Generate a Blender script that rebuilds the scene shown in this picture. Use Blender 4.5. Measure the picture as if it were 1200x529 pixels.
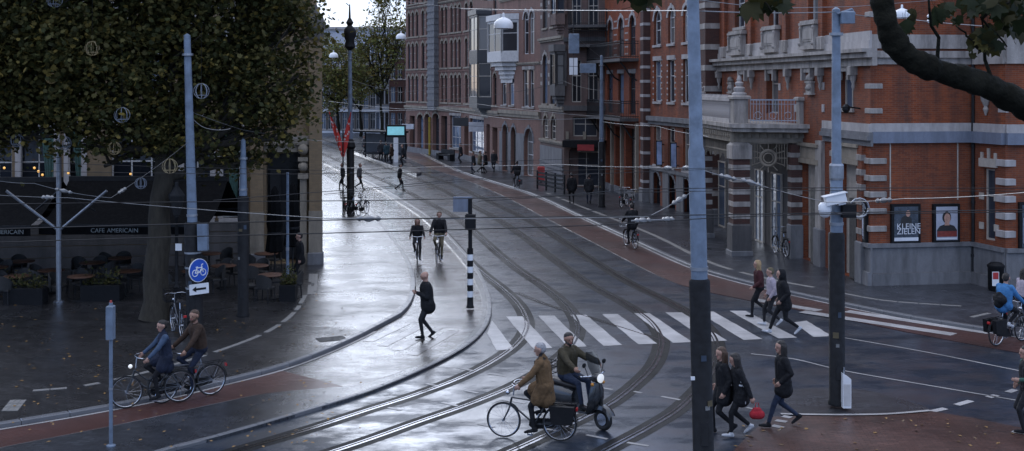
import bpy, bmesh, math, random
import numpy as np
from mathutils import Vector, Matrix
from mathutils.geometry import tessellate_polygon
random.seed(7); rng = np.random.default_rng(7)
R = math.radians
scene = bpy.context.scene
for o in list(bpy.data.objects): bpy.data.objects.remove(o)
COL = scene.collection

# ------------------------------------------------------------------ camera
F, H, VH = 1400.0, 6.8, 100.0          # focal length in photo pixels, eye height, horizon row (photo is 1200 x 529)
cam = bpy.data.cameras.new('camera'); camo = bpy.data.objects.new('camera', cam); COL.objects.link(camo)
cam.sensor_width = 36; cam.lens = 36 * F / 1200; cam.clip_end = 3000; cam.clip_start = .1
cam.shift_y = -(264.5 - VH) / 1200
camo.location = (0, 0, H); camo.rotation_euler = (R(90), 0, 0)
scene.camera = camo

# ------------------------------------------------------------------ sky, sun, exposure (overcast late afternoon)
SUN_EL, SUN_AZ = R(21), R(-18)         # azimuth measured from +Y towards +X
world = bpy.data.worlds.new('World'); scene.world = world; world.use_nodes = True
wn = world.node_tree.nodes; wl = world.node_tree.links; wn.clear()
wo = wn.new('ShaderNodeOutputWorld'); bg = wn.new('ShaderNodeBackground'); sky = wn.new('ShaderNodeTexSky')
sky.sky_type = 'NISHITA'; sky.sun_disc = False; sky.sun_elevation = SUN_EL; sky.sun_rotation = SUN_AZ
sky.air_density = 1.0; sky.dust_density = .7; sky.ozone_density = 2.0
tc = wn.new('ShaderNodeTexCoord'); mp = wn.new('ShaderNodeMapping'); mp.inputs['Scale'].default_value = (1, 1, 2.6)
cn = wn.new('ShaderNodeTexNoise'); cn.inputs['Scale'].default_value = 2.2; cn.inputs['Detail'].default_value = 7; cn.inputs['Roughness'].default_value = .58
cr = wn.new('ShaderNodeValToRGB'); cr.color_ramp.elements[0].position = .3; cr.color_ramp.elements[1].position = .72
cr.color_ramp.elements[0].color = (4.7, 6.0, 8.5, 1); cr.color_ramp.elements[1].color = (9.4, 9.3, 9.9, 1)
mx = wn.new('ShaderNodeMix'); mx.data_type = 'RGBA'; mx.inputs['Factor'].default_value = .62
wl.new(tc.outputs['Generated'], mp.inputs['Vector']); wl.new(mp.outputs['Vector'], cn.inputs['Vector']); wl.new(cn.outputs['Fac'], cr.inputs['Fac'])
wl.new(sky.outputs['Color'], mx.inputs['A']); wl.new(cr.outputs['Color'], mx.inputs['B'])
# overcast skies are brighter overhead than at the skyline
sx = wn.new('ShaderNodeSeparateXYZ'); wl.new(tc.outputs['Generated'], sx.inputs[0])
mg = wn.new('ShaderNodeMath'); mg.operation = 'MULTIPLY_ADD'; mg.use_clamp = False; mg.inputs[1].default_value = 1.7; mg.inputs[2].default_value = .78; wl.new(sx.outputs['Z'], mg.inputs[0])
mv = wn.new('ShaderNodeMix'); mv.data_type = 'RGBA'; mv.blend_type = 'MULTIPLY'; mv.inputs['Factor'].default_value = 1
# blue overhead, paler and warmer towards the skyline
mt = wn.new('ShaderNodeValToRGB'); wl.new(sx.outputs['Z'], mt.inputs['Fac']); el = mt.color_ramp.elements
el[0].position = 0; el[0].color = (.86, .96, 1.18, 1); el[1].position = 1; el[1].color = (1.0, .98, .97, 1)
e_ = el.new(.2); e_.color = (.68, .93, 1.4, 1); e_ = el.new(.55); e_.color = (.95, .98, 1.04, 1)
mm_ = wn.new('ShaderNodeMix'); mm_.data_type = 'RGBA'; mm_.blend_type = 'MULTIPLY'; mm_.inputs['Factor'].default_value = 1; wl.new(mx.outputs['Result'], mm_.inputs['A']); wl.new(mt.outputs['Color'], mm_.inputs['B'])
wl.new(mm_.outputs['Result'], mv.inputs['A']); wl.new(mg.outputs[0], mv.inputs['B'])
wl.new(mv.outputs['Result'], bg.inputs['Color']); bg.inputs['Strength'].default_value = .15
wl.new(bg.outputs['Background'], wo.inputs['Surface'])
sd = bpy.data.lights.new('sun', 'SUN'); sd.energy = .95; sd.angle = R(38); sd.color = (1, .995, .985)
so = bpy.data.objects.new('sun', sd); COL.objects.link(so)
sv = Vector((math.sin(SUN_AZ) * math.cos(SUN_EL), math.cos(SUN_AZ) * math.cos(SUN_EL), math.sin(SUN_EL)))
so.rotation_euler = (-sv).to_track_quat('-Z', 'Y').to_euler(); so.location = sv * 60 + Vector((0, 40, 0))
vs = scene.view_settings
vs.view_transform = 'Standard'; vs.look = 'None'; vs.gamma = 1; vs.use_curve_mapping = False; vs.exposure = -.27
scene.render.engine = 'CYCLES'

# ------------------------------------------------------------------ helpers
def G(u, v, z=0.0):                    # a photo pixel on the plane of height z
    Y = (H - z) * F / (v - VH); return Vector(((u - 600) * Y / F, Y, z))
def P(u, v, Y):                        # a photo pixel at distance Y
    return Vector(((u - 600) * Y / F, Y, H - (v - VH) * Y / F))
def catmull(pts, n=6):
    pts = [Vector(p) for p in pts]; out = []
    for i in range(len(pts) - 1):
        p0 = pts[max(i-1, 0)]; p1 = pts[i]; p2 = pts[i+1]; p3 = pts[min(i+2, len(pts)-1)]
        for k in range(n):
            t = k / n
            out.append(.5*((2*p1)+(p2-p0)*t+(2*p0-5*p1+4*p2-p3)*t*t+(3*p1-p0-3*p2+p3)*t**3))
    out.append(pts[-1]); return out
def resample(pts, step):
    out = [pts[0].copy()]; need = step
    for a, b in zip(pts, pts[1:]):
        d = (b-a).length; pos = 0
        while d - pos >= need:
            pos += need; out.append(a.lerp(b, pos/d)); need = step
        need -= d - pos
    return out
def offset(pts, d):                    # horizontal offset, + = to the right of travel
    out = []
    for i, p in enumerate(pts):
        t = pts[min(i+1, len(pts)-1)] - pts[max(i-1, 0)]; t.z = 0
        t = t.normalized() if t.length > 1e-6 else Vector((0, 1, 0))
        out.append(p + Vector((t.y, -t.x, 0)) * d)
    return out

class MB:
    def __init__(s): s.v = []; s.f = []; s.m = []
    def add(s, vs, fs, m=0):
        b = len(s.v); s.v += [tuple(x) for x in vs]
        s.f += [tuple(b+i for i in f) for f in fs]; s.m += [m]*len(fs); return s
    def quad(s, a, b, c, d, m=0): return s.add([a, b, c, d], [(0, 1, 2, 3)], m)
    def box(s, x0, x1, y0, y1, z0, z1, m=0, M=None):
        vs = [Vector(p) for p in ((x0,y0,z0),(x1,y0,z0),(x1,y1,z0),(x0,y1,z0),(x0,y0,z1),(x1,y0,z1),(x1,y1,z1),(x0,y1,z1))]
        if M is not None: vs = [M @ p for p in vs]
        return s.add(vs, [(0,3,2,1),(4,5,6,7),(0,1,5,4),(1,2,6,5),(2,3,7,6),(3,0,4,7)], m)
    def cbox(s, x0, x1, y0, y1, z0, z1, c=.02, m=0):   # box with chamfered top edges
        vs = [(x0,y0,z0),(x1,y0,z0),(x1,y1,z0),(x0,y1,z0),(x0,y0,z1-c),(x1,y0,z1-c),(x1,y1,z1-c),(x0,y1,z1-c),
              (x0+c,y0+c,z1),(x1-c,y0+c,z1),(x1-c,y1-c,z1),(x0+c,y1-c,z1)]
        return s.add(vs, [(0,3,2,1),(8,9,10,11),(0,1,5,4),(1,2,6,5),(2,3,7,6),(3,0,4,7),(4,5,9,8),(5,6,10,9),(6,7,11,10),(7,4,8,11)], m)
    def tube(s, pts, r, n=8, m=0, closed=False, cap=True):
        pts = [Vector(p) for p in pts]; N = len(pts)
        rs = r if isinstance(r, (list, tuple)) else [r]*N
        rings = []; prev = None
        for i, p in enumerate(pts):
            if closed: t = pts[(i+1) % N] - pts[i-1]
            else: t = pts[min(i+1, N-1)] - pts[max(i-1, 0)]
            t = t.normalized() if t.length > 1e-9 else Vector((0, 0, 1))
            if prev is None:
                a = Vector((0, 0, 1)) if abs(t.z) < .9 else Vector((1, 0, 0))
                nx = t.cross(a).normalized()
            else:
                nx = (prev - t * prev.dot(t))
                nx = nx.normalized() if nx.length > 1e-6 else t.orthogonal().normalized()
            prev = nx; ny = t.cross(nx)
            rings.append([p + nx*math.cos(2*math.pi*k/n)*rs[i] + ny*math.sin(2*math.pi*k/n)*rs[i] for k in range(n)])
        vs = [q for rr in rings for q in rr]; fs = []
        for i in range(N if closed else N-1):
            j = (i+1) % N
            for k in range(n): fs.append((i*n+k, i*n+(k+1) % n, j*n+(k+1) % n, j*n+k))
        if cap and not closed: fs += [tuple(range(n))[::-1], tuple((N-1)*n+k for k in range(n))]
        return s.add(vs, fs, m)
    def lathe(s, prof, n=12, c=(0, 0, 0), m=0, a0=0):
        vs = []; fs = []
        for r, z in prof: vs += [(c[0]+r*math.cos(2*math.pi*k/n+a0), c[1]+r*math.sin(2*math.pi*k/n+a0), c[2]+z) for k in range(n)]
        for i in range(len(prof)-1):
            for k in range(n): fs.append((i*n+k, i*n+(k+1) % n, (i+1)*n+(k+1) % n, (i+1)*n+k))
        fs += [tuple(range(n))[::-1], tuple((len(prof)-1)*n+k for k in range(n))]
        return s.add(vs, fs, m)
    def sphere(s, c, r, nu=10, nv=7, sc=(1, 1, 1), m=0, M=None):
        vs = []; fs = []
        for j in range(nv+1):
            th = math.pi*j/nv
            for i in range(nu):
                ph = 2*math.pi*i/nu
                p = Vector((r*sc[0]*math.sin(th)*math.cos(ph), r*sc[1]*math.sin(th)*math.sin(ph), -r*sc[2]*math.cos(th)))
                if M is not None: p = M @ p
                vs.append(p + Vector(c))
        for j in range(nv):
            for i in range(nu): fs.append((j*nu+i, j*nu+(i+1) % nu, (j+1)*nu+(i+1) % nu, (j+1)*nu+i))
        return s.add(vs, fs, m)
    def prism(s, poly, z0, z1, m=0, top_only=False):
        n = len(poly); vs = [(p[0], p[1], z1) for p in poly]
        tris = tessellate_polygon([[Vector((p[0], p[1], 0)) for p in poly]])
        fs = []
        for t in tris:
            a, b, c = [Vector(vs[i]) for i in t]
            fs.append(tuple(t) if (b-a).cross(c-a).z > 0 else tuple(t[::-1]))
        area = sum(poly[i][0]*poly[(i+1) % n][1]-poly[(i+1) % n][0]*poly[i][1] for i in range(n))
        if not top_only:
            vs += [(p[0], p[1], z0) for p in poly]
            for i in range(n):
                j = (i+1) % n
                fs.append((i, i+n, j+n, j) if area > 0 else (j, j+n, i+n, i))
        return s.add(vs, fs, m)
    def extr(s, poly, y0, y1, m=0):    # polygon in x,z pushed along y (front face at y0)
        n = len(poly); vs = [(p[0], y0, p[1]) for p in poly] + [(p[0], y1, p[1]) for p in poly]
        tris = tessellate_polygon([[Vector((p[0], p[1], 0)) for p in poly]]); fs = []
        for t in tris:
            a, b, c = [Vector((poly[i][0], poly[i][1], 0)) for i in t]
            t = tuple(t) if (b-a).cross(c-a).z > 0 else tuple(t[::-1])
            fs += [t, tuple(i+n for i in t[::-1])]
        area = sum(poly[i][0]*poly[(i+1) % n][1]-poly[(i+1) % n][0]*poly[i][1] for i in range(n))
        for i in range(n):
            j = (i+1) % n
            fs.append((i, i+n, j+n, j) if area < 0 else (j, j+n, i+n, i))
        return s.add(vs, fs, m)
    def ribbon(s, pts, w, z=None, m=0):
        a = offset(pts, -w/2); b = offset(pts, w/2); vs = []
        for p, q in zip(a, b):
            if z is not None: p.z = q.z = z
            vs += [p, q]
        return s.add(vs, [(2*i, 2*i+1, 2*i+3, 2*i+2) for i in range(len(pts)-1)], m)
    def mesh(s, name, mats, smooth=0):
        me = bpy.data.meshes.new(name); me.from_pydata(s.v, [], s.f)
        for x in (mats if isinstance(mats, (list, tuple)) else [mats]): me.materials.append(x)
        if any(s.m): me.polygons.foreach_set('material_index', s.m)
        if smooth:
            me.shade_smooth()
            if smooth < 180: me.set_sharp_from_angle(angle=R(smooth))
        me.update(); return me
    def build(s, name, mats, parent=None, smooth=0, loc=None, rz=None):
        return obj(name, s.mesh(name, mats, smooth), parent, loc, rz)

def obj(name, data, parent=None, loc=None, rz=None, scale=None):
    o = bpy.data.objects.new(name, data); COL.objects.link(o)
    if parent is not None: o.parent = parent
    if loc is not None: o.location = loc
    if rz is not None: o.rotation_euler = (0, 0, rz)
    if scale is not None: o.scale = scale if hasattr(scale, '__len__') else (scale,)*3
    return o
def tag(o, label, cat, group=None):
    o['label'] = label; o['category'] = cat
    if group: o['group'] = group
    return o
def thing(name, label, cat, loc=(0, 0, 0), rz=0, group=None):
    return tag(obj(name, None, None, loc, rz), label, cat, group)
def struct(o): o['kind'] = 'structure'; return o
def copy_tree(o, parent=None):
    c = o.copy(); COL.objects.link(c); c.parent = parent
    for ch in list(o.children): copy_tree(ch, c)
    return c

# ------------------------------------------------------------------ materials
def nodes(name):
    m = bpy.data.materials.new(name); m.use_nodes = True
    nt = m.node_tree; return m, nt.nodes, nt.links, nt.nodes['Principled BSDF']
def c4(c): return (c[0], c[1], c[2], 1)
def mixc(n, l, fac, a, b):
    x = n.new('ShaderNodeMix'); x.data_type = 'RGBA'
    for sock, val in (('Factor', fac), ('A', a), ('B', b)):
        if hasattr(val, 'is_output'): l.new(val, x.inputs[sock])
        elif sock == 'Factor': x.inputs[sock].default_value = val
        else: x.inputs[sock].default_value = c4(val)
    return x.outputs['Result']
def noise(n, l, vec, scale, detail=4, rough=.55, lo=0., hi=1., w=.22):
    t = n.new('ShaderNodeTexNoise'); t.inputs['Scale'].default_value = scale; t.inputs['Detail'].default_value = detail; t.inputs['Roughness'].default_value = rough
    if vec is not None: l.new(vec, t.inputs['Vector'])
    r = n.new('ShaderNodeMapRange'); r.inputs['From Min'].default_value = .5-w; r.inputs['From Max'].default_value = .5+w
    r.inputs['To Min'].default_value = lo; r.inputs['To Max'].default_value = hi
    l.new(t.outputs['Fac'], r.inputs['Value']); return r.outputs['Result']
def coord(n, l, kind='Object', scale=None, combine=None):
    t = n.new('ShaderNodeTexCoord'); out = t.outputs[kind]
    if combine:                          # wall mapping: x+y along, z up
        s = n.new('ShaderNodeSeparateXYZ'); l.new(out, s.inputs[0])
        a = n.new('ShaderNodeMath'); a.operation = 'ADD'; l.new(s.outputs['X'], a.inputs[0]); l.new(s.outputs['Y'], a.inputs[1])
        c = n.new('ShaderNodeCombineXYZ'); l.new(a.outputs[0], c.inputs['X']); l.new(s.outputs['Z'], c.inputs['Y']); out = c.outputs[0]
    if scale:
        m = n.new('ShaderNodeMapping'); m.inputs['Scale'].default_value = scale; l.new(out, m.inputs['Vector']); out = m.outputs['Vector']
    return out
def bump(n, l, bs, h, strength=.3, dist=.02):
    b = n.new('ShaderNodeBump'); b.inputs['Strength'].default_value = strength; b.inputs['Distance'].default_value = dist
    l.new(h, b.inputs['Height']); l.new(b.outputs['Normal'], bs.inputs['Normal'])
def mat(name, col, rough=.6, metal=0., var=.25, scale=3., bmp=0., bscale=30., spec=.5, emit=None, es=0., rand=.0, coat=0.):
    m, n, l, b = nodes(name); v = coord(n, l)
    lo = tuple(c*(1-var) for c in col); hi = tuple(min(1, c*(1+var)) for c in col)
    cc = mixc(n, l, noise(n, l, v, scale, 5), lo, hi)
    if rand:
        oi = n.new('ShaderNodeObjectInfo'); h = n.new('ShaderNodeHueSaturation')
        r = n.new('ShaderNodeMapRange'); r.inputs['To Min'].default_value = 1-rand; r.inputs['To Max'].default_value = 1+rand
        l.new(oi.outputs['Random'], r.inputs['Value']); l.new(r.outputs['Result'], h.inputs['Value']); l.new(cc, h.inputs['Color']); cc = h.outputs['Color']
    l.new(cc, b.inputs['Base Color'])
    rr = noise(n, l, v, scale*2.3, 3, .5, max(.02, rough*.8), min(1, rough*1.2)); l.new(rr, b.inputs['Roughness'])
    b.inputs['Metallic'].default_value = metal; b.inputs['Specular IOR Level'].default_value = spec
    if coat: b.inputs['Coat Weight'].default_value = coat; b.inputs['Coat Roughness'].default_value = .08
    if bmp: bump(n, l, b, noise(n, l, v, bscale, 4), bmp, .02)
    if emit: b.inputs['Emission Color'].default_value = c4(emit); b.inputs['Emission Strength'].default_value = es
    return m
def brickwork(name, c1, c2, mortar, bw=.22, bh=.065, rough=.8, streak=.5, dirt=(.03, .028, .026), bmp=.35):
    m, n, l, b = nodes(name); v = coord(n, l, combine=True)
    t = n.new('ShaderNodeTexBrick'); l.new(v, t.inputs['Vector']); t.inputs['Scale'].default_value = 1
    t.inputs['Brick Width'].default_value = bw; t.inputs['Row Height'].default_value = bh; t.inputs['Mortar Size'].default_value = .006
    t.inputs['Mortar Smooth'].default_value = .3; t.inputs['Bias'].default_value = -.1
    t.inputs['Color1'].default_value = c4(c1); t.inputs['Color2'].default_value = c4(c2); t.inputs['Mortar'].default_value = c4(mortar)
    g = n.new('ShaderNodeMapping'); g.inputs['Scale'].default_value = (1.6, .22, 1); l.new(v, g.inputs['Vector'])
    fac = noise(n, l, g.outputs['Vector'], 1.1, 6, .6, -.25*streak, streak*.9)
    blot = noise(n, l, v, .55, 6, .65, .0, .55)
    cc = mixc(n, l, blot, t.outputs['Color'], tuple(x*.55 for x in c1)); cc = mixc(n, l, fac, cc, dirt)
    l.new(cc, b.inputs['Base Color']); b.inputs['Roughness'].default_value = rough; b.inputs['Specular IOR Level'].default_value = .3
    inv = n.new('ShaderNodeMath'); inv.operation = 'SUBTRACT'; inv.inputs[0].default_value = 1; l.new(t.outputs['Fac'], inv.inputs[1])
    bump(n, l, b, inv.outputs[0], bmp, .008); return m
def stone(name, col, dirt, rough=.75, amt=.8, scale=1.2):
    m, n, l, b = nodes(name); v = coord(n, l)
    g = n.new('ShaderNodeMapping'); g.inputs['Scale'].default_value = (2.2, 2.2, .5); l.new(v, g.inputs['Vector'])
    f = noise(n, l, g.outputs['Vector'], scale, 7, .65, -.25, amt)
    cc = mixc(n, l, f, col, dirt); cc = mixc(n, l, noise(n, l, v, 9, 4, .6, 0, .35), cc, tuple(x*.6 for x in col))
    l.new(cc, b.inputs['Base Color']); b.inputs['Roughness'].default_value = rough; b.inputs['Specular IOR Level'].default_value = .35
    bump(n, l, b, noise(n, l, v, 25, 5), .25, .02); return m
def wet(name, col, r0=.12, r1=.42, paver=None, stain=(.01, .01, .011), pscale=.35, gap=.5, bmp=.12, colvar=.45, c2=None, spec=.5, film=0., dry=.5, sharp=.15):
    """wet paving: colour, a roughness that goes down where water stands, fine relief, joints of small pavers"""
    m, n, l, b = nodes(name); v = coord(n, l)
    lo = tuple(x*(1-colvar) for x in col); hi = tuple(x*(1+colvar) for x in (c2 or col))
    cc = mixc(n, l, noise(n, l, v, .8, 7, .62), lo, hi)
    cc = mixc(n, l, noise(n, l, v, .23, 6, .6, -.5, .75), cc, stain)
    cc = mixc(n, l, noise(n, l, v, 60, 3, .6, 0, .25), cc, tuple(min(1, x*1.8) for x in col))
    g = n.new('ShaderNodeMapping'); g.inputs['Scale'].default_value = (1, .55, 1); g.inputs['Rotation'].default_value = (0, 0, .3); l.new(v, g.inputs['Vector'])
    wetf = noise(n, l, g.outputs['Vector'], pscale, 8, .66, r0, r1)
    hgt = noise(n, l, v, 45, 5, .7)
    if paver:
        t = n.new('ShaderNodeTexBrick'); mpp = n.new('ShaderNodeMapping'); mpp.inputs['Rotation'].default_value = (0, 0, paver[2]); l.new(v, mpp.inputs['Vector']); l.new(mpp.outputs['Vector'], t.inputs['Vector'])
        t.inputs['Scale'].default_value = 1; t.inputs['Brick Width'].default_value = paver[0]; t.inputs['Row Height'].default_value = paver[1]
        t.inputs['Mortar Size'].default_value = .009; t.inputs['Mortar Smooth'].default_value = .4; t.inputs['Color1'].default_value = (1, 1, 1, 1); t.inputs['Color2'].default_value = (.55, .55, .55, 1); t.inputs['Mortar'].default_value = (.12, .12, .12, 1)
        x = n.new('ShaderNodeMix'); x.data_type = 'RGBA'; x.blend_type = 'MULTIPLY'; x.inputs['Factor'].default_value = .9
        l.new(cc, x.inputs['A']); l.new(t.outputs['Color'], x.inputs['B']); cc = x.outputs['Result']
        a = n.new('ShaderNodeMath'); a.operation = 'MULTIPLY_ADD'; l.new(t.outputs['Fac'], a.inputs[0]); a.inputs[1].default_value = -gap; l.new(hgt, a.inputs[2]); hgt = a.outputs[0]
    l.new(cc, b.inputs['Base Color']); l.new(wetf, b.inputs['Roughness']); b.inputs['IOR'].default_value = 1.42; b.inputs['Specular IOR Level'].default_value = spec
    bump(n, l, b, hgt, bmp, .01)
    if film:                             # standing water: a smooth film over the paving, broken where it has drained
        g2 = n.new('ShaderNodeMapping'); g2.inputs['Scale'].default_value = (.55, 1, 1); g2.inputs['Rotation'].default_value = (0, 0, -.25); l.new(v, g2.inputs['Vector'])
        big = noise(n, l, g2.outputs['Vector'], pscale*1.5, 9, .7, 0, 1, sharp); 
        def ramp(lo, hi):
            r_ = n.new('ShaderNodeMapRange'); r_.inputs['To Min'].default_value = lo; r_.inputs['To Max'].default_value = hi; l.new(big, r_.inputs['Value']); return r_.outputs['Result']
        l.new(ramp(film, film*dry), b.inputs['Coat Weight']); b.inputs['Coat IOR'].default_value = 1.5
        l.new(ramp(max(.03, r0*.4), min(.34, r1*.7)), b.inputs['Coat Roughness']); l.new(ramp(spec, spec*max(.2, dry)), b.inputs['Specular IOR Level'])
        cb = n.new('ShaderNodeBump'); cb.inputs['Strength'].default_value = .22 if paver else .1; cb.inputs['Distance'].default_value = .01; l.new(hgt, cb.inputs['Height']); l.new(cb.outputs['Normal'], b.inputs['Coat Normal'])
    return m
def glass(name, col=(.012, .014, .018), rough=.06, curtain=None):
    m, n, l, b = nodes(name); b.inputs['Roughness'].default_value = rough; b.inputs['IOR'].default_value = 1.5
    if curtain:
        v = coord(n, l); w = n.new('ShaderNodeTexWave'); w.inputs['Scale'].default_value = 9; w.inputs['Distortion'].default_value = 2; l.new(v, w.inputs['Vector'])
        l.new(mixc(n, l, w.outputs['Fac'], tuple(x*.45 for x in curtain), curtain), b.inputs['Base Color'])
    else:
        oi = n.new('ShaderNodeObjectInfo'); l.new(mixc(n, l, oi.outputs['Random'], col, tuple(x*3.2 for x in col)), b.inputs['Base Color'])
    v2 = coord(n, l); bump(n, l, b, noise(n, l, v2, 1.3, 2), .04, .05); return m

M = {}
M['asphalt'] = wet('wet_asphalt', (.014, .02, .031), .26, .5, pscale=.62, bmp=.16, film=1., spec=.85, dry=.05, sharp=.075)
M['ground'] = mat('far_ground', (.05, .05, .05), .8)
M['plaza'] = wet('dark_clay_pavers', (.04, .038, .038), .16, .46, (.3, .1, .62), pscale=.55, dry=.35, sharp=.1, bmp=.28, gap=.9, film=.9)
M['cycle_brick'] = wet('cycle_path_pavers', (.04, .034, .034), .08, .32, (.3, .1, .35), pscale=.55, dry=.4, sharp=.1, bmp=.22, gap=.9, c2=(.05, .042, .042), film=1.)
M['red_asphalt'] = wet('red_cycle_asphalt', (.058, .023, .018), .3, .6, pscale=.3, bmp=.12, colvar=.3, film=.5)
M['median'] = wet('grey_median_pavers', (.042, .044, .05), .14, .42, (.3, .1, .2), pscale=.35, bmp=.22, film=.8)
M['pave_right'] = wet('grey_pavement_tiles', (.05, .052, .06), .24, .5, (.3, .3, .12), pscale=.3, bmp=.2, film=.5)
M['brown_brick'] = wet('brown_brick_paving', (.085, .04, .028), .2, .55, (.21, .07, .1), pscale=.4, bmp=.22, c2=(.1, .05, .04), film=.5)
M['kerb'] = wet('granite_kerb', (.13, .13, .135), .25, .55, pscale=1.2, bmp=.12)
M['paint'] = wet('white_road_paint', (.36, .345, .335), .25, .55, stain=(.06, .06, .062), pscale=1., bmp=.2, colvar=.4, film=.3)
M['paint_faint'] = wet('faint_white_paint', (.075, .07, .07), .2, .5, pscale=1.5, bmp=.15, colvar=.5, film=.8)
M['paint_worn'] = wet('worn_white_paint', (.26, .25, .24), .3, .6, stain=(.04, .04, .04), pscale=1.5, bmp=.1, colvar=.5)
M['rail_steel'] = mat('rail_steel', (.28, .28, .3), .22, 1., .3, 4)
M['rail_bed'] = wet('rail_bed_bitumen', (.0045, .0042, .0042), .4, .7, pscale=.6, bmp=.3, spec=.2, colvar=.3)
M['iron'] = mat('cast_iron', (.02, .02, .021), .6, .2, .3, 6, spec=.3)
M['black'] = mat('black_paint', (.008, .008, .009), .62, 0, .3, 4, .1, spec=.22)
M['blue_pole'] = mat('grey_blue_paint', (.135, .17, .22), .45, 0, .28, 5, .12)
M['galv'] = mat('galvanised_steel', (.3, .31, .33), .4, .8, .2, 8)
M['white'] = mat('white_enamel', (.7, .7, .7), .35, 0, .06, 3)
M['red_brick'] = brickwork('red_brick', (.3, .07, .021), (.16, .037, .014), (.22, .14, .1), streak=.75)
M['red_brick2'] = brickwork('orange_red_brick', (.34, .085, .03), (.22, .056, .024), (.18, .1, .08), streak=.35)
M['pink_brick'] = brickwork('dusky_pink_brick', (.26, .135, .1), (.19, .1, .078), (.19, .14, .115), streak=.45)
M['brown_stone_brick'] = brickwork('brown_grey_brick', (.17, .105, .085), (.13, .082, .07), (.12, .1, .09), streak=.5)
M['dark_brick'] = brickwork('dark_brown_brick', (.1, .042, .032), (.07, .033, .028), (.08, .06, .05), streak=.4)
M['ochre_brick'] = brickwork('ochre_brick', (.27, .185, .105), (.21, .15, .09), (.2, .16, .11), streak=.3)
M['white_stone'] = stone('weathered_white_stone', (.42, .375, .335), (.07, .062, .055), amt=.95)
M['clean_stone'] = stone('pale_stone', (.45, .41, .385), (.13, .12, .11), amt=.6)
M['grey_stone'] = stone('blue_grey_stone', (.19, .185, .188), (.06, .058, .056), amt=.75)
M['dark_stone'] = stone('sooty_and_shaded_stone', (.11, .1, .095), (.03, .03, .03))
M['tan_stone'] = stone('tan_stone', (.3, .25, .19), (.09, .08, .065))
M['zinc'] = stone('zinc_gutter', (.2, .22, .27), (.09, .1, .12), .5)
M['frame_white'] = mat('white_window_paint', (.5, .48, .46), .5, 0, .15, 6)
M['frame_cream'] = mat('cream_joinery_paint', (.42, .37, .31), .5, 0, .18, 5)
M['frame_dark'] = mat('dark_joinery_paint', (.022, .02, .02), .45, 0, .2, 5)
M['glass'] = glass('window_glass'); M['glass_curtain'] = glass('curtained_glass', curtain=(.2, .195, .19)); M['glass_blue'] = glass('sky_lit_glass', (.05, .065, .09), .04)
M['roof'] = mat('slate_roof', (.045, .047, .055), .5, 0, .4, 4, .3)
# ------------------------------------------------------------------ ground, road, pavements
HP = .10                                # kerb height
b = MB(); b.quad((-900, -300, -.08), (900, -300, -.08), (900, 1500, -.08), (-900, 1500, -.08)); struct(b.build('ground', M['ground']))
b = MB(); b.quad((-70, -40, 0), (70, -40, 0), (70, 260, 0), (-70, 260, 0)); road = struct(b.build('road', M['asphalt']))
def gp(lst, z=0, n=5): return catmull([G(u, v, z) for u, v in lst], n)

KL = [(378,207),(400,221),(426,240),(447,265),(467,292),(480,315),(484,335),(480,355),(467,371),(450,380),(420,396),(375,416),(325,434),(255,452),(180,470),(90,487),(0,502),(-120,522),(-400,570)]
KRi = [(379,192),(410,207),(440,222),(470,240),(496,258),(522,285),(545,312),(560,338),(565,360),(560,383),(538,406),(490,431),(430,452),(380,458),(315,464),(255,476),(150,499),(75,514),(18,525),(-100,550),(-380,615)]
KRo = [(386,192),(418,207),(449,222),(480,240),(507,258),(534,285),(557,312),(571,338),(576,360),(572,382),(550,406),(500,434),(430,463),(350,488),(261,514),(210,527),(100,560),(-60,612),(-380,720)]
KL3, KRi3, KRo3 = gp(KL), gp(KRi), gp(KRo)
# left plaza
poly = [(-40, 135), (-19, 104)] + [(p.x, p.y) for p in KL3] + [(-60, 10), (-60, 135)]
plaza = struct(MB().prism(poly, -.05, HP).build('plaza', M['plaza']))
# cycle path beside the plaza: paver part far off, red asphalt near
far = [Vector((-22, 118, 0))]; 
cp = [(-20.5, 104)] + [(p.x, p.y) for p in KL3[:61]] + [(p.x, p.y) for p in reversed(KRi3[:63])] + [(-20, 112)]
cyc = struct(MB().prism(cp, -.05, .012).build('cycle_path', M['cycle_brick']))
cp = [(p.x, p.y) for p in KL3[60:]] + [(p.x, p.y) for p in reversed(KRi3[62:])]
redc = struct(MB().prism(cp, -.05, .016).build('red_cycle_path', M['red_asphalt']))
# median strip between the cycle path and the tram lane
cp = [(p.x, p.y) for p in KRi3] + [(p.x, p.y) for p in reversed(KRo3)]
median = struct(MB().prism(cp, -.05, .06).build('median', M['median']))
# right-hand pavement and its cycle path
PR = [(478,172),(500,183),(524,195),(552,206),(605,222),(640,235),(680,254),(726,275),(800,309),(850,326),(910,341),(972,355),(1060,373),(1158,389),(1260,405),(1500,445)]
PR3 = gp(PR)
poly = [(p.x, p.y) for p in PR3] + [(60, 30), (60, 150), (-20, 165)]
pavr = struct(MB().prism(poly, -.05, HP).build('pavement', M['pave_right']))
RL = [(455,172),(478,185),(500,196),(545,211),(590,230),(640,256),(700,287),(750,313),(800,335),(870,351),(972,371),(1080,393),(1200,415),(1500,465)]
RL3 = gp(RL)
poly = [(p.x, p.y) for p in PR3] + [(p.x, p.y) for p in reversed(RL3)]
redr = struct(MB().prism(poly, -.05, .014).build('red_cycle_path', M['red_asphalt']))
# tram stop platform far down the street
SP = [(398,169),(415,180),(440,190),(488,207),(494,205),(478,193),(462,183),(440,173),(420,166)]
poly = [(G(u, v).x, G(u, v).y) for u, v in SP]
stop_pl = struct(MB().prism(poly, -.05, .2).build('tram_platform', M['median']))
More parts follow.
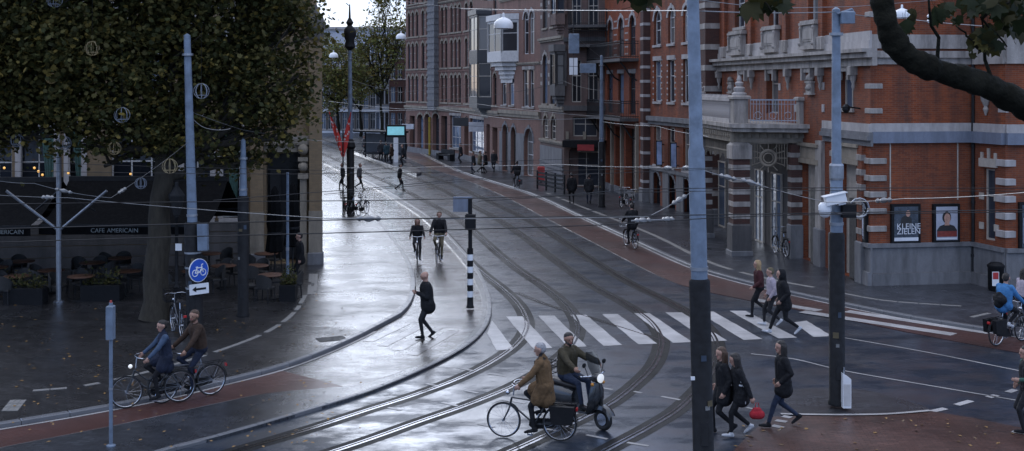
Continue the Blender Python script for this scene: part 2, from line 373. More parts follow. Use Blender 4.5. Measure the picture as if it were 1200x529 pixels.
# traffic island and the brown brick strip at the lower right
ISL = [(915,487),(922,463),(940,457),(973,457),(1013,459),(1050,468),(1090,482),(1040,486),(990,487),(940,487)]
poly = [(p.x, p.y) for p in catmull([G(u, v) for u, v in ISL] + [G(*ISL[0])], 4)[:-1]]
isl = struct(MB().prism(poly, -.05, .03).build('traffic_island', M['median']))
BR = [(700,640),(845,545),(880,508),(903,490),(940,488.5),(990,488.5),(1040,487.5),(1091,483),(1140,491),(1200,503),(1400,540),(1500,640)]
poly = [(G(u, v).x, G(u, v).y) for u, v in BR]
brown = struct(MB().prism(poly, -.05, .02).build('brick_crossing', M['brown_brick']))

# kerb stones: one shared block, laid piece by piece
def kerb(path, h, parent, mat_, w=.16, L=.95, ymax=95):
    me = MB().cbox(-L/2+.006, L/2-.006, -w/2, w/2, -.05, h+.012, .018).mesh('kerb_stone', mat_, 30)
    pts = resample(path, L)
    for a, c in zip(pts, pts[1:]):
        m = (a+c)/2
        if m.y > ymax or m.y < 16: continue
        o = obj('kerb_stone', me, parent, (m.x, m.y, random.uniform(-.003, .003)), math.atan2(c.y-a.y, c.x-a.x))
kerb(KL3, HP, plaza, M['kerb'], .17)
kerb(offset(KRo3, .07), .06, median, M['kerb'], .14)
kerb(PR3, HP, pavr, M['kerb'], .2)
MB().ribbon(catmull([G(u, v) for u, v in ((1090,483),(1040,487),(990,488),(940,487.5),(915,487))], 6), .1, .036).build('edge_line', M['paint'], isl)

# tram rails: steel head with a dark groove in a bitumen bed
RB = [(330,160),(379,181),(405,192),(432,204),(470,221),(505,239),(535,255),(557,272),(585,297),(610,317),(637,335),(660,353),(674,370),(679,386),(671,406),(645,429),(605,452),(550,475),(490,496),(440,514),(380,534),(250,575),(100,618)]
RC = [(350,158),(400,177),(440,191),(500,214),(550,239),(595,264),(650,304),(690,332),(730,354),(760,373),(775,392),(776,410),(764,434),(727,467),(690,488),(650,507),(600,530),(480,580),(350,630)]
RBp, RCp = gp(RB, 0, 8), gp(RC, 0, 8)
RE = [(605,343),(640,357),(690,372),(735,386),(775,399),(812,411),(870,424),(930,431),(1000,440),(1200,470),(1500,515)]
REp = gp(RE, 0, 6)
def rail(path, bed=.46):
    r = MB()
    r.ribbon(path, .06, .010).ribbon(offset(path, .095), .03, .010)
    o = r.build('tram_rail', M['rail_steel'], road)
    MB().ribbon(offset(path, .045), bed, .004).build('rail_bed', M['rail_bed'], o)
rail(RBp); rail(offset(RBp, 1.435)); rail(RCp); rail(offset(RCp, -1.435))
for pth in (REp,):
    o = MB().ribbon(pth[:26], .05, .007).build('tram_rail', M['rail_steel'], road)
    MB().ribbon(pth[:26], .2, .0055).build('rail_bed', M['rail_bed'], o)
# zebra crossing
for k in range(-1, 10):
    j = k - 1
    tl = (593+37.4*j, 371-.95*j); tr = (612+37.4*j, 371-.95*j); br = (647+41*j, 408-1.75*j); bl = (625+41*j, 409-1.75*j)
    if k == -1: continue
    if k == 9: tl = (930, 378); tr = (945, 376)
    if k == 0: tl, tr, br, bl = (571, 391), (577, 376), (602, 409), (582, 411)
    mb = MB(); n = 10
    L = [G(*tl, .006).lerp(G(*bl, .006), i/n) for i in range(n+1)]; Rr = [G(*tr, .006).lerp(G(*br, .006), i/n) for i in range(n+1)]
    vs = []
    for a, c in zip(L, Rr): vs += [a + Vector((random.uniform(-.012, .012), 0, 0)), c + Vector((random.uniform(-.012, .012), 0, 0))]
    mb.add(vs, [(2*i, 2*i+2, 2*i+3, 2*i+1) for i in range(n)]); mb.build('zebra_stripe', M['paint'], road)
# the crossing carried on over the right-hand cycle path
for (a, c, w) in (((992,365.5),(1160,391),.42), ((940,366),(1118,393),.42), ((885,352),(960,365),.4)):
    MB().ribbon([G(*a).lerp(G(*c), i/6) for i in range(7)], w, .02).build('zebra_stripe', M['paint'], redr)
# faint crossing on the paver cycle path
for t in (.16, .36, .56, .76):
    a = G(462, 377).lerp(G(556, 392), t); c = G(418, 397).lerp(G(505, 424), t)
    MB().ribbon([a, c], .3, .018).build('worn_stripe', M['paint_faint'], cyc)
# edge lines and dashes
def line(pts, w, z, parent, m='paint', n=5, name='road_line'):
    MB().ribbon(gp(pts, 0, n), w, z).build(name, M[m], parent)
MB().ribbon(offset(KL3[48:], -.16), .09, .021).build('edge_line', M['paint_worn'], redc)
MB().ribbon(offset(KRi3[56:], .1), .08, .021).build('edge_line', M['paint_worn'], redc)
MB().ribbon(offset(PR3[:70], .18), .09, .019).build('edge_line', M['paint'], redr)
line([(880,415),(930,421),(990,435),(1100,454),(1200,471),(1400,505)], .07, .006, road, 'paint_worn')
line([(970,393),(1080,412),(1200,436),(1400,476)], .07, .006, road, 'paint_worn')
for a, c in (((535,431),(555,435)),((572,438),(592,441)),((500,450),(514,453)),((545,458),(560,461)),((518,472),(536,476)),((600,470),(615,473)),((705,455),(718,457)),((743,459),(752,461)),
             ((775,465),(797,469)),((687,510),(712,515)),((735,519),(760,523)),((875,478),(890,481)),((640,503),(655,506)),((560,497),(580,501)),((455,478),(470,481)),((812,473),(832,476))):
    MB().ribbon([G(*a), G(*c)], .09, .006).build('road_dash', M['paint_worn'], road)
for a, c in (((1090,483),(1108,479)),((1121,475),(1138,470)),((1158,466),(1168,463.5)),((1181,460),(1190,457))):
    MB().ribbon([G(*a), G(*c)], .16, .006).build('road_dash', M['paint'], road)
for a, c in (((909,494),(922,496)),((917,489),(927,491)),((905,500),(918,503)),((1186,507),(1204,510))):
    MB().ribbon([G(*a), G(*c)], .16, .026).build('give_way_mark', M['paint'], brown)
# pale paver bands and tactile blocks on the pavements
def blocks(pts, step, size, parent, z, m, name='paving_block'):
    me = MB().box(-size[0]/2, size[0]/2, -size[1]/2, size[1]/2, -.02, .006).mesh(name, m)
    pp = resample(gp(pts, z, 6), step)
    for a, c in zip(pp, pp[1:]):
        if random.random() < .12: continue
        q = (a+c)/2; obj(name, me, parent, (q.x, q.y, z), math.atan2(c.y-a.y, c.x-a.x)+random.uniform(-.02, .02))
M['pale_block'] = wet('pale_paving_block', (.2, .19, .175), .35, .65, pscale=2, bmp=.2, colvar=.35)
blocks([(38,458),(100,452),(180,434),(260,410),(315,388),(345,366),(358,345)], .36, (.34, .14), plaza, HP, M['pale_block'])
for k in range(3): blocks([(362+3.5*k,345),(364+3.5*k,320)], .3, (.29, .1), plaza, HP, M['pale_block'])
for k in range(3): blocks([(5+6*k,482),(18+6*k,466)], .3, (.27, .12), plaza, HP, M['pale_block'])
blocks([(960,338),(1026,351),(1080,356),(1162,361),(1200,364)], .62, (.58, .14), pavr, HP, M['pale_block'])
blocks([(640,226),(678,241),(760,273),(815,300),(850,314),(905,328),(960,338)], .62, (.6, .2), pavr, HP, M['pale_block'])
blocks([(1138,372),(1160,367)], .5, (.48, .14), pavr, HP, M['pale_block'])
for (u0, v0, u1, v1, w, nm) in ((372,399,405,396,.55,'drain_cover'),(312,385,331,384,.28,'drain_cover'),(1044,313,1060,312,.3,'drain_cover')):
    MB().ribbon([G(u0, v0, HP), G(u1, v1, HP)], w, HP+.005).build(nm, M['iron'], plaza if u0 < 800 else pavr)
# water standing in the pavement dips reads through the roughness of the paving; fallen leaves lie on it
lm = [mat('fallen_leaf_ochre', (.22, .12, .03), .6), mat('fallen_leaf_brown', (.1, .055, .02), .6)]
mb = MB()
for k in range(300):
    if random.random() < .85: u, v, z = random.uniform(-20, 430), random.uniform(340, 525), HP+.012
    else: u, v, z = random.uniform(860, 1200), random.uniform(490, 529), .03
    p = G(u, v, z); a = random.uniform(0, 6.3); s = random.uniform(.03, .06)
    e1 = Vector((math.cos(a), math.sin(a), random.uniform(-.15, .3)))*s; e2 = Vector((-math.sin(a), math.cos(a), random.uniform(-.1, .2)))*s*.7
    if z == .03: pass
    mb.add([p-e1, p-e2*.9+Vector((0,0,.01)), p+e1, p+e2], [(0, 1, 2, 3)], random.choice((0, 0, 1)))
o = mb.build('fallen_leaves', lm); tag(o, 'brown and yellow leaves fallen on the wet paving', 'leaves'); o['kind'] = 'stuff'
# ------------------------------------------------------------------ facades
class Fac:
    """a building front: local x runs along it (left to right as seen), y goes into the building, z up"""
    def __init__(s, root, p0, p1):
        s.p0 = Vector((p0[0], p0[1], 0)); d = Vector((p1[0]-p0[0], p1[1]-p0[1], 0)); s.L = d.length; s.d = d.normalized(); s.rz = math.atan2(d.y, d.x)
        s.root = root; s.holes = []
        s.base = s.p0
    def x(s, u):                       # position along the front where photo column u meets it
        k = (u-600)/F; a, c = s.p0, s.d; return (k*a.y - a.x)/(c.x - k*c.y)
    def y(s, u): return s.p0.y + s.d.y*s.x(u)
    def z(s, u, v): return H - (v-VH)*s.y(u)/F
cache = {}
def frame_mesh(w, h, arch, style, fm, nv, nh, t=.06, d=.07):
    key = ('f', round(w, 2), round(h, 2), round(arch, 2), style, fm.name, nv, nh)
    if key in cache: return cache[key]
    b = MB(); hs = h - arch
    b.box(-w/2, -w/2+t, 0, d, 0, hs).box(w/2-t, w/2, 0, d, 0, hs).box(-w/2+t, w/2-t, .003, d-.003, 0, t)
    if arch > .01:
        n = 8; out = []
        for k in range(n+1):
            a = math.pi*k/n; out.append((-math.cos(a)*w/2, hs+math.sin(a)*arch))
        inn = [(x*(1-2*t/w), hs+(z-hs)*max(.2, 1-t/arch)) for x, z in out]
        for k in range(n): b.extr([out[k], out[k+1], inn[k+1], inn[k]], 0, d)
        b.box(-w/2+t, w/2-t, .004, d-.004, hs-t/2, hs+t/2)
    else: b.box(-w/2+t, w/2-t, .003, d-.003, h-t, h)
    for i in range(1, nv+1):
        xx = -w/2 + w*i/(nv+1); b.box(xx-t*.4, xx+t*.4, .008, d-.008, t, hs-.002)
    for i in range(1, nh+1):
        zz = hs*(.62 if nh == 1 else i/(nh+1)); b.box(-w/2+t, w/2-t, .012, d-.012, zz-t*.4, zz+t*.4)
    cache[key] = b.mesh('window', fm); return cache[key]
def pane_mesh(w, h, arch, gm):
    key = ('p', round(w, 2), round(h, 2), round(arch, 2), gm.name)
    if key in cache: return cache[key]
    hs = h-arch; pts = [(w/2, 0), (-w/2, 0)] [::-1]
    if arch > .01: pts = [(-w/2, 0), (w/2, 0)] + [(math.cos(math.pi*k/8)*w/2, hs+math.sin(math.pi*k/8)*arch) for k in range(9)]
    else: pts = [(-w/2, 0), (w/2, 0), (w/2, h), (-w/2, h)]
    b = MB(); b.add([(x, 0, z) for x, z in pts], [tuple(range(len(pts)))]); cache[key] = b.mesh('pane', gm); return cache[key]
def boxmesh(key, x0, x1, y0, y1, z0, z1, m, ch=0):
    k = (key, tuple(round(q, 2) for q in (x0, x1, y0, y1, z0, z1)), m.name)
    if k not in cache: cache[k] = (MB().cbox(x0, x1, y0, y1, z0, z1, ch) if ch else MB().box(x0, x1, y0, y1, z0, z1)).mesh(key, m)
    return cache[k]
def pick_glass(): 
    r = random.random(); return M['glass_curtain'] if r < .32 else (M['glass_blue'] if r < .5 else M['glass'])
def window(fc, x0, x1, z0, z1, arch=0, nv=0, nh=1, frame='frame_white', depth=.2, sill='white_stone', lintel=None, key=None, name='window', gl=None, parent=None):
    """opens a hole in the front and sets the joinery into it"""
    fc.holes.append((x0, x1, z0, z1, arch, depth)); w, h = x1-x0, z1-z0; pr = parent or fc.root
    o = obj(name, frame_mesh(w, h, arch, 0, M[frame], nv, nh), pr, ((x0+x1)/2, depth-.09, z0))
    obj('pane', pane_mesh(w, h, arch, gl or pick_glass()), o, (0, .045, 0))
    if sill: obj('sill', boxmesh('sill', -w/2-.08, w/2+.08, -.09-depth+.09, .0, -.13, -.0, M[sill]), o, (0, 0, 0))
    if lintel and not arch:
        obj('lintel', boxmesh('lintel', -w/2-.12, w/2+.12, -depth+.09-.05, .02, .0, .24, M[lintel]), o, (0, 0, h))
    if arch and key:
        kk = ('arch', round(w, 2), round(arch, 2), key)
        if kk not in cache:
            b = MB(); n = 9; hs = 0
            for k in range(n):
                a0, a1 = math.pi*k/n+.02, math.pi*(k+1)/n-.02
                q = lambda a, e: (-math.cos(a)*(w/2+e), math.sin(a)*(arch+e))
                b.extr([q(a0, .004), q(a0, .2 if k != n//2 else .28), q(a1, .2 if k != n//2 else .28), q(a1, .004)], -.03 if k % 2 else -.045, .05)
            cache[kk] = b.mesh('window_arch', M[key])
        obj('window_arch', cache[kk], o, (0, -(depth-.09), h-arch))
    return o
def wall_mesh(L, z1, holes, mat_idx=0, y=0, x0=0, z0=0, bands=()):
    """a wall sheet with openings and reveals"""
    xs = sorted({x0, L} | {round(h[i], 4) for h in holes for i in (0, 1)}); zs = sorted({z0, z1} | {round(h[i], 4) for h in holes for i in (2, 3)})
    xs = [q for q in xs if x0-1e-6 <= q <= L+1e-6]; zs = [q for q in zs if z0-1e-6 <= q <= z1+1e-6]
    b = MB()
    for j in range(len(zs)-1):
        zc = (zs[j]+zs[j+1])/2; run = None
        for i in range(len(xs)-1):
            xc = (xs[i]+xs[i+1])/2
            inside = any(h[0] < xc < h[1] and h[2] < zc < h[3] for h in holes)
            if not inside: run = (run[0] if run else xs[i], xs[i+1])
            if (inside or i == len(xs)-2) and run:
                b.quad((run[0], y, zs[j]), (run[1], y, zs[j]), (run[1], y, zs[j+1]), (run[0], y, zs[j+1])); run = None
    for (a, c, d, e, ar, dep) in holes:
        hs = e-ar
        b.quad((a, y, d), (a, y+dep, d), (a, y+dep, hs), (a, y, hs)); b.quad((c, y+dep, d), (c, y, d), (c, y, hs), (c, y+dep, hs))
        b.quad((a, y, d), (c, y, d), (c, y+dep, d), (a, y+dep, d))
        if ar > .01:
            n = 10; cx = (a+c)/2; w = (c-a)/2
            pt = [(cx-math.cos(math.pi*k/n)*w, hs+math.sin(math.pi*k/n)*ar) for k in range(n+1)]
            for k in range(n):
                p, q = pt[k], pt[k+1]
                b.quad((p[0], y, p[1]), (q[0], y, q[1]), (q[0], y, e), (p[0], y, e)); b.quad((p[0], y, p[1]), (p[0], y+dep, p[1]), (q[0], y+dep, q[1]), (q[0], y, q[1]))
        else: b.quad((a, y, e), (a, y+dep, e), (c, y+dep, e), (c, y, e))
    return b
def building(name, label, p0, p1, cat='building'):
    f = Fac(None, p0, p1); f.root = thing(name, label, cat, f.p0, f.rz); return f
def shell(fc, h, depth, wm, side0=True, side1=True, top='roof'):
    """front wall with its openings, side and back walls, roof"""
    L = fc.L; wall_mesh(L, h, fc.holes).build('wall', wm, fc.root)
    b = MB()
    b.quad((0, depth, 0), (0, 0, 0), (0, 0, h), (0, depth, h)); b.quad((L, 0, 0), (L, depth, 0), (L, depth, h), (L, 0, h)); b.quad((L, depth, 0), (0, depth, 0), (0, depth, h), (L, depth, h))
    b.build('side_wall', wm, fc.root)
    b = MB(); b.box(-.0, L, .05, depth, h, h+.12)
    if top == 'roof': b.add([(0, 0, h+.12), (L, 0, h+.12), (L, depth, h+.12), (0, depth, h+.12), (0, depth*.45, h+3), (L, depth*.45, h+3)], [(0, 1, 5, 4), (2, 3, 4, 5), (1, 2, 5), (3, 0, 4)])
    b.build('roof', M[top], fc.root)
def band(fc, x0, x1, z0, z1, out=.08, m='white_stone', name='string_course', prof=True):
    b = MB(); hh = z1-z0
    if prof and hh > .12:
        b.box(x0, x1, -out*.55, .01, z0, z0+hh*.45); b.box(x0, x1, -out, .012, z0+hh*.45, z1)
    else: b.box(x0, x1, -out, .01, z0, z1)
    return b.build(name, M[m], fc.root)
def bands_row(fc, segs, z, h, m, name='stone_band', out=.012):   # short pale stone bands between openings
    for x0, x1 in segs: obj(name, boxmesh(name, 0, x1-x0, -out, .01, 0, h, M[m]), fc.root, (x0, 0, z))
def quoins(fc, x, z0, z1, step, h, w, out, m, ret=0):
    n = int((z1-z0)/step); 
    for k in range(n):
        ww = w if k % 2 == 0 else w*.9
        obj('quoin_block', boxmesh('quoin_block', -ww, out, -out, ret or .02, 0, h, M[m], .015), fc.root, (x, 0, z0+k*step))

# ---- dusky pink row far down the street, in two fronts because the street bends
def pink_row(name, label, p0, p1, groups, pipe=None, shops=(), doors=()):
    f = building(name, label, p0, p1); L = f.L
    rows = [(5.2, 7.75), (8.45, 11.0), (11.7, 14.15), (15.0, 17.3)]
    for u0, u1, n in groups:
        x0, x1 = max(.12, f.x(u0)), min(L-.12, f.x(u1)); cw = (x1-x0)/n
        for i in range(n):
            a = x0+cw*i+cw*.2; c = x0+cw*(i+1)-cw*.2
            for r, (z0, z1) in enumerate(rows):
                window(f, a, c, z0, z1, min(.35, (c-a)*.5), 0, 1, 'frame_dark', .22, None, key='tan_stone' if r < 3 else None)
        for r, (z0, z1) in enumerate(rows):
            o = band(f, x0-.1, x1+.1, z0-.16, z0-.01, .1, 'tan_stone', 'sill_band', False)
            for zz in (z0+.7, z0+1.5):
                segs = [(x0+cw*i-cw*.2+.012, x0+cw*i+cw*.2-.012) for i in range(1, n)]
                bands_row(f, segs, zz, .1, 'tan_stone')
    for u0, u1, z0, z1, kind in shops:
        a, c = max(.15, f.x(u0)), min(L-.15, f.x(u1))
        if kind == 'arch': window(f, a, c, z0, z1, min(.5, (c-a)/2), 1, 1, 'frame_dark', .45, None, key='tan_stone', name='shop_window')
        elif kind == 'white': window(f, a, c, z0, z1, 0, 2, 2, 'frame_white', .3, 'white_stone', 'white_stone', name='shop_window')
        else: window(f, a, c, z0, z1, 0, 0, 1, 'frame_dark', .5, None, None, name='door')
    band(f, 0, L, 4.35, 4.75, .22, 'tan_stone'); band(f, 0, L, 8.0, 8.16, .09, 'pink_brick'); band(f, 0, L, 11.25, 11.41, .09, 'pink_brick'); band(f, 0, L, 14.5, 14.7, .14, 'tan_stone')
    band(f, 0, L, 17.9, 18.6, .45, 'tan_stone', 'cornice'); band(f, 0, L, 0, .55, .06, 'grey_stone', 'plinth', False)
    if pipe:
        x0, x1 = f.x(pipe[0]), f.x(pipe[1]); b = MB(); b.box(x0, x1, -.45, .01, 4.4, 18); b.build('pilaster', M['grey_stone'], f.root)
        for k in range(22): obj('quoin_block', boxmesh('quoin_block', x0-.06, x1+.06, -.5, .0, 0, .3, M['grey_stone']), f.root, (0, 0, 4.8+k*.6))
    shell(f, 18.5, 12, M['pink_brick'], top='rail_bed'); return f
f = pink_row('terraced_house', 'dusky pink brick terrace at the street bend, grey quoined pilaster down its front', (-10.9, 122.6), (-4.35, 108), [(477, 491, 3), (493, 504, 2), (516, 525, 2), (527, 541, 3)], (506, 514),
    [(480, 486, .5, 3.7, 'door'), (489, 496, .5, 3.9, 'arch'), (497.5, 504, .4, 4.0, 'arch'), (507, 514.5, .4, 4.1, 'arch'), (517, 524, .1, 3.9, 'door'), (527.5, 540, 1.0, 4.0, 'white')])
b = MB(); x0 = f.x(505.2); b.lathe([(.11, 0), (.11, 3.6)], 8, (x0, -.16, .1)); b.build('yellow_column', mat('yellow_paint', (.32, .22, .015), .5), f.root)
f = pink_row('terraced_house', 'pink brick terrace house with dark wooden bay, beside the shop with white framed windows', (-4.35, 108), (-.95, 94), [(543, 555, 2), (577, 583, 1)], None,
    [(543, 549, .15, 3.6, 'door'), (551, 567, 1.0, 3.9, 'white'), (570, 574, .15, 3.6, 'door'), (577, 583, .15, 3.4, 'door')])
# its dark wooden oriel, two storeys
def oriel(f, u0, u1, z0, z1, out, m, floors, corbel=1.2, fm='frame_white', capm=None):
    x0, x1 = f.x(u0), f.x(u1); r = thing_part('oriel', f.root); w = x1-x0; c = w*.2
    prof = [(x0, 0), (x0+c, -out), (x1-c, -out), (x1, 0)]
    b = MB()
    def slab(za, zb, e=0):
        pr = [(x0-e, 0), (x0+c-e*.5, -out-e), (x1-c+e*.5, -out-e), (x1+e, 0)]
        b.prism([(p[0], p[1]) for p in pr], za, zb)
    hh = (z1-z0)/floors
    for k in range(floors):
        slab(z0+k*hh, z0+k*hh+hh*.24, .03)
        for i in range(3):
            p, q = Vector((*prof[i], 0)), Vector((*prof[i+1], 0)); 
            for t in (p, q): b.box(t.x-.08, t.x+.08, t.y-.02, t.y+.1, z0+k*hh+hh*.22, z0+(k+1)*hh)
        slab(z0+(k+1)*hh-.16, z0+(k+1)*hh-.004, .02)
    slab(z1, z1+.45, .12)
    n = 5
    for k in range(n):
        e = 1-(k+1)/n; b.prism([(x0+(w*.5)*(1-e)*.5, 0), (x0+c+(w*.3)*(1-e), -out*e-.02), (x1-c-(w*.3)*(1-e), -out*e-.02), (x1-(w*.5)*(1-e)*.5, 0)], z0-corbel*(k+1)/n, z0-corbel*k/n-.002)
    o = b.build('oriel', m, f.root)
    for k in range(floors):
        za, zb = z0+k*hh+hh*.24, z0+(k+1)*hh-.16
        for i in range(3):
            p, q = Vector((*prof[i], 0)), Vector((*prof[i+1], 0)); ww = (q-p).length-.16; mid = (p+q)/2; rz = math.atan2(q.y-p.y, q.x-p.x)
            nn = 1 if i == 1 else 0
            w_ = obj('window', frame_mesh(ww, zb-za, 0, 0, M[fm], nn, 1), o, (mid.x, mid.y+.02, za), rz); obj('pane', pane_mesh(ww, zb-za, 0, M['glass_blue'] if i == 0 else pick_glass()), w_, (0, .045, 0))
    return o
def thing_part(n, r): return None
oriel(f, 560, 576, 4.9, 12.6, .95, M['frame_dark'], 2, .8, 'frame_cream')
# ---- pink house with a white oriel
f = building('terraced_house', 'pink brick house with white wooden oriel and tall arched windows', (-.95, 94), (2.02, 85))
zz = lambda v, u=612: f.z(u, v)
for (u0, u1, v1, v0, ar) in ((613, 619.5, 82, 125, 0), (620.5, 626, 82, 125, 0), (588, 593.5, 84, 124, 0), (597, 602.5, 84, 124, 0)):
    window(f, f.x(u0), f.x(u1), zz(v0), zz(v1), ar, 0, 1, 'frame_white', .2, 'white_stone', 'white_stone')
for (u0, u1, v1, v0) in ((613.5, 619.3, 15, 64), (620.3, 626, 15, 64), (613.5, 619.3, -50, -8), (620.3, 626, -50, -8), (588, 594, -50, -8), (598, 604, -50, -8)):
    a, c = f.x(u0), f.x(u1); window(f, a, c, zz(v0), zz(v1), (c-a)/2, 0, 1, 'frame_white', .2, None, key='clean_stone')
for (u0, u1, v1) in ((589, 595, 148), (599, 604.5, 150), (614.5, 625, 150)):
    a, c = f.x(u0), f.x(u1); window(f, a, c, .15, zz(v1), (c-a)/2, 0, 1, 'frame_white' if u0 > 610 else 'frame_dark', .35, None, key='grey_stone', name='door')
oriel(f, 580.5, 607.5, zz(72), zz(22), 1.0, M['frame_white'], 1, 1.6)
for v1, v0, o_ in ((73.5, 76.5, .12), (-6, -2, .14), (130, 138, .18)): band(f, 0, f.L, zz(v0), zz(v1), o_, 'tan_stone')
band(f, 0, f.L, 0, zz(150)-1.2, .04, 'grey_stone', 'plinth', False) if False else None
bands_row(f, [(f.x(585.5), f.x(588.6)), (f.x(595.6), f.x(598.7)), (f.x(605), f.x(614))], .1, 3.1, 'grey_stone', 'stone_facing', .03)
band(f, 0, f.L, 17.6, 18.3, .4, 'tan_stone', 'cornice')
shell(f, 18.2, 12, M['pink_brick'])
# ---- brown stone house with bays, projecting in front of the red houses
f = building('corner_house', 'brown stone and brick corner house with stacked bays and dark shopfront', (2.02, 85), (3.42, 78.7))
zz = lambda v, u=645: f.z(u, v)
for (v1, v0) in ((-10, 32), (63, 122)):
    for u0, u1 in ((636, 641.5), (645, 651)):
        a, c = f.x(u0), f.x(u1); window(f, a, c, zz(v0), zz(v1), (c-a)/2 if v1 > 0 else 0, 0, 1, 'frame_dark', .22, 'tan_stone', None if v1 > 0 else 'tan_stone', 'white_stone')
for u0, u1 in ((636.5, 642.5), (645.5, 651.5)):
    a, c = f.x(u0), f.x(u1); window(f, a, c, zz(163), zz(136), (c-a)/2, 1, 1, 'frame_cream', .2, 'tan_stone', None, 'tan_stone')
oriel(f, 652.5, 662, zz(112), zz(62), .55, M['dark_stone'], 1, 1.2, 'frame_dark'); oriel(f, 652.5, 662, zz(32), zz(-20), .5, M['brown_stone_brick'], 1, .9, 'frame_dark')
for v1, v0, o_ in ((44, 49, .22), (124, 130, .16), (164, 168, .14)): band(f, 0, f.L, zz(v0), zz(v1), o_, 'tan_stone')
bands_row(f, [(.05, f.x(659))], .08, zz(172)-.08, 'grey_stone', 'stone_facing', .05)
for k in range(5): obj('plinth_course', boxmesh('plinth_course', 0, f.L-.1, -.1, .01, 0, .14, M['grey_stone']), f.root, (.05, 0, .35+k*.26))
for vv in (75, 90, 100, 20, 5): bands_row(f, [(.06, f.x(635.5)), (f.x(642.5), f.x(644.2))], zz(vv), .25, 'white_stone')
band(f, 0, f.L, 17, 17.8, .4, 'tan_stone', 'cornice')
# the side that faces the camera carries the shopfront
rt = f.root; side = Fac(rt, (3.42, 78.7), (6.4, 77.9)); inv = Matrix.Translation(f.p0) @ Matrix.Rotation(f.rz, 4, 'Z'); inv = inv.inverted()
sh = obj('side_front', None, rt); lp = inv @ side.p0; sh.location = lp; sh.rotation_euler = (0, 0, side.rz-f.rz)
side.root = sh; zs = lambda v: H-(v-VH)*78.4/F
bpy.data.objects.remove(sh)
side_m = Matrix.Translation(lp) @ Matrix.Rotation(side.rz-f.rz, 4, 'Z')
def in_side(o): o.matrix_basis = side_m @ o.matrix_basis; return o
holes = [(.35, 2.5, .15, 2.9, .5, .5), (.5, 1.15, zs(120), zs(70), 0, .25), (1.6, 2.3, zs(120), zs(70), 0, .25), (.5, 1.15, zs(35), zs(-10), 0, .25), (1.6, 2.3, zs(35), zs(-10), 0, .25), (.6, 2.2, zs(160), zs(137), 0, .3)]
in_side(wall_mesh(side.L, 17.8, holes).build('side_wall', M['brown_stone_brick'], rt))
for (a, c, d, e, ar, dp) in holes:
    w_ = in_side(obj('shop_window' if d < 1 else 'window', frame_mesh(c-a, e-d, ar, 0, M['frame_cream'], 1, 1), rt, ((a+c)/2, dp-.09, d))); obj('pane', pane_mesh(c-a, e-d, ar, M['glass']), w_, (0, .045, 0))
b = MB(); b.box(.1, 2.9, -.9, .0, 3.05, 3.2); b.box(.1, 2.9, -.92, -.86, 2.75, 3.05); in_side(b.build('shop_canopy', M['black'], rt))
b = MB(); b.box(1.1, 2.2, -.95, -.925, 2.55, 2.95); in_side(b.build('shop_sign', mat('faded_red_sign', (.3, .03, .03), .5), rt))
for x in (.25, 1.4, 2.6): in_side(MB().box(x-.1, x+.1, -.12, 0, 3.25, 3.75).build('corbel', M['tan_stone'], rt))
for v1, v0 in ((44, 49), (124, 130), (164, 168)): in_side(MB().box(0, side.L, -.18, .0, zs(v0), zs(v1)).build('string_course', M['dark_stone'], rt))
# iron balconies on that side
def balcony(pm, rt, x0, x1, z, out, m, rail_h=1.0, bars=.14, slab='dark_stone'):
    o = MB().box(x0, x1, -out, 0, z-.18, z).build('balcony_slab', M[slab], rt)
    b = MB()
    for zz_ in (z+rail_h, z+rail_h*.86, z+.1):
        b.tube([(x0, 0, zz_), (x0, -out+.04, zz_), (x1, -out+.04, zz_), (x1, 0, zz_)], .022, 5)
    n = int((x1-x0)/bars)
    for i in range(n+1):
        xx = x0+(x1-x0)*i/n; b.box(xx-.009, xx+.009, -out+.03, -out+.05, z, z+rail_h)
    for i in range(int(out/bars)):
        for xx in (x0, x1): b.box(xx-.009, xx+.009, -out+.1+bars*i, -out+.12+bars*i, z, z+rail_h)
    q = b.build('railing', M[m], o); 
    if pm is not None: o.matrix_basis = pm @ o.matrix_basis
    return o
balcony(side_m, rt, .5, 3.0, zs(30), 1.0, 'iron'); balcony(side_m, rt, .5, 3.0, zs(74)+1.2, .9, 'iron')
shell(f, 17.8, 3.1, M['brown_stone_brick'])
# ---- red house with two iron balconies
f = building('brick_house', 'orange red brick house with two iron balconies and arched windows', (5.85, 79.3), (7.55, 69)); zz = lambda v, u=735: f.z(u, v); rt = f.root
cols = ((712, 718), (724.5, 731), (737.5, 744.5))
for u0, u1 in cols:
    a, c = f.x(u0), f.x(u1)
    window(f, a, c, zz(66), zz(19), (c-a)/2, 0, 1, 'frame_dark', .2, None, None, 'clean_stone'); window(f, a, c, zz(134), zz(86), 0, 0, 1, 'frame_dark', .2, None, 'clean_stone'); window(f, a, c, zz(-10), zz(-52), 0, 0, 1, 'frame_dark', .2, 'clean_stone', 'clean_stone')
for u0, u1 in ((711, 716), (721, 728), (733, 746)):
    a, c = f.x(u0), f.x(u1); window(f, a, c, .15, zz(150), 0, 0, 1, 'frame_dark', .5, None, None, name='door')
for k in range(6):
    for u0, u1 in ((719.5, 723), (732.4, 736)): bands_row(f, [(f.x(u0), f.x(u1))], zz(64)+k*.42, .09, 'clean_stone')
for u in (709, 719, 730.5, 748): x = f.x(u); MB().box(x-.13, x+.13, -.18, 0, .5, zz(143)).build('stone_column', M['tan_stone'], rt); MB().cbox(x-.18, x+.18, -.24, 0, 0, .5, .03).build('column_base', M['grey_stone'], rt)
balcony(None, rt, f.x(707), f.x(748.5), zz(69.5), 1.15, 'iron'); balcony(None, rt, f.x(707), f.x(748.5), zz(137.5), 1.15, 'iron')
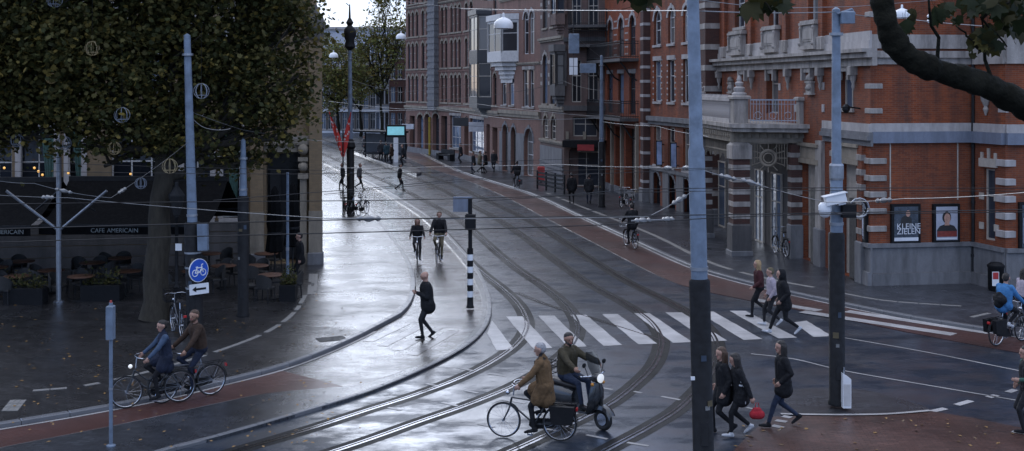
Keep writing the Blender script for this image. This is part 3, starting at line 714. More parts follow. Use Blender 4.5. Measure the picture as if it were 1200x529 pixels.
for k in range(3):
    x = f.x((709, 727, 747)[k])
    MB().tube([(x, -.05, zz(137.5)-1.3), (x, -.4, zz(137.5)-1.1), (x, -.8, zz(137.5)-.5), (x, -1.05, zz(137.5)-.2)], .05, 6).build('balcony_bracket', M['iron'], rt)
    MB().tube([(x, -.05, zz(69.5)-1.3), (x, -.4, zz(69.5)-1.1), (x, -.8, zz(69.5)-.5), (x, -1.05, zz(69.5)-.2)], .05, 6).build('balcony_bracket', M['iron'], rt)
band(f, 0, f.L, 16, 16.8, .4, 'clean_stone', 'cornice'); band(f, 0, f.L, 0, .5, .06, 'grey_stone', 'plinth', False)
shell(f, 16.7, 12, M['red_brick2'])
# ---- striped pier between the two red houses
def striped_pier(label, x, y, w, d, rz, h, step, bh, z0=1.2, nm='brick_pier', bm='dark_brick', sm='clean_stone'):
    r = thing(nm, label, 'pier', (x, y, 0), rz)
    MB().box(-w/2, w/2, -d/2, d/2, 0, h).build('shaft', M[bm], r)
    MB().cbox(-w/2-.08, w/2+.08, -d/2-.08, d/2+.08, 0, .9, .05).build('base', M['grey_stone'], r)
    k = 0; z = z0
    while z < h-.3:
        obj('stone_band', boxmesh('stone_band', -w/2-.02, w/2+.02, -d/2-.02, d/2+.02, 0, bh, M[sm]), r, (0, 0, z)); z += step
    MB().cbox(-w/2-.15, w/2+.15, -d/2-.15, d/2+.15, h, h+.4, .1).build('cap', M['white_stone'], r); return r
q = G(757.5, 238); striped_pier('dark brick pier with grey stone bands, between the balcony house and its red neighbour', 7.78, 68.8, .62, .8, R(6), 16.5, .82, .16)
# ---- red house with three window bays beside the theatre
f = building('brick_house', 'red brick house with three columns of narrow windows beside the theatre', (7.9, 68.2), (9.62, 60.2)); zz = lambda v, u=790: f.z(u, v); rt = f.root
for u0, u1 in ((766.5, 774.5), (783, 790.5), (800.5, 809)):
    a, c = f.x(u0), f.x(u1)
    window(f, a, c, zz(51), zz(9), (c-a)/2, 0, 1, 'frame_white', .22, 'clean_stone', None, 'clean_stone'); window(f, a, c, zz(120), zz(70), 0, 0, 1, 'frame_white', .22, 'clean_stone', 'clean_stone'); window(f, a, c, zz(197), zz(150), 0, 0, 1, 'frame_cream', .22, 'clean_stone', None)
    window(f, a, c, zz(-15), zz(-52), 0, 0, 1, 'frame_white', .22, 'clean_stone', 'clean_stone')
    ac = f.x(u0+2.2+(u0-766)*.04); window(f, ac-.72, ac+.72, .04, 1.9, .7, 0, 0, 'frame_dark', .4, None, None, 'grey_stone', name='cellar_window', gl=M['glass'])
    for k in range(8): bands_row(f, [(a-.22, a-.012), (c+.012, c+.22)], zz(119)+k*.32, .09, 'clean_stone')
band(f, 0, f.L, zz(148), zz(138), .28, 'grey_stone')
MB().extr([(0, 0), (f.L, 0), (f.L, .02), (0, .02)], -.05, 0).build('plinth', M['grey_stone'], rt)
bands_row(f, [(.02, f.x(766)), ], .05, 2.2, 'grey_stone', 'plinth_block', .06)
for a, c in (((777.5), 784.2), (793.5, 801.5), (813, 817)): bands_row(f, [(f.x(a), min(f.L, f.x(c)))], .05, 1.95, 'grey_stone', 'plinth_block', .06)
band(f, 0, f.L, 2.02, 2.2, .12, 'grey_stone', 'plinth_cap', False)
for u in (778, 795):
    x = f.x(u); b = MB(); b.box(x-.03, x+.03, -.46, -.1, 2.35, 3.75); b.box(x-.02, x+.02, -.1, 0, 2.5, 2.56); b.box(x-.02, x+.02, -.1, 0, 3.5, 3.56)
    q = b.build('banner_panel', M['black'], rt); MB().box(x-.036, x+.036, -.42, -.14, 2.42, 3.68).build('banner_print', mat('pale_blue_banner', (.3, .38, .55), .5, var=.5, scale=2), q)
band(f, 0, f.L, 16.4, 17.2, .4, 'clean_stone', 'cornice'); shell(f, 17.1, 12, M['red_brick'])
x = f.x(763); MB().tube([(f.x(816), -.12, .2), (f.x(816), -.12, 16)], .06, 8).build('downpipe', M['zinc'], rt)
# ------------------------------------------------------------------ the theatre on the corner
T0, T1 = Vector((9.75, 58.6, 0)), Vector((12.0, 40.0, 0))
f = building('theatre', 'red brick theatre with white stone bands, balcony portico and stone plinth on the street corner', T0, T1, 'building'); th = f.root
zz = lambda v, u=1000: f.z(u, v); L = f.L
# upper floor windows over stone aprons
for u0, u1 in ((861, 873), (901, 912.5), (947, 959)):
    a, c = f.x(u0), f.x(u1); window(f, a, c, f.z(u0, 33), 11.2, 0, 1, 1, 'frame_white', .3, 'white_stone', 'white_stone')
    b = MB(); z0 = 8.15
    b.box(a-.2, c+.2, -.2, -.02, z0+.14, z0+.92); b.box(a-.3, c+.3, -.28, -.01, z0+.93, z0+1.03); b.box(a-.26, c+.26, -.24, -.012, z0+1.032, z0+1.1); b.box(a-.28, c+.28, -.3, -.012, z0, z0+.138)
    b.box(a-.02, c+.02, -.23, -.19, z0+.3, z0+.78); b.box(a+.06, c-.06, -.25, -.225, z0+.38, z0+.7)
    for s_ in (a-.14, c+.14):
        b.extr([(s_-.1, z0+.14), (s_+.1, z0+.14), (s_+.05, z0+.5), (s_+.08, z0+.8), (s_+.06, z0+.9), (s_-.06, z0+.9), (s_-.08, z0+.8), (s_-.05, z0+.5)], -.29, -.2); b.sphere((s_, -.29, z0+.22), .08, 8, 6); b.sphere((s_, -.27, z0+.8), .06, 8, 6)
    b.build('window_apron', M['white_stone'], th)
for u in (851, 882, 923, 966):          # brick pilasters with stone feet between them
    x = f.x(u); MB().box(x-.2, x+.2, -.16, .01, 8.2, 12.5).build('pilaster', M['red_brick'], th); MB().cbox(x-.24, x+.24, -.22, 0, 8.12, 8.6, .04).build('pilaster_foot', M['white_stone'], th)
# middle zone
a, c = f.x(898), f.x(912); window(f, a, c, 5.62, f.z(905, 77), 0, 1, 1, 'frame_cream', .35, None, 'white_stone', name='door')
a, c = f.x(984), f.x(1000); window(f, a, c, f.z(992, 127), f.z(992, 79), 0, 1, 0, 'frame_cream', .3, 'white_stone', 'white_stone')
a, c = f.x(834), f.x(846); window(f, a, c, 5.62, 7.2, 0, 1, 1, 'frame_cream', .3, None, None)
for u in (858, 951):                    # carved relief panels
    x = f.x(u); zc = f.z(u, 103); b = MB(); b.box(x-.3, x+.3, -.12, .01, zc-.2, zc+.18); b.box(x-.38, x+.38, -.16, 0, zc-.27, zc-.2); b.box(x-.36, x+.36, -.15, 0, zc+.18, zc+.25)
    b.sphere((x, -.1, zc+.38), .13, 8, 6); b.sphere((x-.24, -.08, zc+.32), .08, 8, 6); b.sphere((x+.24, -.08, zc+.32), .08, 8, 6); b.sphere((x, -.13, zc), .11, 8, 6); b.sphere((x-.17, -.12, zc-.02), .08, 8, 6); b.sphere((x+.17, -.12, zc-.02), .08, 8, 6)
    b.build('relief_panel', M['white_stone'], th, 40)
for u in (845, 883, 926, 964, 1003):    # hanging corbels below the cornice
    x = f.x(u); zt = 7.45; b = MB(); b.cbox(x-.14, x+.14, -.26, 0, zt-.3, zt, .02); b.lathe([(.02, -.85), (.07, -.7), (.05, -.6), (.11, -.45), (.12, -.3)], 8, (x, -.1, zt)); b.build('corbel', M['white_stone'], th, 40)
for u in (872, 905, 948, 992):
    x = f.x(u); b = MB(); b.box(x-.42, x+.42, -.1, 0, 7.28, 7.44); b.box(x-.5, x-.36, -.16, 0, 6.98, 7.44); b.box(x+.36, x+.5, -.16, 0, 6.98, 7.44); b.build('frieze_panel', M['white_stone'], th)
# small white blocks in the brickwork
for u, v in ((914, 102), (965, 101), (965, 127), (933, 127)):
    obj('stone_block', boxmesh('stone_block', -.11, .11, -.03, .01, -.14, .14, M['clean_stone']), th, (f.x(u), 0, f.z(u, v)))
# mouldings
def moulding(fc, prof, x0, x1, m, name, rt=None):
    b = MB()
    for (za, zb, o_) in prof: b.box(x0, x1, -o_, .01, za, zb)
    return b.build(name, M[m], rt or fc.root)
CORN = [(7.45, 7.72, .16), (7.722, 7.9, .36), (7.902, 8.02, .52)]
STRG = [(4.75, 4.98, .1), (4.982, 5.22, .24), (5.222, 5.5, .12)]
moulding(f, CORN, 0, L+.52, 'white_stone', 'cornice'); moulding(f, [(8.022, 8.3, .1), (8.302, 8.62, .06)], 0, L+.1, 'clean_stone', 'parapet_band')
moulding(f, [(5.222, 5.5, .1)], f.x(966), L+.1, 'clean_stone', 'string_course'); moulding(f, [(4.75, 4.95, .08), (4.952, 5.1, .2), (5.102, 5.22, .14)], f.x(966), L+.2, 'grey_stone', 'string_course')
# ground floor doors and pilasters between portico and corner
for u0, u1, zt in ((940, 961, 4.35), (984, 1008, 4.35)):
    a, c = f.x(u0), f.x(u1); o = window(f, a, c, .12, f.z((u0+u1)/2, 193), 0, 1, 1, 'frame_cream', .35, None, None, name='door', gl=M['frame_cream'])
    b = MB(); w = c-a
    for k in (-1, 1):
        for z0, z1 in ((.3, 1.2), (1.35, 2.1)): b.box(k*w*.24-w*.15, k*w*.24+w*.15, -.01, .03, z0, z1)
    b.build('door_panel', M['frame_cream'], o)
    moulding(f, [(f.z((u0+u1)/2, 192), f.z((u0+u1)/2, 186), .16), (f.z((u0+u1)/2, 185.8), f.z((u0+u1)/2, 172), .1), (f.z((u0+u1)/2, 171.8), f.z((u0+u1)/2, 168), .2)], a-.15, c+.15, 'tan_stone', 'door_head')
    MB().box(c-w*.36, c-.06, -.12, .02, .14, 2.9).build('dark_shutter', M['frame_dark'], th)
for u in (935, 963, 980, 1011.5):
    x = f.x(u); wdt = .2 if u != 963 else .3
    MB().box(x-wdt, x+wdt, -.14, .01, 1.5, 4.74).build('pilaster', M['red_brick'] if u > 975 else M['white_stone'], th)
    MB().cbox(x-wdt-.06, x+wdt+.06, -.2, 0, .0, 1.5, .04).build('pilaster_base', M['grey_stone'], th)
    if u > 975:
        for k in range(6): obj('quoin_block', boxmesh('quoin_block', -.21, .21, -.17, 0, 0, .2, M['white_stone'], .015), th, (x, 0, 1.75+k*.5))
# plinth of the street front near the corner
moulding(f, [(0, .55, .16), (.552, 1.36, .06), (1.362, 1.5, .14)], f.x(1012), L+.14, 'grey_stone', 'plinth')
shell_h = 15.5
wall_mesh(L, shell_h, f.holes).build('wall', M['red_brick'], th)
# corner quoins wrap round both faces
def wrap(z, h, w=.55, out=.06): obj('quoin_block', boxmesh('quoin_block', -w, out, -out, w, 0, h, M['white_stone'], .02), th, (L, 0, z))
for v in (271, 250.5, 231, 212, 192): wrap(f.z(1018, v), .19)
for v in (133, 104, 76): wrap(f.z(1018, v), .17, .42, .02)
for z in (9.1, 9.9, 10.7, 11.5): wrap(z, .17, .42, .02)
# ---- return wall facing the camera (local frame: x' along it)
A = Matrix.Translation(f.p0) @ Matrix.Rotation(f.rz, 4, 'Z'); Ai = A.inverted()
def sub(p0, p1):
    s = Fac(th, p0, p1); s.M = Ai @ Matrix.Translation(s.p0) @ Matrix.Rotation(s.rz, 4, 'Z'); return s
def put(o, s): o.matrix_basis = s.M @ o.matrix_basis; return o
C1 = Vector((15.62, 40.55, 0)); C2 = Vector((16.05, 38.85, 0)); C3 = Vector((24, 39.2, 0))
s1 = sub(T1, C1); z1 = lambda v: s1.z(1080, v)
put(wall_mesh(s1.L, shell_h, []).build('return_wall', M['red_brick'], th), s1)
put(moulding(s1, [(0, .5, .16), (.502, 1.36, .06), (1.362, 1.5, .14)], .0, s1.L, 'grey_stone', 'plinth'), s1)
put(moulding(s1, [(5.24, 5.52, .08)], 0, s1.L, 'clean_stone', 'string_course'), s1); put(moulding(s1, [(4.86, 5.238, .16)], 0, s1.L, 'zinc', 'gutter'), s1)
put(moulding(s1, [(8.03, 8.5, .1), (7.5, 7.72, .08), (7.722, 7.95, .2)], 0, s1.L, 'white_stone', 'cornice'), s1)
for u in (1043, 1122):
    x = s1.x(u); put(MB().box(x-.018, x+.018, -.03, .0, z1(235), 4.84).build('conduit', M['frame_cream'], th), s1)
x = s1.x(1138); put(MB().tube([(x, -.12, .3), (x, -.12, 11)], .055, 8).build('downpipe', M['iron'], th), s1)
for zq in (1.0, 2.8, 4.7, 6.5, 8.4): put(MB().lathe([(.075, 0), (.075, .09)], 8, (x, -.12, zq)).build('pipe_bracket', M['iron'], th), s1)
# posters in dark cases
def text_mesh(body, size, m, name, align='CENTER'):
    cu = bpy.data.curves.new(name, 'FONT'); cu.body = body; cu.size = size; cu.extrude = .002; cu.align_x = align; cu.align_y = 'CENTER'
    o = bpy.data.objects.new(name, cu); COL.objects.link(o); dg = bpy.context.evaluated_depsgraph_get()
    me = bpy.data.meshes.new_from_object(o.evaluated_get(dg)); bpy.data.objects.remove(o); bpy.data.curves.remove(cu)
    me.materials.clear(); me.materials.append(m); me.transform(Matrix.Rotation(R(90), 4, 'X')); me.name = name; return me
M['print_white'] = mat('white_print', (.62, .62, .64), .5, 0, .1); M['skin_print'] = mat('portrait_print', (.4, .22, .16), .5, 0, .3, 12)
M['poster_glass'] = mat('poster_slate', (.045, .055, .07), .25, 0, .5, 5); M['poster_pale'] = mat('poster_pale_ground', (.36, .37, .42), .25, 0, .12, 4)
M['poster_red'] = mat('poster_red_shirt', (.2, .03, .02), .4, 0, .3, 9); M['hair_print'] = mat('dark_print', (.02, .017, .016), .5)
def poster(s, u0, u1, v0, v1, kind):
    a, c = s.x(u0), s.x(u1); um = (u0+u1)/2; zb, zt = s.z(um, v1), s.z(um, v0); w, h = c-a, zt-zb; xm = (a+c)/2
    b = MB(); t = .09
    b.box(-w/2-t, w/2+t, -.12, 0, -t, h+t); o = b.build('poster_case', M['black'], th); o.matrix_basis = s.M @ Matrix.Translation((xm, 0, zb))
    def layer(poly, y, m, nm): MB().extr(poly, y, y+.004).build(nm, M[m], o)
    rect = lambda x0, x1, z0, z1: [(x0, z0), (x1, z0), (x1, z1), (x0, z1)]
    ell = lambda cx, cz, rx, rz_, n=14: [(cx+math.cos(2*math.pi*k/n)*rx, cz+math.sin(2*math.pi*k/n)*rz_) for k in range(n)]
    layer(rect(-w/2, w/2, 0, h), -.125, 'poster_glass' if kind != 2 else 'poster_pale', 'poster')
    if kind == 1:
        layer(rect(-w/2, w/2, 0, h*.1), -.13, 'print_white', 'poster_print'); layer([(-.22, h*.4), (.22, h*.4), (.18, h*.66), (.06, h*.74), (-.06, h*.74), (-.18, h*.66)], -.13, 'hair_print', 'poster_print'); layer(ell(.06, h*.8, .08, .11), -.134, 'skin_print', 'poster_print')
        for k, (t_, zf) in enumerate((('KLEINE', .42), ('ZIELEN', .27))): obj('lettering', text_mesh(t_, .27, M['print_white'], 'lettering'), o, (.08, -.136, h*zf))
    elif kind == 2:
        layer(rect(-w/2+.03, w/2-.03, .03, h*.07), -.13, 'print_white', 'poster_print'); layer([(-.36, h*.1), (.36, h*.1), (.36, h*.3), (.26, h*.42), (.1, h*.47), (-.1, h*.47), (-.26, h*.42), (-.36, h*.3)], -.13, 'hair_print', 'poster_print'); layer(rect(-.35, .35, h*.1, h*.27), -.134, 'poster_red', 'poster_print')
        layer([(-.09, h*.44), (.09, h*.44), (.08, h*.56), (-.08, h*.56)], -.134, 'skin_print', 'poster_print'); layer(ell(-.01, h*.68, .16, .2), -.13, 'hair_print', 'poster_print'); layer(ell(.01, h*.65, .115, .17), -.135, 'skin_print', 'poster_print')
    elif kind == 3: layer(rect(-w/2+.04, w/2-.04, h*.1, h*.7), -.13, 'poster_pale', 'poster_print')
    return o
s1.M = s1.M; poster(s1, 1046, 1074, 242, 282, 1); poster(s1, 1095, 1120, 242, 281, 2)
sT = f; sT.M = Matrix.Identity(4); poster(f, 1010.5, 1016.5, 240, 280, 3)
# ---- narrow front turning towards the camera, then the last front
s2 = sub(C1, C2); s3 = sub(C2, C3); z2 = lambda v: s2.z(1160, v)
hx0, hx1 = s2.x(1153), s2.x(1166)
hol = [(hx0, hx1, z2(282), z2(198), 0, .3)]
put(wall_mesh(s2.L, shell_h, hol).build('wall', M['red_brick'], th), s2); put(wall_mesh(s3.L, shell_h, []).build('return_wall', M['red_brick'], th), s3)
wn_ = put(obj('window', frame_mesh(hx1-hx0, z2(198)-z2(282), 0, 0, M['frame_cream'], 0, 1), th, ((hx0+hx1)/2, .1, z2(282))), s2); obj('pane', pane_mesh(hx1-hx0, z2(198)-z2(282), 0, M['glass']), wn_, (0, .045, 0))
put(MB().box(hx0-.15, hx1+.15, -.1, 0, z2(196), z2(186)).build('lintel', M['frame_cream'], th), s2)
for k in (-1, 0, 1): put(MB().box((hx0+hx1)/2+k*.35-.05, (hx0+hx1)/2+k*.35+.05, -.06, 0, z2(186), z2(174 if k == 0 else 179)).build('ornament', M['frame_cream'], th), s2)
for v in (227, 262):
    for e in (hx0-.1, hx1+.1): put(MB().box(e-.11, e+.11, -.04, 0, z2(v+8), z2(v)).build('stone_block', M['frame_cream'], th), s2)
for s_ in (s2, s3):
    e = s_.L
    put(moulding(s_, [(0, .5, .16), (.502, 1.36, .06), (1.362, 1.5, .14)], 0 if s_ is s2 else -.0, e, 'grey_stone', 'plinth'), s_)
    put(moulding(s_, [(5.24, 5.52, .08)], 0, e, 'clean_stone', 'string_course'), s_); put(moulding(s_, [(4.86, 5.238, .16)], 0, e, 'zinc', 'gutter'), s_); put(moulding(s_, [(7.5, 8.5, .1)], 0, e, 'white_stone', 'cornice'), s_)
for k, v in enumerate((278, 257, 237, 217, 195)):
    q = obj('quoin_block', boxmesh('quoin_block', -.42, .07, -.07, .5, 0, .22, M['clean_stone'], .02), th, (s2.L, 0, s2.z(1175, v))); put(q, s2)
for v in (132, 74, 16): put(obj('quoin_block', boxmesh('quoin_block', -.36, .02, -.02, .5, 0, .17, M['clean_stone'], .02), th, (s2.L, 0, s2.z(1175, v))), s2)
b = MB(); x = s2.x(1157); b.lathe([(.02, -.5), (.1, -.3), (.06, -.2), (.16, 0), (.2, .3), (.1, .42)], 8, (x, -.06, z2(118))); put(b.build('ornament', M['white_stone'], th, 40), s2)
poster(s3, 1196, 1224, 240, 290, 3)
b = MB()
b.prism([(T1.x, T1.y), (C1.x, C1.y), (C2.x, C2.y), (C3.x, C3.y), (30, 60), (T0.x+1, T0.y+2), (T0.x, T0.y)], shell_h, shell_h+.3); o = b.build('roof', M['roof'], th); o.matrix_basis = Ai
b = MB(); 
for a, c in ((C3, Vector((30, 60, 0))), (Vector((30, 60, 0)), Vector((T0.x+1, T0.y+2, 0))), (Vector((T0.x+1, T0.y+2, 0)), T0)): b.quad((a.x, a.y, 0), (c.x, c.y, 0), (c.x, c.y, shell_h), (a.x, a.y, shell_h))
o = b.build('side_wall', M['red_brick'], th); o.matrix_basis = Ai
MB().box(f.x(1004), f.x(1014), -.03, .0, 3.5, 4.6).build('dark_panel', M['dark_brick'], th)
# bracket lamp by the window, left-hand striped corner pier
xx = f.x(1008); b = MB(); b.tube([(xx, 0, 6.0), (xx, -.35, 6.05), (xx, -.45, 6.0)], .03, 6); b.lathe([(.06, 0), (.14, .1), (.14, .22), (.05, .3)], 8, (xx, -.5, 5.85)); b.build('wall_floodlight', M['black'], th)
r = striped_pier('dark brick pier with white stone bands at the back corner of the theatre', 9.62, 57.6, .9, 1.0, f.rz+R(90), 14.5, 1.0, .26, 1.5, sm='white_stone')
# ---- portico with balcony
pf = Fac(th, (8.35, 53.2), (8.9, 47.0)); pr = Fac(th, (8.9, 47.0), (11.25, 46.2))
port = thing('portico', 'stone and striped brick portico carrying a balcony on the theatre front', 'portico', (0, 0, 0))
def pbox(cx, cy, w, d, z0, z1, m, nm, par=None, ch=0, rz=pf.rz):
    b = MB(); (b.cbox(-w/2, w/2, -d/2, d/2, z0, z1, ch) if ch else b.box(-w/2, w/2, -d/2, d/2, z0, z1)); return b.build(nm, M[m], par or port, 0, (cx, cy, 0), rz)
for (cx, cy) in ((8.98, 47.2), (8.45, 52.9)):
    pbox(cx, cy, .86, .86, 0, .3, 'grey_stone', 'column_base', ch=.03); pbox(cx, cy, .78, .78, .3, 1.35, 'dark_stone', 'column_base', ch=.06); pbox(cx, cy, .66, .66, 1.35, 3.9, 'dark_brick', 'column')
    for k in range(5): pbox(cx, cy, .69, .69, 1.55+k*.48, 1.55+k*.48+.2, 'white_stone', 'stone_band')
    pbox(cx, cy, .8, .8, 3.9, 4.55, 'white_stone', 'capital', ch=.12)
for (cx, cy) in ((11.0, 46.45),):
    pbox(cx, cy, .5, .5, 0, 1.4, 'grey_stone', 'pilaster_base', ch=.04); pbox(cx, cy, .42, .42, 1.4, 4.5, 'dark_brick', 'pilaster')
    for k in range(6): pbox(cx, cy, .45, .45, 1.6+k*.48, 1.6+k*.48+.18, 'white_stone', 'stone_band')
# entablature and slab
sl = [(8.3, 53.3), (8.72, 46.75), (8.95, 46.55), (11.9, 45.55), (11.6, 53.6)]
def grow(p, e): return [(p[0][0]-e, p[0][1]+e), (p[1][0]-e, p[1][1]-e*.5), (p[2][0]-e*.3, p[2][1]-e), (p[3][0]+.0, p[3][1]-e), (p[4][0], p[4][1]+e)]
ent = MB()
for a, c, w in (((8.45, 52.9), (8.95, 47.2), .42), ((8.95, 47.2), (11.6, 46.3), .42)):
    p, q = Vector((*a, 0)), Vector((*c, 0)); d = q-p; Mx = Matrix.Translation(p) @ Matrix.Rotation(math.atan2(d.y, d.x), 4, 'Z')
    ent.box(-.3, d.length+.2, -w/2, w/2, 4.553, 4.98, M=Mx)
    for k in range(int(d.length/.3)): ent.box(.1+k*.3, .24+k*.3, -w/2-.1, w/2+.1, 4.75, 4.93, M=Mx)
ent.build('entablature', M['tan_stone'], port)
MB().prism(grow(sl, .12), 4.983, 5.14).prism(grow(sl, .25), 5.142, 5.3).build('balcony_slab', M['white_stone'], port)
# pierced white balustrade on the street side, iron railing on the side towards the camera
def along(a, c): 
    p, q = Vector((*a, 0)), Vector((*c, 0)); d = q-p; return Matrix.Translation(p) @ Matrix.Rotation(math.atan2(d.y, d.x), 4, 'Z'), d.length
Mx, Ln = along((8.3, 53.0), (8.74, 47.6)); n = int(Ln/.17)
me = MB().lathe([(.045, 0), (.07, .1), (.075, .25), (.04, .45), (.035, .55), (.06, .62), (.06, .7)], 7).mesh('baluster', M['clean_stone'], 60)
for k in range(n):
    o = obj('baluster', me, port); o.matrix_basis = Mx @ Matrix.Translation((.1+k*.17, 0, 5.46))
b = MB(); b.box(0, Ln, -.1, .1, 5.303, 5.46, M=Mx); b.box(0, Ln, -.09, .09, 6.16, 6.3, M=Mx)
for k in range(n): b.add([Mx @ Vector(p) for p in ((.06+k*.17, -.05, 6.3), (.14+k*.17, -.05, 6.3), (.14+k*.17, .05, 6.3), (.06+k*.17, .05, 6.3), (.1+k*.17, 0, 6.44))], [(0, 1, 4), (1, 2, 4), (2, 3, 4), (3, 0, 4)])
b.build('balustrade', M['clean_stone'], port)
Mx, Ln = along((9.35, 46.9), (11.1, 46.3))
b = MB(); b.box(0, Ln, -.02, .02, 6.2, 6.25, M=Mx); b.box(0, Ln, -.015, .015, 5.4, 5.44, M=Mx); b.box(0, Ln, -.015, .015, 6.05, 6.07, M=Mx)
for k in range(int(Ln/.12)): b.box(k*.12, k*.12+.018, -.009, .009, 5.3, 6.2, M=Mx)
for k in range(3): 
    x = .3+k*.58; b.tube([Mx @ Vector((x+.14*math.cos(t*.6), -.01, 5.62+.14*math.sin(t*.6))) for t in range(11)], .014, 5)
b.build('railing', M['galv'], port)
def pedestal(cx, cy, finial=True, w=.56, h=.95):
    pbox(cx, cy, w, w, 5.303, 5.303+h, 'white_stone', 'pedestal', ch=.02); pbox(cx, cy, w+.18, w+.18, 5.303+h, 5.303+h+.14, 'white_stone', 'pedestal_cap', ch=.05)
    if finial:
        b = MB(); z = 5.303+h+.14; b.lathe([(.3, 0), (.3, .08), (.2, .14), (.23, .22), (.23, .3), (.13, .36), (.17, .44), (.17, .5), (.09, .56), (.11, .64), (.05, .74), (.02, .8)], 12, (0, 0, z)); b.build('finial', M['clean_stone'], port, 50, (cx, cy, 0))
pedestal(8.98, 47.2); pedestal(8.3, 53.0, True, .36); pedestal(11.25, 46.3, False, .36, .9)
b = MB(); q = Vector((11.75, 45.2, 0))
pbox(11.72, 44.9, .9, .5, 5.303, 5.75, 'white_stone', 'scroll_block', ch=.1, rz=f.rz); pbox(11.72, 44.8, .62, .4, 5.75, 6.3, 'white_stone', 'scroll_block', ch=.05, rz=f.rz); pbox(11.7, 44.85, .75, .5, 6.3, 6.42, 'white_stone', 'scroll_block', ch=.04, rz=f.rz)
# iron fan grille with a ring in the camera-side opening, and the street-side frieze grille
Mx, Ln = along((9.3, 46.95), (10.75, 46.5)); b = MB(); xm = Ln/2
b.tube([Mx @ Vector((xm+.3*math.cos(t*math.pi/10), 0, 3.95+.3*math.sin(t*math.pi/10))) for t in range(20)], .06, 6, closed=True)
b.tube([Mx @ Vector((xm+.19*math.cos(t*math.pi/10), 0, 3.95+.19*math.sin(t*math.pi/10))) for t in range(20)], .03, 6, closed=True)
for t in range(12):
    a = t*math.pi/6; b.tube([Mx @ Vector((xm+.36*math.cos(a), 0, 3.95+.36*math.sin(a))), Mx @ Vector((xm+.7*math.cos(a)*(1 if abs(math.cos(a)) > .5 else .9), 0, 3.95+.56*math.sin(a)))], .02, 5)
for s_ in (0, 1):
    for k in range(5):
        x = (.04+k*.1) if s_ == 0 else Ln-.04-k*.1; b.tube([Mx @ Vector((x, 0, 3.5+k*.12)), Mx @ Vector((x, 0, 4.55))], .015, 5)
b.box(0, Ln, -.03, .03, 4.5, 4.552, M=Mx); b.build('fan_grille', M['tan_stone'], port, 50)
Mx, Ln = along((8.5, 52.4), (8.95, 47.6)); b = MB()
for k in range(int(Ln/.14)): b.box(k*.14, k*.14+.03, -.02, .02, 3.75+.25*abs(math.sin(k*.55)), 4.55, M=Mx)
b.box(0, Ln, -.03, .03, 4.1, 4.16, M=Mx); b.build('frieze_grille', M['tan_stone'], port)
# entrance doors behind the portico
for u0, u1 in ((836, 852), (868, 877), (887, 897), (906, 918)):
    a, c = f.x(u0), f.x(u1); 
    o = obj('entrance_door', frame_mesh(c-a, 3.1, 0, 0, M['frame_cream'], 1, 1), th, ((a+c)/2, -.1, .1)); obj('pane', pane_mesh(c-a, 3.1, 0, M['glass_blue']), o, (0, .045, 0))
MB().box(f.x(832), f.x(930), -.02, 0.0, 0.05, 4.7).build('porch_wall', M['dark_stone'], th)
# ------------------------------------------------------------------ hotel with the café, left
f = building('hotel', 'ochre brick hotel with pale stone piers and tall café windows, behind the plane tree', (-22.0, 42.7), (-7.35, 45.0)); ho = f.root
zz = lambda v, u=240: f.z(u, v)
for u0, u1, nv in ((-20, 14, 1), (22, 66, 1), (79, 98, 0), (213, 249, 1), (259, 283, 0)):
    a, c = f.x(u0), f.x(u1); window(f, a, c, 1.85, 5.3, 0, nv, 1, 'frame_white', .3, 'clean_stone', 'clean_stone', gl=M['glass'])
    if u0 > -10: 
        for e in (a-.02, c+.02): MB().box(e-.1, e+.1, -.06, .03, 1.86, 5.3).build('window_mullion', M['clean_stone'], ho)
for u0, u1 in ((130, 200),):
    a, c = f.x(u0), f.x(u1); window(f, a, c, 1.85, 5.3, 0, 2, 1, 'frame_white', .3, 'clean_stone', 'clean_stone', gl=M['glass'])
for u0, u1 in ((-20, 66), (79, 98), (213, 283), (130, 200)):
    for k, (z0, z1) in enumerate(((6.6, 9.2), (10.4, 13))):
        n = 2 if u1-u0 > 40 else 1
        for i in range(n):
            a, c = f.x(u0+(u1-u0)*i/n+3), f.x(u0+(u1-u0)*(i+1)/n-3); window(f, a, c, z0, z1, .4, 1, 1, 'frame_white', .25, 'clean_stone', None, 'clean_stone')
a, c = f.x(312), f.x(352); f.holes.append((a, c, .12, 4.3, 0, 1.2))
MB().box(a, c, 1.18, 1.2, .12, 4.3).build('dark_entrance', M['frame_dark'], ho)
b = MB(); b.box(a+.1, a+.5, .9, 1.0, .2, 3.6); b.box(c-.5, c-.1, .9, 1.0, .2, 3.6); b.build('entrance_door', M['frame_dark'], ho)
for u0, u1, h in ((294, 309, 5.6), (362.5, 377.5, 8.5)):
    a, c = f.x(u0), f.x(u1); b = MB(); b.box(a, c, -.35, .02, 2.1, h); o = b.build('brick_pier', M['ochre_brick'], ho)
    MB().cbox(a-.06, c+.06, -.42, .01, 0, .55, .04).build('pier_base', M['grey_stone'], ho); MB().box(a-.02, c+.02, -.37, .01, .55, 2.1).build('pier_stone', M['tan_stone'], ho)
a, c = f.x(362.5), f.x(377.5); b = MB(); b.lathe([(.3, 0), (.34, .15), (.3, .35), (.36, .5), (.3, .8), (.18, 1.0), (.12, 1.1), (.05, 1.3)], 10, ((a+c)/2, -.17, 8.5)); b.build('pier_finial', M['dark_stone'], ho, 50)
x0, x1 = f.x(350), f.x(361); b = MB()
b.box(x0, x1, -.28, .01, 0, .5); b.box(x0+.05, x1-.05, -.22, .01, .5, 3.3); b.box(x0-.02, x1+.02, -.32, .01, 3.3, 3.5); b.sphere(((x0+x1)/2, -.16, 3.75), .2, 10, 7); b.box(x0-.02, x1, -.3, .01, 3.95, 4.1); b.sphere(((x0+x1)/2, -.16, 4.4), .22, 10, 7); b.build('stone_console', M['tan_stone'], ho, 50)
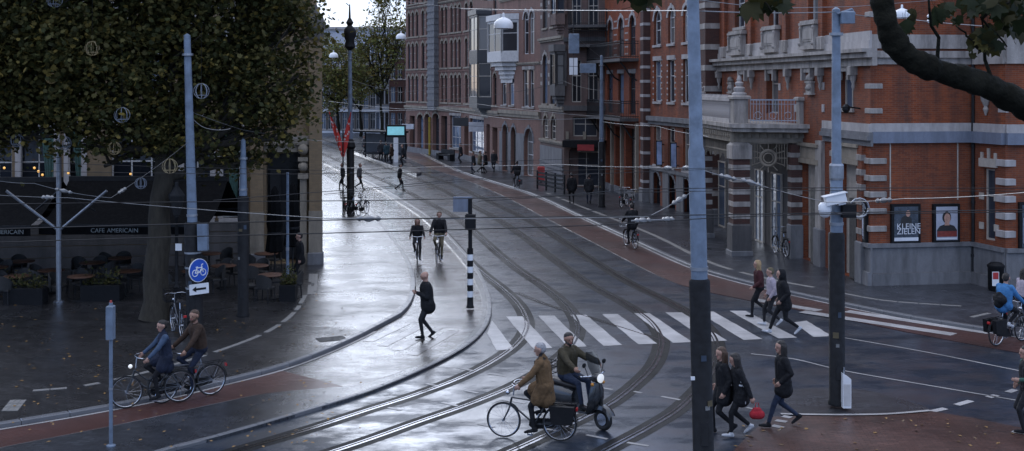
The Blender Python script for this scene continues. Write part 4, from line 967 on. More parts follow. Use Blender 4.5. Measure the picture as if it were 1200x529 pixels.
band(f, f.x(309.4), f.x(362), 4.3, 4.9, .25, 'tan_stone', 'door_lintel'); band(f, 0, f.x(293.6), 5.5, 5.75, .12, 'clean_stone'); band(f, 0, f.x(293.6), 9.6, 9.9, .14, 'clean_stone')
for k in range(4):                                                       # stone courses below the windows; the terrace shade is put into their dark stone
    obj('stone_course', boxmesh('stone_course', .02, f.x(293)-.02, -.05, .0, .01, .4, M['dark_stone']), ho, (0, 0, .1+k*.42))
wall_mesh(f.L, 14.5, f.holes).build('wall', M['ochre_brick'], ho)
b = MB(); Lh = f.L
b.quad((Lh, 0, 0), (Lh-5, 34, 0), (Lh-5, 34, 14.5), (Lh, 0, 14.5)); b.quad((Lh-5, 34, 0), (0, 34, 0), (0, 34, 14.5), (Lh-5, 34, 14.5)); b.quad((0, 34, 0), (0, 0, 0), (0, 0, 14.5), (0, 34, 14.5)); b.build('side_wall', M['ochre_brick'], ho)
MB().prism([(-.3, -.3), (Lh+.2, -.3), (Lh-4.8, 34.2), (-.3, 34.2)], 14.5, 15.0).build('roof', M['roof'], ho)
# green curtains standing in the café windows
cur = mat('green_curtain', (.06, .12, .1), .8)
for u in (60, 96, 275):
    x = f.x(u); b = MB(); pts = []
    for k in range(9): pts.append((x-.35+k*.07, .05+.04*(k % 2)))
    zt, zb = 5.1, 2.0
    for k in range(8):
        p, q = pts[k], pts[k+1]; sh = lambda px_, t: px_+(x-px_)*t*.75
        b.quad((sh(p[0], 1), p[1], zb), (sh(q[0], 1), q[1], zb), (q[0], q[1], zt), (p[0], p[1], zt))
    b.build('curtain', cur, ho)
# ---- stand-alone awning on V arms over the terrace
cl = mat('black_awning_cloth', (.005, .005, .0055), .9, 0, .25, 5, .1, 60, spec=.08)
def awning(x0, x1, y, label, txt_u):
    r = thing('awning', label, 'awning', ((x0+x1)/2, y, HP)); w = (x1-x0)/2; zr, ze, dp = 3.5, 2.28, 2.6; n = 14
    for s in (-1, 1):
        b = MB(); vs = []
        for i in range(n+1):
            for j in range(7):
                t = j/6; xx = -w+2*w*i/n; sag = -.2*math.sin(math.pi*t)-.03*math.sin(i*1.7)*t
                vs.append((xx, s*(.06+dp*t), zr+(ze-zr)*t+sag))
        b.add(vs, [(i*7+j, (i+1)*7+j, (i+1)*7+j+1, i*7+j+1) if s < 0 else (i*7+j+1, (i+1)*7+j+1, (i+1)*7+j, i*7+j) for i in range(n) for j in range(6)]); b.build('awning_cloth', cl, r, 180)
        b = MB(); b.box(-w, w, s*(.06+dp)-.02, s*(.06+dp)+.02, ze-.06, ze+.03); b.build('front_bar', M['iron'], r)
        b = MB(); vs = []
        for i in range(41): xx = -w+2*w*i/40; vs += [(xx, s*(.07+dp)+.015*math.sin(i*1.3), ze-.05), (xx, s*(.075+dp)+.025*math.sin(i*1.3+.6), ze-.3)]
        b.add(vs, [(2*i, 2*i+1, 2*i+3, 2*i+2) for i in range(40)]); v_ = b.build('valance', cl, r, 180)
        if s < 0:
            for t_, dx in (('CAFE', -.5), ('AMERICAIN', .29)): obj('lettering', text_mesh(t_, .19, M['letter_grey'], 'lettering'), v_, (txt_u+dx, -(.105+dp), ze-.17))
    MB().box(-w, w, -.1, .1, zr-.06, zr+.12).build('ridge_case', M['iron'], r); return r
M['letter_grey'] = mat('pale_lettering', (.2, .21, .2), .6)
awning(-14.95, -9.6, 40.4, 'black café awning with CAFE AMERICAIN valance beside the tree trunk', -.3)
awning(-20.4, -15.05, 40.0, 'black café awning with lettered valance at the left edge', 1.7)
# terrace lamp mast with V arms
p = G(69, 354, HP); r = thing('awning_mast', 'grey steel mast with two V arms in front of the café awnings', 'mast', p)
b = MB(); b.lathe([(.16, 0), (.16, .03), (.085, .06), (.08, 4.6)], 10); b.build('mast', M['galv'], r, 40)
for s in (-1, 1): MB().tube([(0, 0, 2.2), (s*1.55, -.2, 3.45)], .045, 8).build('arm', M['galv'], r)
for s in (-1, 1): MB().tube([(0, .05, 3.45), (s*.95, .5, 2.75)], .03, 6).build('brace', M['iron'], r)
# ---- café tables, chairs and planters
wood = mat('orange_brown_table_top', (.085, .036, .018), .55, 0, .3, 6); rat = mat('dark_wicker', (.02, .018, .016), .6, 0, .3, 30, .4, 90)
def make_table():
    r = thing('café_table'.replace('é', 'e'), 'small round orange brown table on the dark café terrace', 'table', (0, 0, 0), 0, 'café terrace tables')
    MB().lathe([(.4, .72), (.42, .735), (.42, .75), (.4, .76)], 20).build('table_top', wood, r, 40)
    b = MB(); b.lathe([(.03, .03), (.03, .72)], 8); b.build('column', M['iron'], r); b = MB(); b.lathe([(.24, 0), (.24, .02), (.06, .05)], 14); b.build('foot', M['iron'], r); return r
def make_chair():
    r = thing('terrace_chair', 'dark wicker armchair on the shaded café terrace', 'chair', (0, 0, 0), 0, 'café terrace chairs')
    MB().cbox(-.24, .24, -.24, .24, .42, .48, .02).build('seat', rat, r)
    b = MB(); vs = []
    for i in range(9):
        a = math.pi*(i/8); x = .27*math.cos(a); y = .05+.23*math.sin(a); h = .68+.2*math.sin(a)
        vs += [(x, y, .46), (x, y, h), (x*.88, y*.9, h), (x*.88, y*.9, .46)]
    b.add(vs, [q for i in range(8) for q in ((4*i, 4*i+4, 4*i+5, 4*i+1), (4*i+1, 4*i+5, 4*i+6, 4*i+2), (4*i+2, 4*i+6, 4*i+7, 4*i+3))]); b.build('backrest', rat, r, 40)
    for sx in (-1, 1):
        for sy in (-1, 1): MB().tube([(sx*.2, sy*.2, .43), (sx*.23, sy*.23, 0)], .016, 6).build('leg', M['iron'], r)
    return r
t0, c0 = make_table(), make_chair(); first = [True, True]
tabs = [(26, 332), (60, 344), (108, 334), (150, 345), (95, 352), (20, 352), (245, 322), (262, 338), (300, 338), (318, 350), (312, 322), (140, 328), (228, 345), (-6, 340)]
ORD = ['first', 'second', 'third', 'fourth', 'fifth', 'sixth', 'seventh', 'eighth', 'ninth', 'tenth', 'eleventh', 'twelfth', 'thirteenth', 'fourteenth']
for i, (u, v) in enumerate(sorted(tabs)):
    p = G(u, v, HP); t = t0 if i == 0 else copy_tree(t0); t.location = p; t['label'] = 'small orange brown café table, %s from the left on the terrace' % ORD[i]
    for k in range(3 if i % 2 else 2):
        a = random.uniform(0, 2.1)+k*2.1; c = c0 if first[1] else copy_tree(c0); first[1] = False
        c.location = p+Vector((math.cos(a)*.72, math.sin(a)*.62, 0)); c.rotation_euler = (0, 0, a-math.pi/2+random.uniform(-.3, .3)); c['label'] = 'dark wicker chair at the %s café table from the left, %s round it' % (ORD[i], ('first chair anticlockwise', 'second chair anticlockwise', 'third chair anticlockwise')[k])
def planter(u, v, w, h, label):
    p = G(u, v, HP); r = thing('planter', label, 'planter', p)
    MB().cbox(-w/2, w/2, -.22, .22, 0, h, .02).build('box', M['black'], r)
    n = 260; c = np.column_stack([rng.uniform(-w/2, w/2, n), rng.uniform(-.2, .2, n), h+np.abs(rng.normal(0, .22, n))]); leaf_cloud('foliage', c, .09, r, [LEAF[0], LEAF[1]])
# ---- folded black parasols by the hotel door
def parasol(u, v, label):
    p = G(u, v, HP); r = thing('folded_parasol', label, 'parasol', p)
    MB().lathe([(.4, 0), (.4, .06), (.08, .1), (.03, .12), (.03, 3.0)], 12).build('pole_and_base', M['iron'], r, 40)
    b = MB(); prof = [(.03, 3.25), (.1, 3.1), (.16, 2.7), (.24, 2.0), (.2, 1.75), (.22, 1.5), (.27, 1.05), (.2, 1.0)]; n = 16; vs = []
    for rr, z in prof: vs += [(rr*(1+.22*(k % 2))*math.cos(2*math.pi*k/n), rr*(1+.22*(k % 2))*math.sin(2*math.pi*k/n), z) for k in range(n)]
    b.add(vs, [(i*n+(k+1) % n, i*n+k, (i+1)*n+k, (i+1)*n+(k+1) % n) for i in range(len(prof)-1) for k in range(n)]); b.build('canopy', cl, r, 40); MB().lathe([(.25, 1.6), (.26, 1.65), (.25, 1.7)], 12).build('strap', M['black'], r)
parasol(322, 330, 'tall folded black parasol in front of the hotel door'); parasol(343, 322, 'folded black parasol nearest the stone corner of the hotel')
# ------------------------------------------------------------------ houses closing the street
def far_house(name, label, u0, u1, Y, ztop, wm, rows, cols, frame, glassm='glass', depth=9, band_m=None, ru0=None):
    f = building(name, label, ((u0-600)*Y/F, Y+.0), ((u1-600)*Y/F, Y-1.5 if u1 > 460 else Y))
    cw = f.L/cols
    for z0, z1 in rows:
        for i in range(cols): window(f, cw*i+cw*.14, cw*(i+1)-cw*.14, z0, z1, 0, 1, 1, frame, .25, 'clean_stone', None, gl=M[glassm] if i % 3 else M['glass_blue'])
        if band_m: band(f, 0, f.L, z0-.55, z0-.2, .15, band_m, 'floor_band', False)
    band(f, 0, f.L, ztop-.5, ztop, .3, 'clean_stone', 'cornice'); shell(f, ztop, depth, M[wm], top='far_roof'); return f
M['far_roof'] = mat('far_flat_roof', (.2, .2, .22), .8); M['far_grey'] = mat('far_pale_render', (.42, .43, .47), .8, 0, .2, .5); M['far_white'] = mat('far_white_render', (.5, .52, .56), .8, 0, .15, .5)
far_house('office_building', 'low dark building with white framed windows closing the end of the street', 350, 441, 168, 9.6, 'dark_stone', [(.6, 2.9), (3.6, 6.0), (6.6, 8.8)], 11, 'frame_white', 'glass', 9, 'far_white')
far_house('apartment_block', 'pale grey block with long flat roof behind the far trees', 330, 470, 196, 16.2, 'far_grey', [(1, 3), (4.4, 6.4), (7.6, 9.8), (10.8, 13)], 16, 'frame_white')
far_house('townhouse', 'narrow white townhouse behind the trees at the end of the street', 440, 456, 158, 12.4, 'far_white', [(1, 3.2), (4.3, 6.3), (7.2, 9.1), (10, 11.4)], 3, 'frame_dark')
far_house('townhouse', 'dark brick townhouse beside the white one at the end of the street', 456, 482, 156, 12.6, 'dark_brick', [(.8, 3.2), (4.6, 6.6), (7.6, 9.6), (10.3, 11.8)], 3, 'frame_white')
# ------------------------------------------------------------------ trees
def leafmat(name, c, var=.35):
    m, n, l, b = nodes(name); v = coord(n, l); g = n.new('ShaderNodeNewGeometry')
    cc = mixc(n, l, g.outputs['Random Per Island'], tuple(x*(1-var) for x in c), tuple(x*(1+var) for x in c))
    l.new(cc, b.inputs['Base Color']); b.inputs['Roughness'].default_value = .65; b.inputs['Specular IOR Level'].default_value = .2
    t = n.new('ShaderNodeBsdfTranslucent'); l.new(cc, t.inputs['Color']); s = n.new('ShaderNodeMixShader'); s.inputs[0].default_value = .3
    l.new(b.outputs[0], s.inputs[1]); l.new(t.outputs[0], s.inputs[2]); l.new(s.outputs[0], n['Material Output'].inputs['Surface']); return m
LEAF = [leafmat('dark_green_leaf', (.042, .046, .015)), leafmat('olive_leaf', (.085, .075, .024)), leafmat('yellowing_leaf', (.16, .12, .03)), leafmat('fresh_leaf', (.13, .14, .04))]
LOBE = np.array([(0, -.5), (.22, -.42), (.5, -.2), (.33, .02), (.42, .3), (.17, .22), (0, .55), (-.17, .22), (-.42, .3), (-.33, .02), (-.5, -.2), (-.22, -.42)])
def leaf_cloud(name, c, size, parent, mats, probs=None, lobed=False, up=.35):
    """many small bent leaves at the given points, one mesh"""
    n = len(c); sh = LOBE if lobed else np.array([(0, -.55), (.34, -.1), (.2, .32), (0, .6), (-.2, .32), (-.34, -.1)]); k = len(sh)
    nrm = rng.normal(size=(n, 3)); nrm[:, 2] = np.abs(nrm[:, 2])+up; nrm /= np.linalg.norm(nrm, axis=1)[:, None]
    a = rng.normal(size=(n, 3)); t1 = np.cross(nrm, a); t1 /= np.linalg.norm(t1, axis=1)[:, None]; t2 = np.cross(nrm, t1)
    s = size*rng.uniform(.6, 1.35, n); curl = rng.uniform(-.25, .5, n)
    V = c[:, None, :] + s[:, None, None]*(sh[None, :, 0, None]*t1[:, None, :] + sh[None, :, 1, None]*t2[:, None, :] - (curl[:, None]*(sh[None, :, 0]**2*1.6+sh[None, :, 1]**2*.6))[:, :, None]*nrm[:, None, :])
    me = bpy.data.meshes.new(name); me.vertices.add(n*k); me.vertices.foreach_set('co', V.reshape(-1).astype('f4'))
    me.loops.add(n*k); me.loops.foreach_set('vertex_index', np.arange(n*k, dtype='i4')); me.polygons.add(n)
    me.polygons.foreach_set('loop_start', np.arange(0, n*k, k, dtype='i4'))
    for m in mats: me.materials.append(m)
    p = probs if probs is not None else [1/len(mats)]*len(mats)
    me.polygons.foreach_set('material_index', rng.choice(len(mats), n, p=p).astype('i4')); me.update(); me.validate()
    return obj(name, me, parent)
def clumps(blobs, nclump, per, spread):
    """points in clumps inside ellipsoids (cx,cy,cz,rx,ry,rz)"""
    vol = np.array([b[3]*b[4]*b[5] for b in blobs]); cnt = rng.multinomial(nclump, vol/vol.sum()); out = []
    for b, m in zip(blobs, cnt):
        d = rng.normal(size=(m, 3)); d /= np.linalg.norm(d, axis=1)[:, None]; r = rng.uniform(.25, 1, m)**.45
        cc = np.array(b[:3])+d*r[:, None]*np.array(b[3:6])
        sp = spread*rng.uniform(.6, 1.4, m)
        out.append((cc[:, None, :]+rng.normal(size=(m, per, 3))*sp[:, None, None]*np.array([1, 1, .7])).reshape(-1, 3))
    return np.concatenate(out)
bark = stone('plane_bark', (.05, .042, .03), (.014, .012, .01), .9, .9, 5); bark2 = mat('dark_branch_bark', (.014, .013, .009), .9, 0, .5, 5, .5, 22, spec=.08)
def limb(b, a, c, r0, r1, wob=.25, n=7):
    a, c = Vector(a), Vector(c); L = (c-a).length; pts = []; rs = []
    for i in range(n+1):
        t = i/n; w = math.sin(math.pi*t)*wob*L*.2; pts.append(a.lerp(c, t)+Vector((random.uniform(-1, 1)*w, random.uniform(-1, 1)*w, random.uniform(-.4, 1)*w))); rs.append(r0+(r1-r0)*t)
    b.tube(pts, rs, 7, cap=False); return pts
def plane_tree(label, base, r0, h, lean, blobs, ncl, per, group='trees'):
    r = thing('plane_tree', label, 'tree', base)
    bl = [(x-base.x, y-base.y, z-base.z, rx, ry, rz) for x, y, z, rx, ry, rz in blobs]
    b = MB(); top = Vector((lean[0], lean[1], h)); n = 9
    b.tube([Vector((lean[0]*(i/n)**1.5+.04*math.sin(i*2), lean[1]*(i/n)**1.5, h*i/n)) for i in range(n+1)], [r0*(1.35 if i == 0 else 1.1-.42*i/n) for i in range(n+1)], 12, cap=False); b.build('trunk', bark, r, 60)
    for x, y, z, rx, ry, rz in bl:
        b = MB(); st = Vector((lean[0]*.8, lean[1]*.8, h*random.uniform(.75, .98))); pts = limb(b, st, (x, y, z), r0*.42, .05)
        for k in range(5):
            q = pts[random.randint(2, len(pts)-1)]; e = Vector((x+random.uniform(-rx, rx)*.8, y+random.uniform(-ry, ry)*.8, z+random.uniform(-.5, .9)*rz)); limb(b, q, e, .06, .015, .3, 5)
        b.build('limb', bark, r, 60)
    leaf_cloud('crown', clumps(bl, ncl, per, .33), .14, r, LEAF[:3], [.45, .43, .12], True); return r
def B(u, v, Y, rx, ry, rz): p = P(u, v, Y); return (p.x, p.y, p.z, rx, ry, rz)
plane_tree('tall plane tree with dense dark crown in front of the café', G(182, 374, HP), .36, 5.2, (.25, .2),
    [B(190, 70, 35, 2.3, 2.2, 1.9), B(270, 90, 36, 2.0, 2.0, 2.0), B(318, 60, 36.5, 1.35, 1.7, 2.3), B(330, 118, 36, .9, 1.2, 1.0), B(115, 95, 34, 2.0, 2, 1.8), B(250, 10, 36, 2.6, 2.3, 2.1), B(150, 0, 35, 2.6, 2.2, 2.2), B(240, 150, 35, 1.5, 1.5, .9), B(150, 150, 34, 1.5, 1.4, .9), B(285, 160, 36, 1.3, 1.2, .8), B(205, -80, 35, 3.4, 3, 2.4), B(310, -40, 36, 1.7, 2, 2.2), B(122, 195, 34.6, .55, .5, .75), B(346, 30, 36, .7, .8, .9), B(352, 88, 36, .5, .6, .7), B(338, 160, 36, .5, .5, .5), B(262, 192, 35.6, .5, .5, .4), B(215, 178, 35, .6, .5, .5), B(300, 190, 36, .4, .4, .5), B(180, 172, 34.4, .6, .5, .4), B(95, 170, 33.6, .7, .5, .4)], 1080, 44)
plane_tree('plane tree at the left edge with dark overhanging crown', Vector((-17.5, 34, HP)), .34, 5.0, (.5, 0),
    [B(60, 90, 34, 2.2, 2, 1.9), B(0, 80, 34, 2.4, 2, 2.2), B(40, 20, 34, 2.6, 2.2, 2.2), B(-40, 100, 33, 2, 2, 2.4), B(20, -60, 34, 3, 2.6, 2.4), B(30, 140, 33, 1.5, 1.3, .5), B(60, 160, 33, .6, .5, .45), B(8, 158, 33, .6, .5, .35)], 700, 44)
# thin far trees, half bare
def thin_tree(label, base, h, blobs, nl, sz=.32, mats=None):
    r = thing('street_tree', label, 'tree', base); b = MB()
    bl = [(x-base.x, y-base.y, z-base.z, rx, ry, rz) for x, y, z, rx, ry, rz in blobs]
    b.tube([Vector((.1*math.sin(i), 0, h*i/6)) for i in range(7)], [.24-.02*i for i in range(7)], 8, cap=False); b.build('trunk', bark2, r)
    b = MB()
    for x, y, z, rx, ry, rz in bl:
        pts = limb(b, (0, 0, h*.85), (x, y, z), .12, .05, .3)
        for k in range(14):
            q = pts[random.randint(2, len(pts)-1)]; d = Vector((random.uniform(-1, 1)*rx, random.uniform(-1, 1)*ry, random.uniform(-.5, 1.1)*rz)); p2 = limb(b, q, Vector((x, y, z))+d, .045, .018, .3, 5)
            for j in range(3): s = p2[random.randint(1, 5)]; limb(b, s, s+Vector((random.uniform(-1, 1), random.uniform(-1, 1), random.uniform(-.2, 1)))*1.1, .02, .008, .3, 3)
    b.build('branches', bark2, r)
    leaf_cloud('crown', clumps(bl, nl, 12, .4), sz, r, mats or [LEAF[1], LEAF[3], LEAF[2]], [.4, .4, .2]); return r
q = P(396, 158, 150); thin_tree('leafy green street tree at the far end, beside the tall dark lamp mast', Vector((q.x, 150, 0)), 5, [B(392, 78, 150, 3.2, 3, 3.6), B(412, 100, 149, 2.4, 2.4, 2.6), B(385, 112, 150, 2.6, 2.4, 2.4)], 420)
q = P(447, 158, 146); thin_tree('half bare street tree rising beside the pink terrace', Vector((q.x, 146, 0)), 6, [B(440, 70, 146, 3.4, 3, 3.4), B(455, 30, 145, 2.6, 2.6, 3.6), B(430, 98, 146, 2.4, 2.4, 1.8), B(468, 55, 145, 1.6, 2, 3.0), B(455, -15, 145, 2.6, 2.6, 3), B(430, 48, 146, 2.2, 2, 2.2)], 480, .3)
q = P(425, 160, 160); thin_tree('small tree in front of the low white framed building', Vector((q.x, 158, 0)), 4, [B(424, 86, 158, 3, 2.6, 2.6), B(370, 70, 158, 3, 2.6, 3)], 260)
# ---- the near tree at the right: one limb reaches into the picture
base = Vector((6.6, 7.7, 0)); r = thing('plane_tree', 'near plane tree whose thick dark limb crosses the upper right corner', 'tree', base)
b = MB(); b.tube([(0, 0, -.05), (.02, 0, 1.5), (0, .03, 3.5), (-.05, 0, 5.4), (0, 0, 8), (.2, .1, 11)], [.42, .33, .3, .28, .24, .15], 14); b.build('trunk', bark2, r, 60)
lp = [P(1022, -60, 6.0), P(1030, -20, 6.0), P(1037, 20, 6.0), P(1050, 52, 6.05), P(1075, 74, 6.1), P(1110, 86, 6.2), P(1150, 98, 6.3), P(1190, 118, 6.4), P(1240, 150, 6.55), P(1330, 200, 6.75), P(1500, 250, 7.0), Vector((5.6, 7.4, 5.95)), Vector((6.6, 7.7, 5.6))]
lp = catmull(lp, 12); n = len(lp)
b = MB(); b.tube([p-base for p in lp], [.05+.022*min(1, i/96)+.06*max(0, i/n-.7)+.004*math.sin(i*.4)+.003*math.sin(i*1.1) for i in range(n)], 24); from mathutils import noise as mnoise
b.v = [tuple(Vector(q)+Vector((mnoise.noise(Vector(q)*9), mnoise.noise(Vector(q)*9+Vector((5, 0, 0))), mnoise.noise(Vector(q)*9+Vector((0, 7, 0)))))*.012+Vector((mnoise.noise(Vector(q)*31), 0, mnoise.noise(Vector(q)*31+Vector((3, 1, 0)))))*.005) for q in b.v]
b.build('limb', bark2, r, 60)
NEARL = [leafmat('near_dark_leaf', (.014, .019, .006)), leafmat('near_olive_leaf', (.028, .026, .008)), leafmat('near_yellow_leaf', (.09, .075, .02))]
def big_leaf_mesh(i):
    b = MB(); k = len(LOBE); sh = LOBE*(1+.12*rng.normal(size=LOBE.shape)); vs = [(0, 0, 0)]
    for x, y in sh: vs.append((x, y, -.35*x*x-.2*y*y+.04*math.sin(9*x)))
    b.add(vs, [(0, j+1, (j+1) % k+1) for j in range(k)]); b.tube([(0, -.4, -.02), (.02, -.75, .02), (0, -1.0, .1)], .012, 4); return b.mesh('leaf', NEARL[i % 3], 60)
LM = [big_leaf_mesh(i) for i in range(6)]
def leaves(u0, u1, v0, v1, Y0, Y1, n, size, par, twig=None, pal=(0, 1, 3, 4)):
    for k in range(n):
        p = P(random.uniform(u0, u1), random.uniform(v0, v1), random.uniform(Y0, Y1))-base
        o = obj('leaf', LM[random.choice(pal)], par, p); s = size*random.uniform(.7, 1.25); o.scale = (s, s, s)
        o.rotation_euler = (R(90)+random.uniform(-.9, .9), random.uniform(-.7, .7)+R(180 if random.random() < .75 else random.uniform(0, 360)), random.uniform(-.8, .8))
tw = MB()
def twig(a, c, r0=.012): limb(tw, Vector(a)-base, Vector(c)-base, r0, .004, .35, 6)
twig(P(1100, 84, 6.2), P(1085, -20, 6.0)); twig(P(1160, 102, 6.3), P(1150, 20, 6.2)); twig(P(1150, 22, 6.2), P(1205, -8, 6.2)); twig(P(1150, 60, 6.2), P(1120, 30, 6.2), .008); twig(P(1030, -20, 6), P(880, -10, 5.9)); twig(P(880, -10, 5.9), P(905, 14, 5.9), .006); twig(P(880, -10, 5.9), P(700, -12, 6.2), .009); twig(P(1150, 22, 6.2), P(1180, 55, 6.2), .007)
tw.build('twigs', bark2, r)
leaves(868, 925, -6, 14, 5.8, 6.1, 14, .10, r); leaves(708, 768, -12, 8, 6.0, 6.4, 16, .11, r)
leaves(1060, 1090, 12, 34, 6.0, 6.3, 5, .085, r); leaves(1095, 1130, 8, 26, 6.0, 6.3, 12, .08, r); leaves(1130, 1205, -6, 18, 6.0, 6.4, 26, .11, r); leaves(1140, 1205, 30, 62, 6.1, 6.4, 20, .095, r); leaves(1135, 1160, 40, 66, 6.1, 6.3, 5, .06, r, pal=(2, 1)); leaves(1165, 1205, 10, 40, 6.1, 6.4, 12, .09, r)
# ---- wire globes hanging in the plane trees
wg = [mat('white_light_wire', (.26, .28, .32), .4), mat('warm_light_wire', (.3, .25, .15), .4, emit=(1, .75, .35), es=.03)]
def globe(u, v, Y, rad, m, label):
    p = P(u, v, Y); r = thing('wire_globe', label, 'ornament', p, 0, 'wire globes in the plane trees'); b = MB()
    for k in range(4):
        a = math.pi*k/4+.2; b.tube([(rad*math.cos(t*math.pi/10)*math.cos(a), rad*math.cos(t*math.pi/10)*math.sin(a), rad*math.sin(t*math.pi/10)) for t in range(20)], .007, 4, closed=True)
    for z in (-.55,):
        q = rad*math.sqrt(1-z*z); b.tube([(q*math.cos(t*math.pi/8), q*math.sin(t*math.pi/8), rad*z) for t in range(16)], .006, 4, closed=True)
    b.build('cage', wg[m], r); b = MB(); b.tube([(0, 0, rad), (0, 0, rad+1.6)], .006, 4); b.build('cord', M['black'], r)
for (u, v, Y, rd, m, lb) in ((64, 0, 32.6, .26, 0, 'pale wire globe at the top edge of the tree crown'), (108, 57, 32.6, .24, 1, 'warm white wire globe high in the crown'), (143, 135, 32.6, .26, 0, 'dim grey wire globe left of the blue topped tram pole'), (236, 107, 33, .26, 0, 'pale wire globe just right of the blue topped tram pole'),
    (75, 168, 33, .24, 0, 'bright white wire globe in front of the white window mullion'), (134, 174, 33, .22, 1, 'warm wire globe above the awning lettering'), (199, 195, 33.5, .26, 1, 'warm wire globe low beside the tree trunk'), (60, 92, 32.6, .18, 1, 'small orange lit wire globe in the left crown'), (20, 165, 33, .22, 0, 'pale wire globe at the left edge under the crown'), (165, 215, 34, .2, 0, 'small pale wire globe hanging over the awning')):
    globe(u, v, Y, rd*.8, m, lb)
warm = mat('warm_bulb', (1, .6, .2), .4, emit=(1, .5, .12), es=1.0)
for (u, v, Y, lb) in ((5, 197, 41.5, 'orange lamp at the left edge by the café window'), (45, 197, 41.5, 'cluster lamp glowing orange beside the green curtain'), (153, 204, 41.8, 'single orange lamp glowing above the awning'), (80, 203, 41.8, 'small pale lamp beside the window mullion')):
    p = P(u, v, Y); r = thing('hanging_lamp', lb, 'lamp', p, 0, 'café lamps'); b = MB()
    for k in range(3 if u == 45 else 1): b.sphere((.14*(k-1 if u == 45 else 0), 0, -.12*k), .045, 8, 6)
    b.build('bulb', warm, r, 60); MB().tube([(0, 0, .05), (0, 0, 1.2)], .008, 4).build('cord', M['black'], r)
planter(338, 352, .5, .5, 'dark planter box with leafy plant beside the terrace'); planter(120, 352, 1.2, .5, 'long dark planter with leafy plants edging the terrace'); planter(30, 356, 1.2, .5, 'dark leafy planter at the left end of the terrace')
# ------------------------------------------------------------------ poles, signs, street furniture
STK = [mat('sticker_white', (.16, .16, .155), .6), mat('sticker_blue', (.03, .045, .07), .6), mat('sticker_ochre', (.09, .07, .035), .6)]
def tram_pole(u, v, z, zsleeve, ztop, lean, label, r_sl=.19, r_up=.115, step=None, extra=None, name='tram_pole'):
    p = G(u, v, z); r = thing(name, label, 'pole', p, 0, 'tram catenary poles'); r.rotation_euler = (lean[1], lean[0], 0)
    MB().lathe([(r_sl+.03, 0), (r_sl+.03, .06), (r_sl, .1), (r_sl, zsleeve-.05), (r_sl-.03, zsleeve)], 16).build('sleeve', M['black'], r, 40)
    pr = [(r_up+.015, zsleeve-.02)]
    if step: pr += [(r_up+.015, step), (r_up-.01, step+.08)]
    pr += [(r_up-.03, ztop), (.02, ztop+.05)]
    MB().lathe(pr, 16).build('upper_pole', M['blue_pole'], r, 40)
    MB().box(-.06, .06, -r_sl-.012, -r_sl+.02, .55, .95).build('service_hatch', M['iron'], r)
    for k in range(3):
        a = -1.57+random.uniform(-.7, .7); zq = random.uniform(1.1, 2.6); wq, hq = random.uniform(.03, .06), random.uniform(.03, .07)
        MB().box(-wq, wq, -.004, .006, -hq, hq).build('sticker', STK[k % len(STK)], r, 0, ((r_sl+.003)*math.cos(a), (r_sl+.003)*math.sin(a), zq), a+1.57)
    for zc in (zsleeve+.15, ztop-.55): MB().lathe([(r_up+.03, zc), (r_up+.03, zc+.06)], 16).build('clamp', M['galv'], r)
    return r, p
pl, pL = tram_pole(229, 390, HP, 3.0, 8.05, (-R(1.6), 0), 'tram pole with blue cycle sign, grey blue top and black foot, beside the plane tree', .22, .12)
pB, pBp = tram_pole(285, 371, HP, 3.5, 5.1, (0, 0), 'tram pole with black foot, partly hidden in the crown before the hotel', .16, .1)
pN, pNp = tram_pole(825, 556, 0, 3.42, 10.2, (-R(1.35), 0), 'nearest tram pole, blue grey with black foot, cut by the bottom edge', .185, .13, 5.65)
pR, pRp = tram_pole(981, 474, .09, 3.62, 8.3, (-R(.15), 0), 'tram pole on the traffic island with white cameras', .165, .115, 4.75)
pM, pMp = tram_pole(705, 243, HP, 3.6, 8.3, (0, 0), 'tram pole on the right pavement in front of the iron balconies', .18, .11)
pF, pFp = tram_pole(411, 251, HP, 3.4, 8.6, (R(-.3), 0), 'tall mast with black ornate head, where bicycles are parked', .2, .12)
b = MB(); b.lathe([(.1, 8.5), (.3, 8.7), (.22, 9.0), (.34, 9.3), (.3, 9.6), (.12, 9.8), (.2, 9.95), (.06, 10.2), (.03, 10.9)], 12); b.build('ornate_head', M['black'], pF, 50)
b = MB(); b.lathe([(.2, 3.38), (.27, 3.5), (.2, 3.8), (.13, 3.9)], 12); b.build('collar', M['black'], pF, 40)
# cycle sign and arrow plate
def disc_sign(parent, loc, rad, rz):
    o = obj('cycle_sign', None, parent); bpy.data.objects.remove(o)
    s = MB(); s.v = []; n = 28
    s.extr([(rad*math.cos(2*math.pi*k/n), rad*math.sin(2*math.pi*k/n)) for k in range(n)], -.012, .012); o = s.build('cycle_sign', M['white'], parent, 0, loc, rz)
    s = MB(); s.extr([(rad*.94*math.cos(2*math.pi*k/n), rad*.94*math.sin(2*math.pi*k/n)) for k in range(n)], -.017, -.0125); s.build('sign_face', mat('traffic_blue', (.012, .075, .42), .35, 0, .05), o)
    w = MB(); y = -.021; q = rad
    ring = lambda cx, cz, rr: w.tube([(cx+rr*math.cos(t*math.pi/9), y, cz+rr*math.sin(t*math.pi/9)) for t in range(18)], .012, 5, closed=True)
    ring(-.42*q, -.2*q, .27*q); ring(.42*q, -.2*q, .27*q)
    for a, c in (((-.42, -.2), (-.22, .22)), ((-.22, .22), (.28, .22)), ((-.22, .12), (.02, -.2)), ((.02, -.2), (.3, .25)), ((.42, -.2), (.25, .45)), ((.25, .45), (.42, .5)), ((-.42, -.2), (.02, -.2)), ((-.34, .3), (-.12, .3)), ((-.22, .22), (-.25, .32))):
        w.tube([(a[0]*q, y, a[1]*q), (c[0]*q, y, c[1]*q)], .013, 5)
    w.build('bicycle_symbol', M['white'], o); return o
o = disc_sign(pl, (.12, -.27, 1.72), .315, R(52))
o.location = (.2, -.25, 1.72)
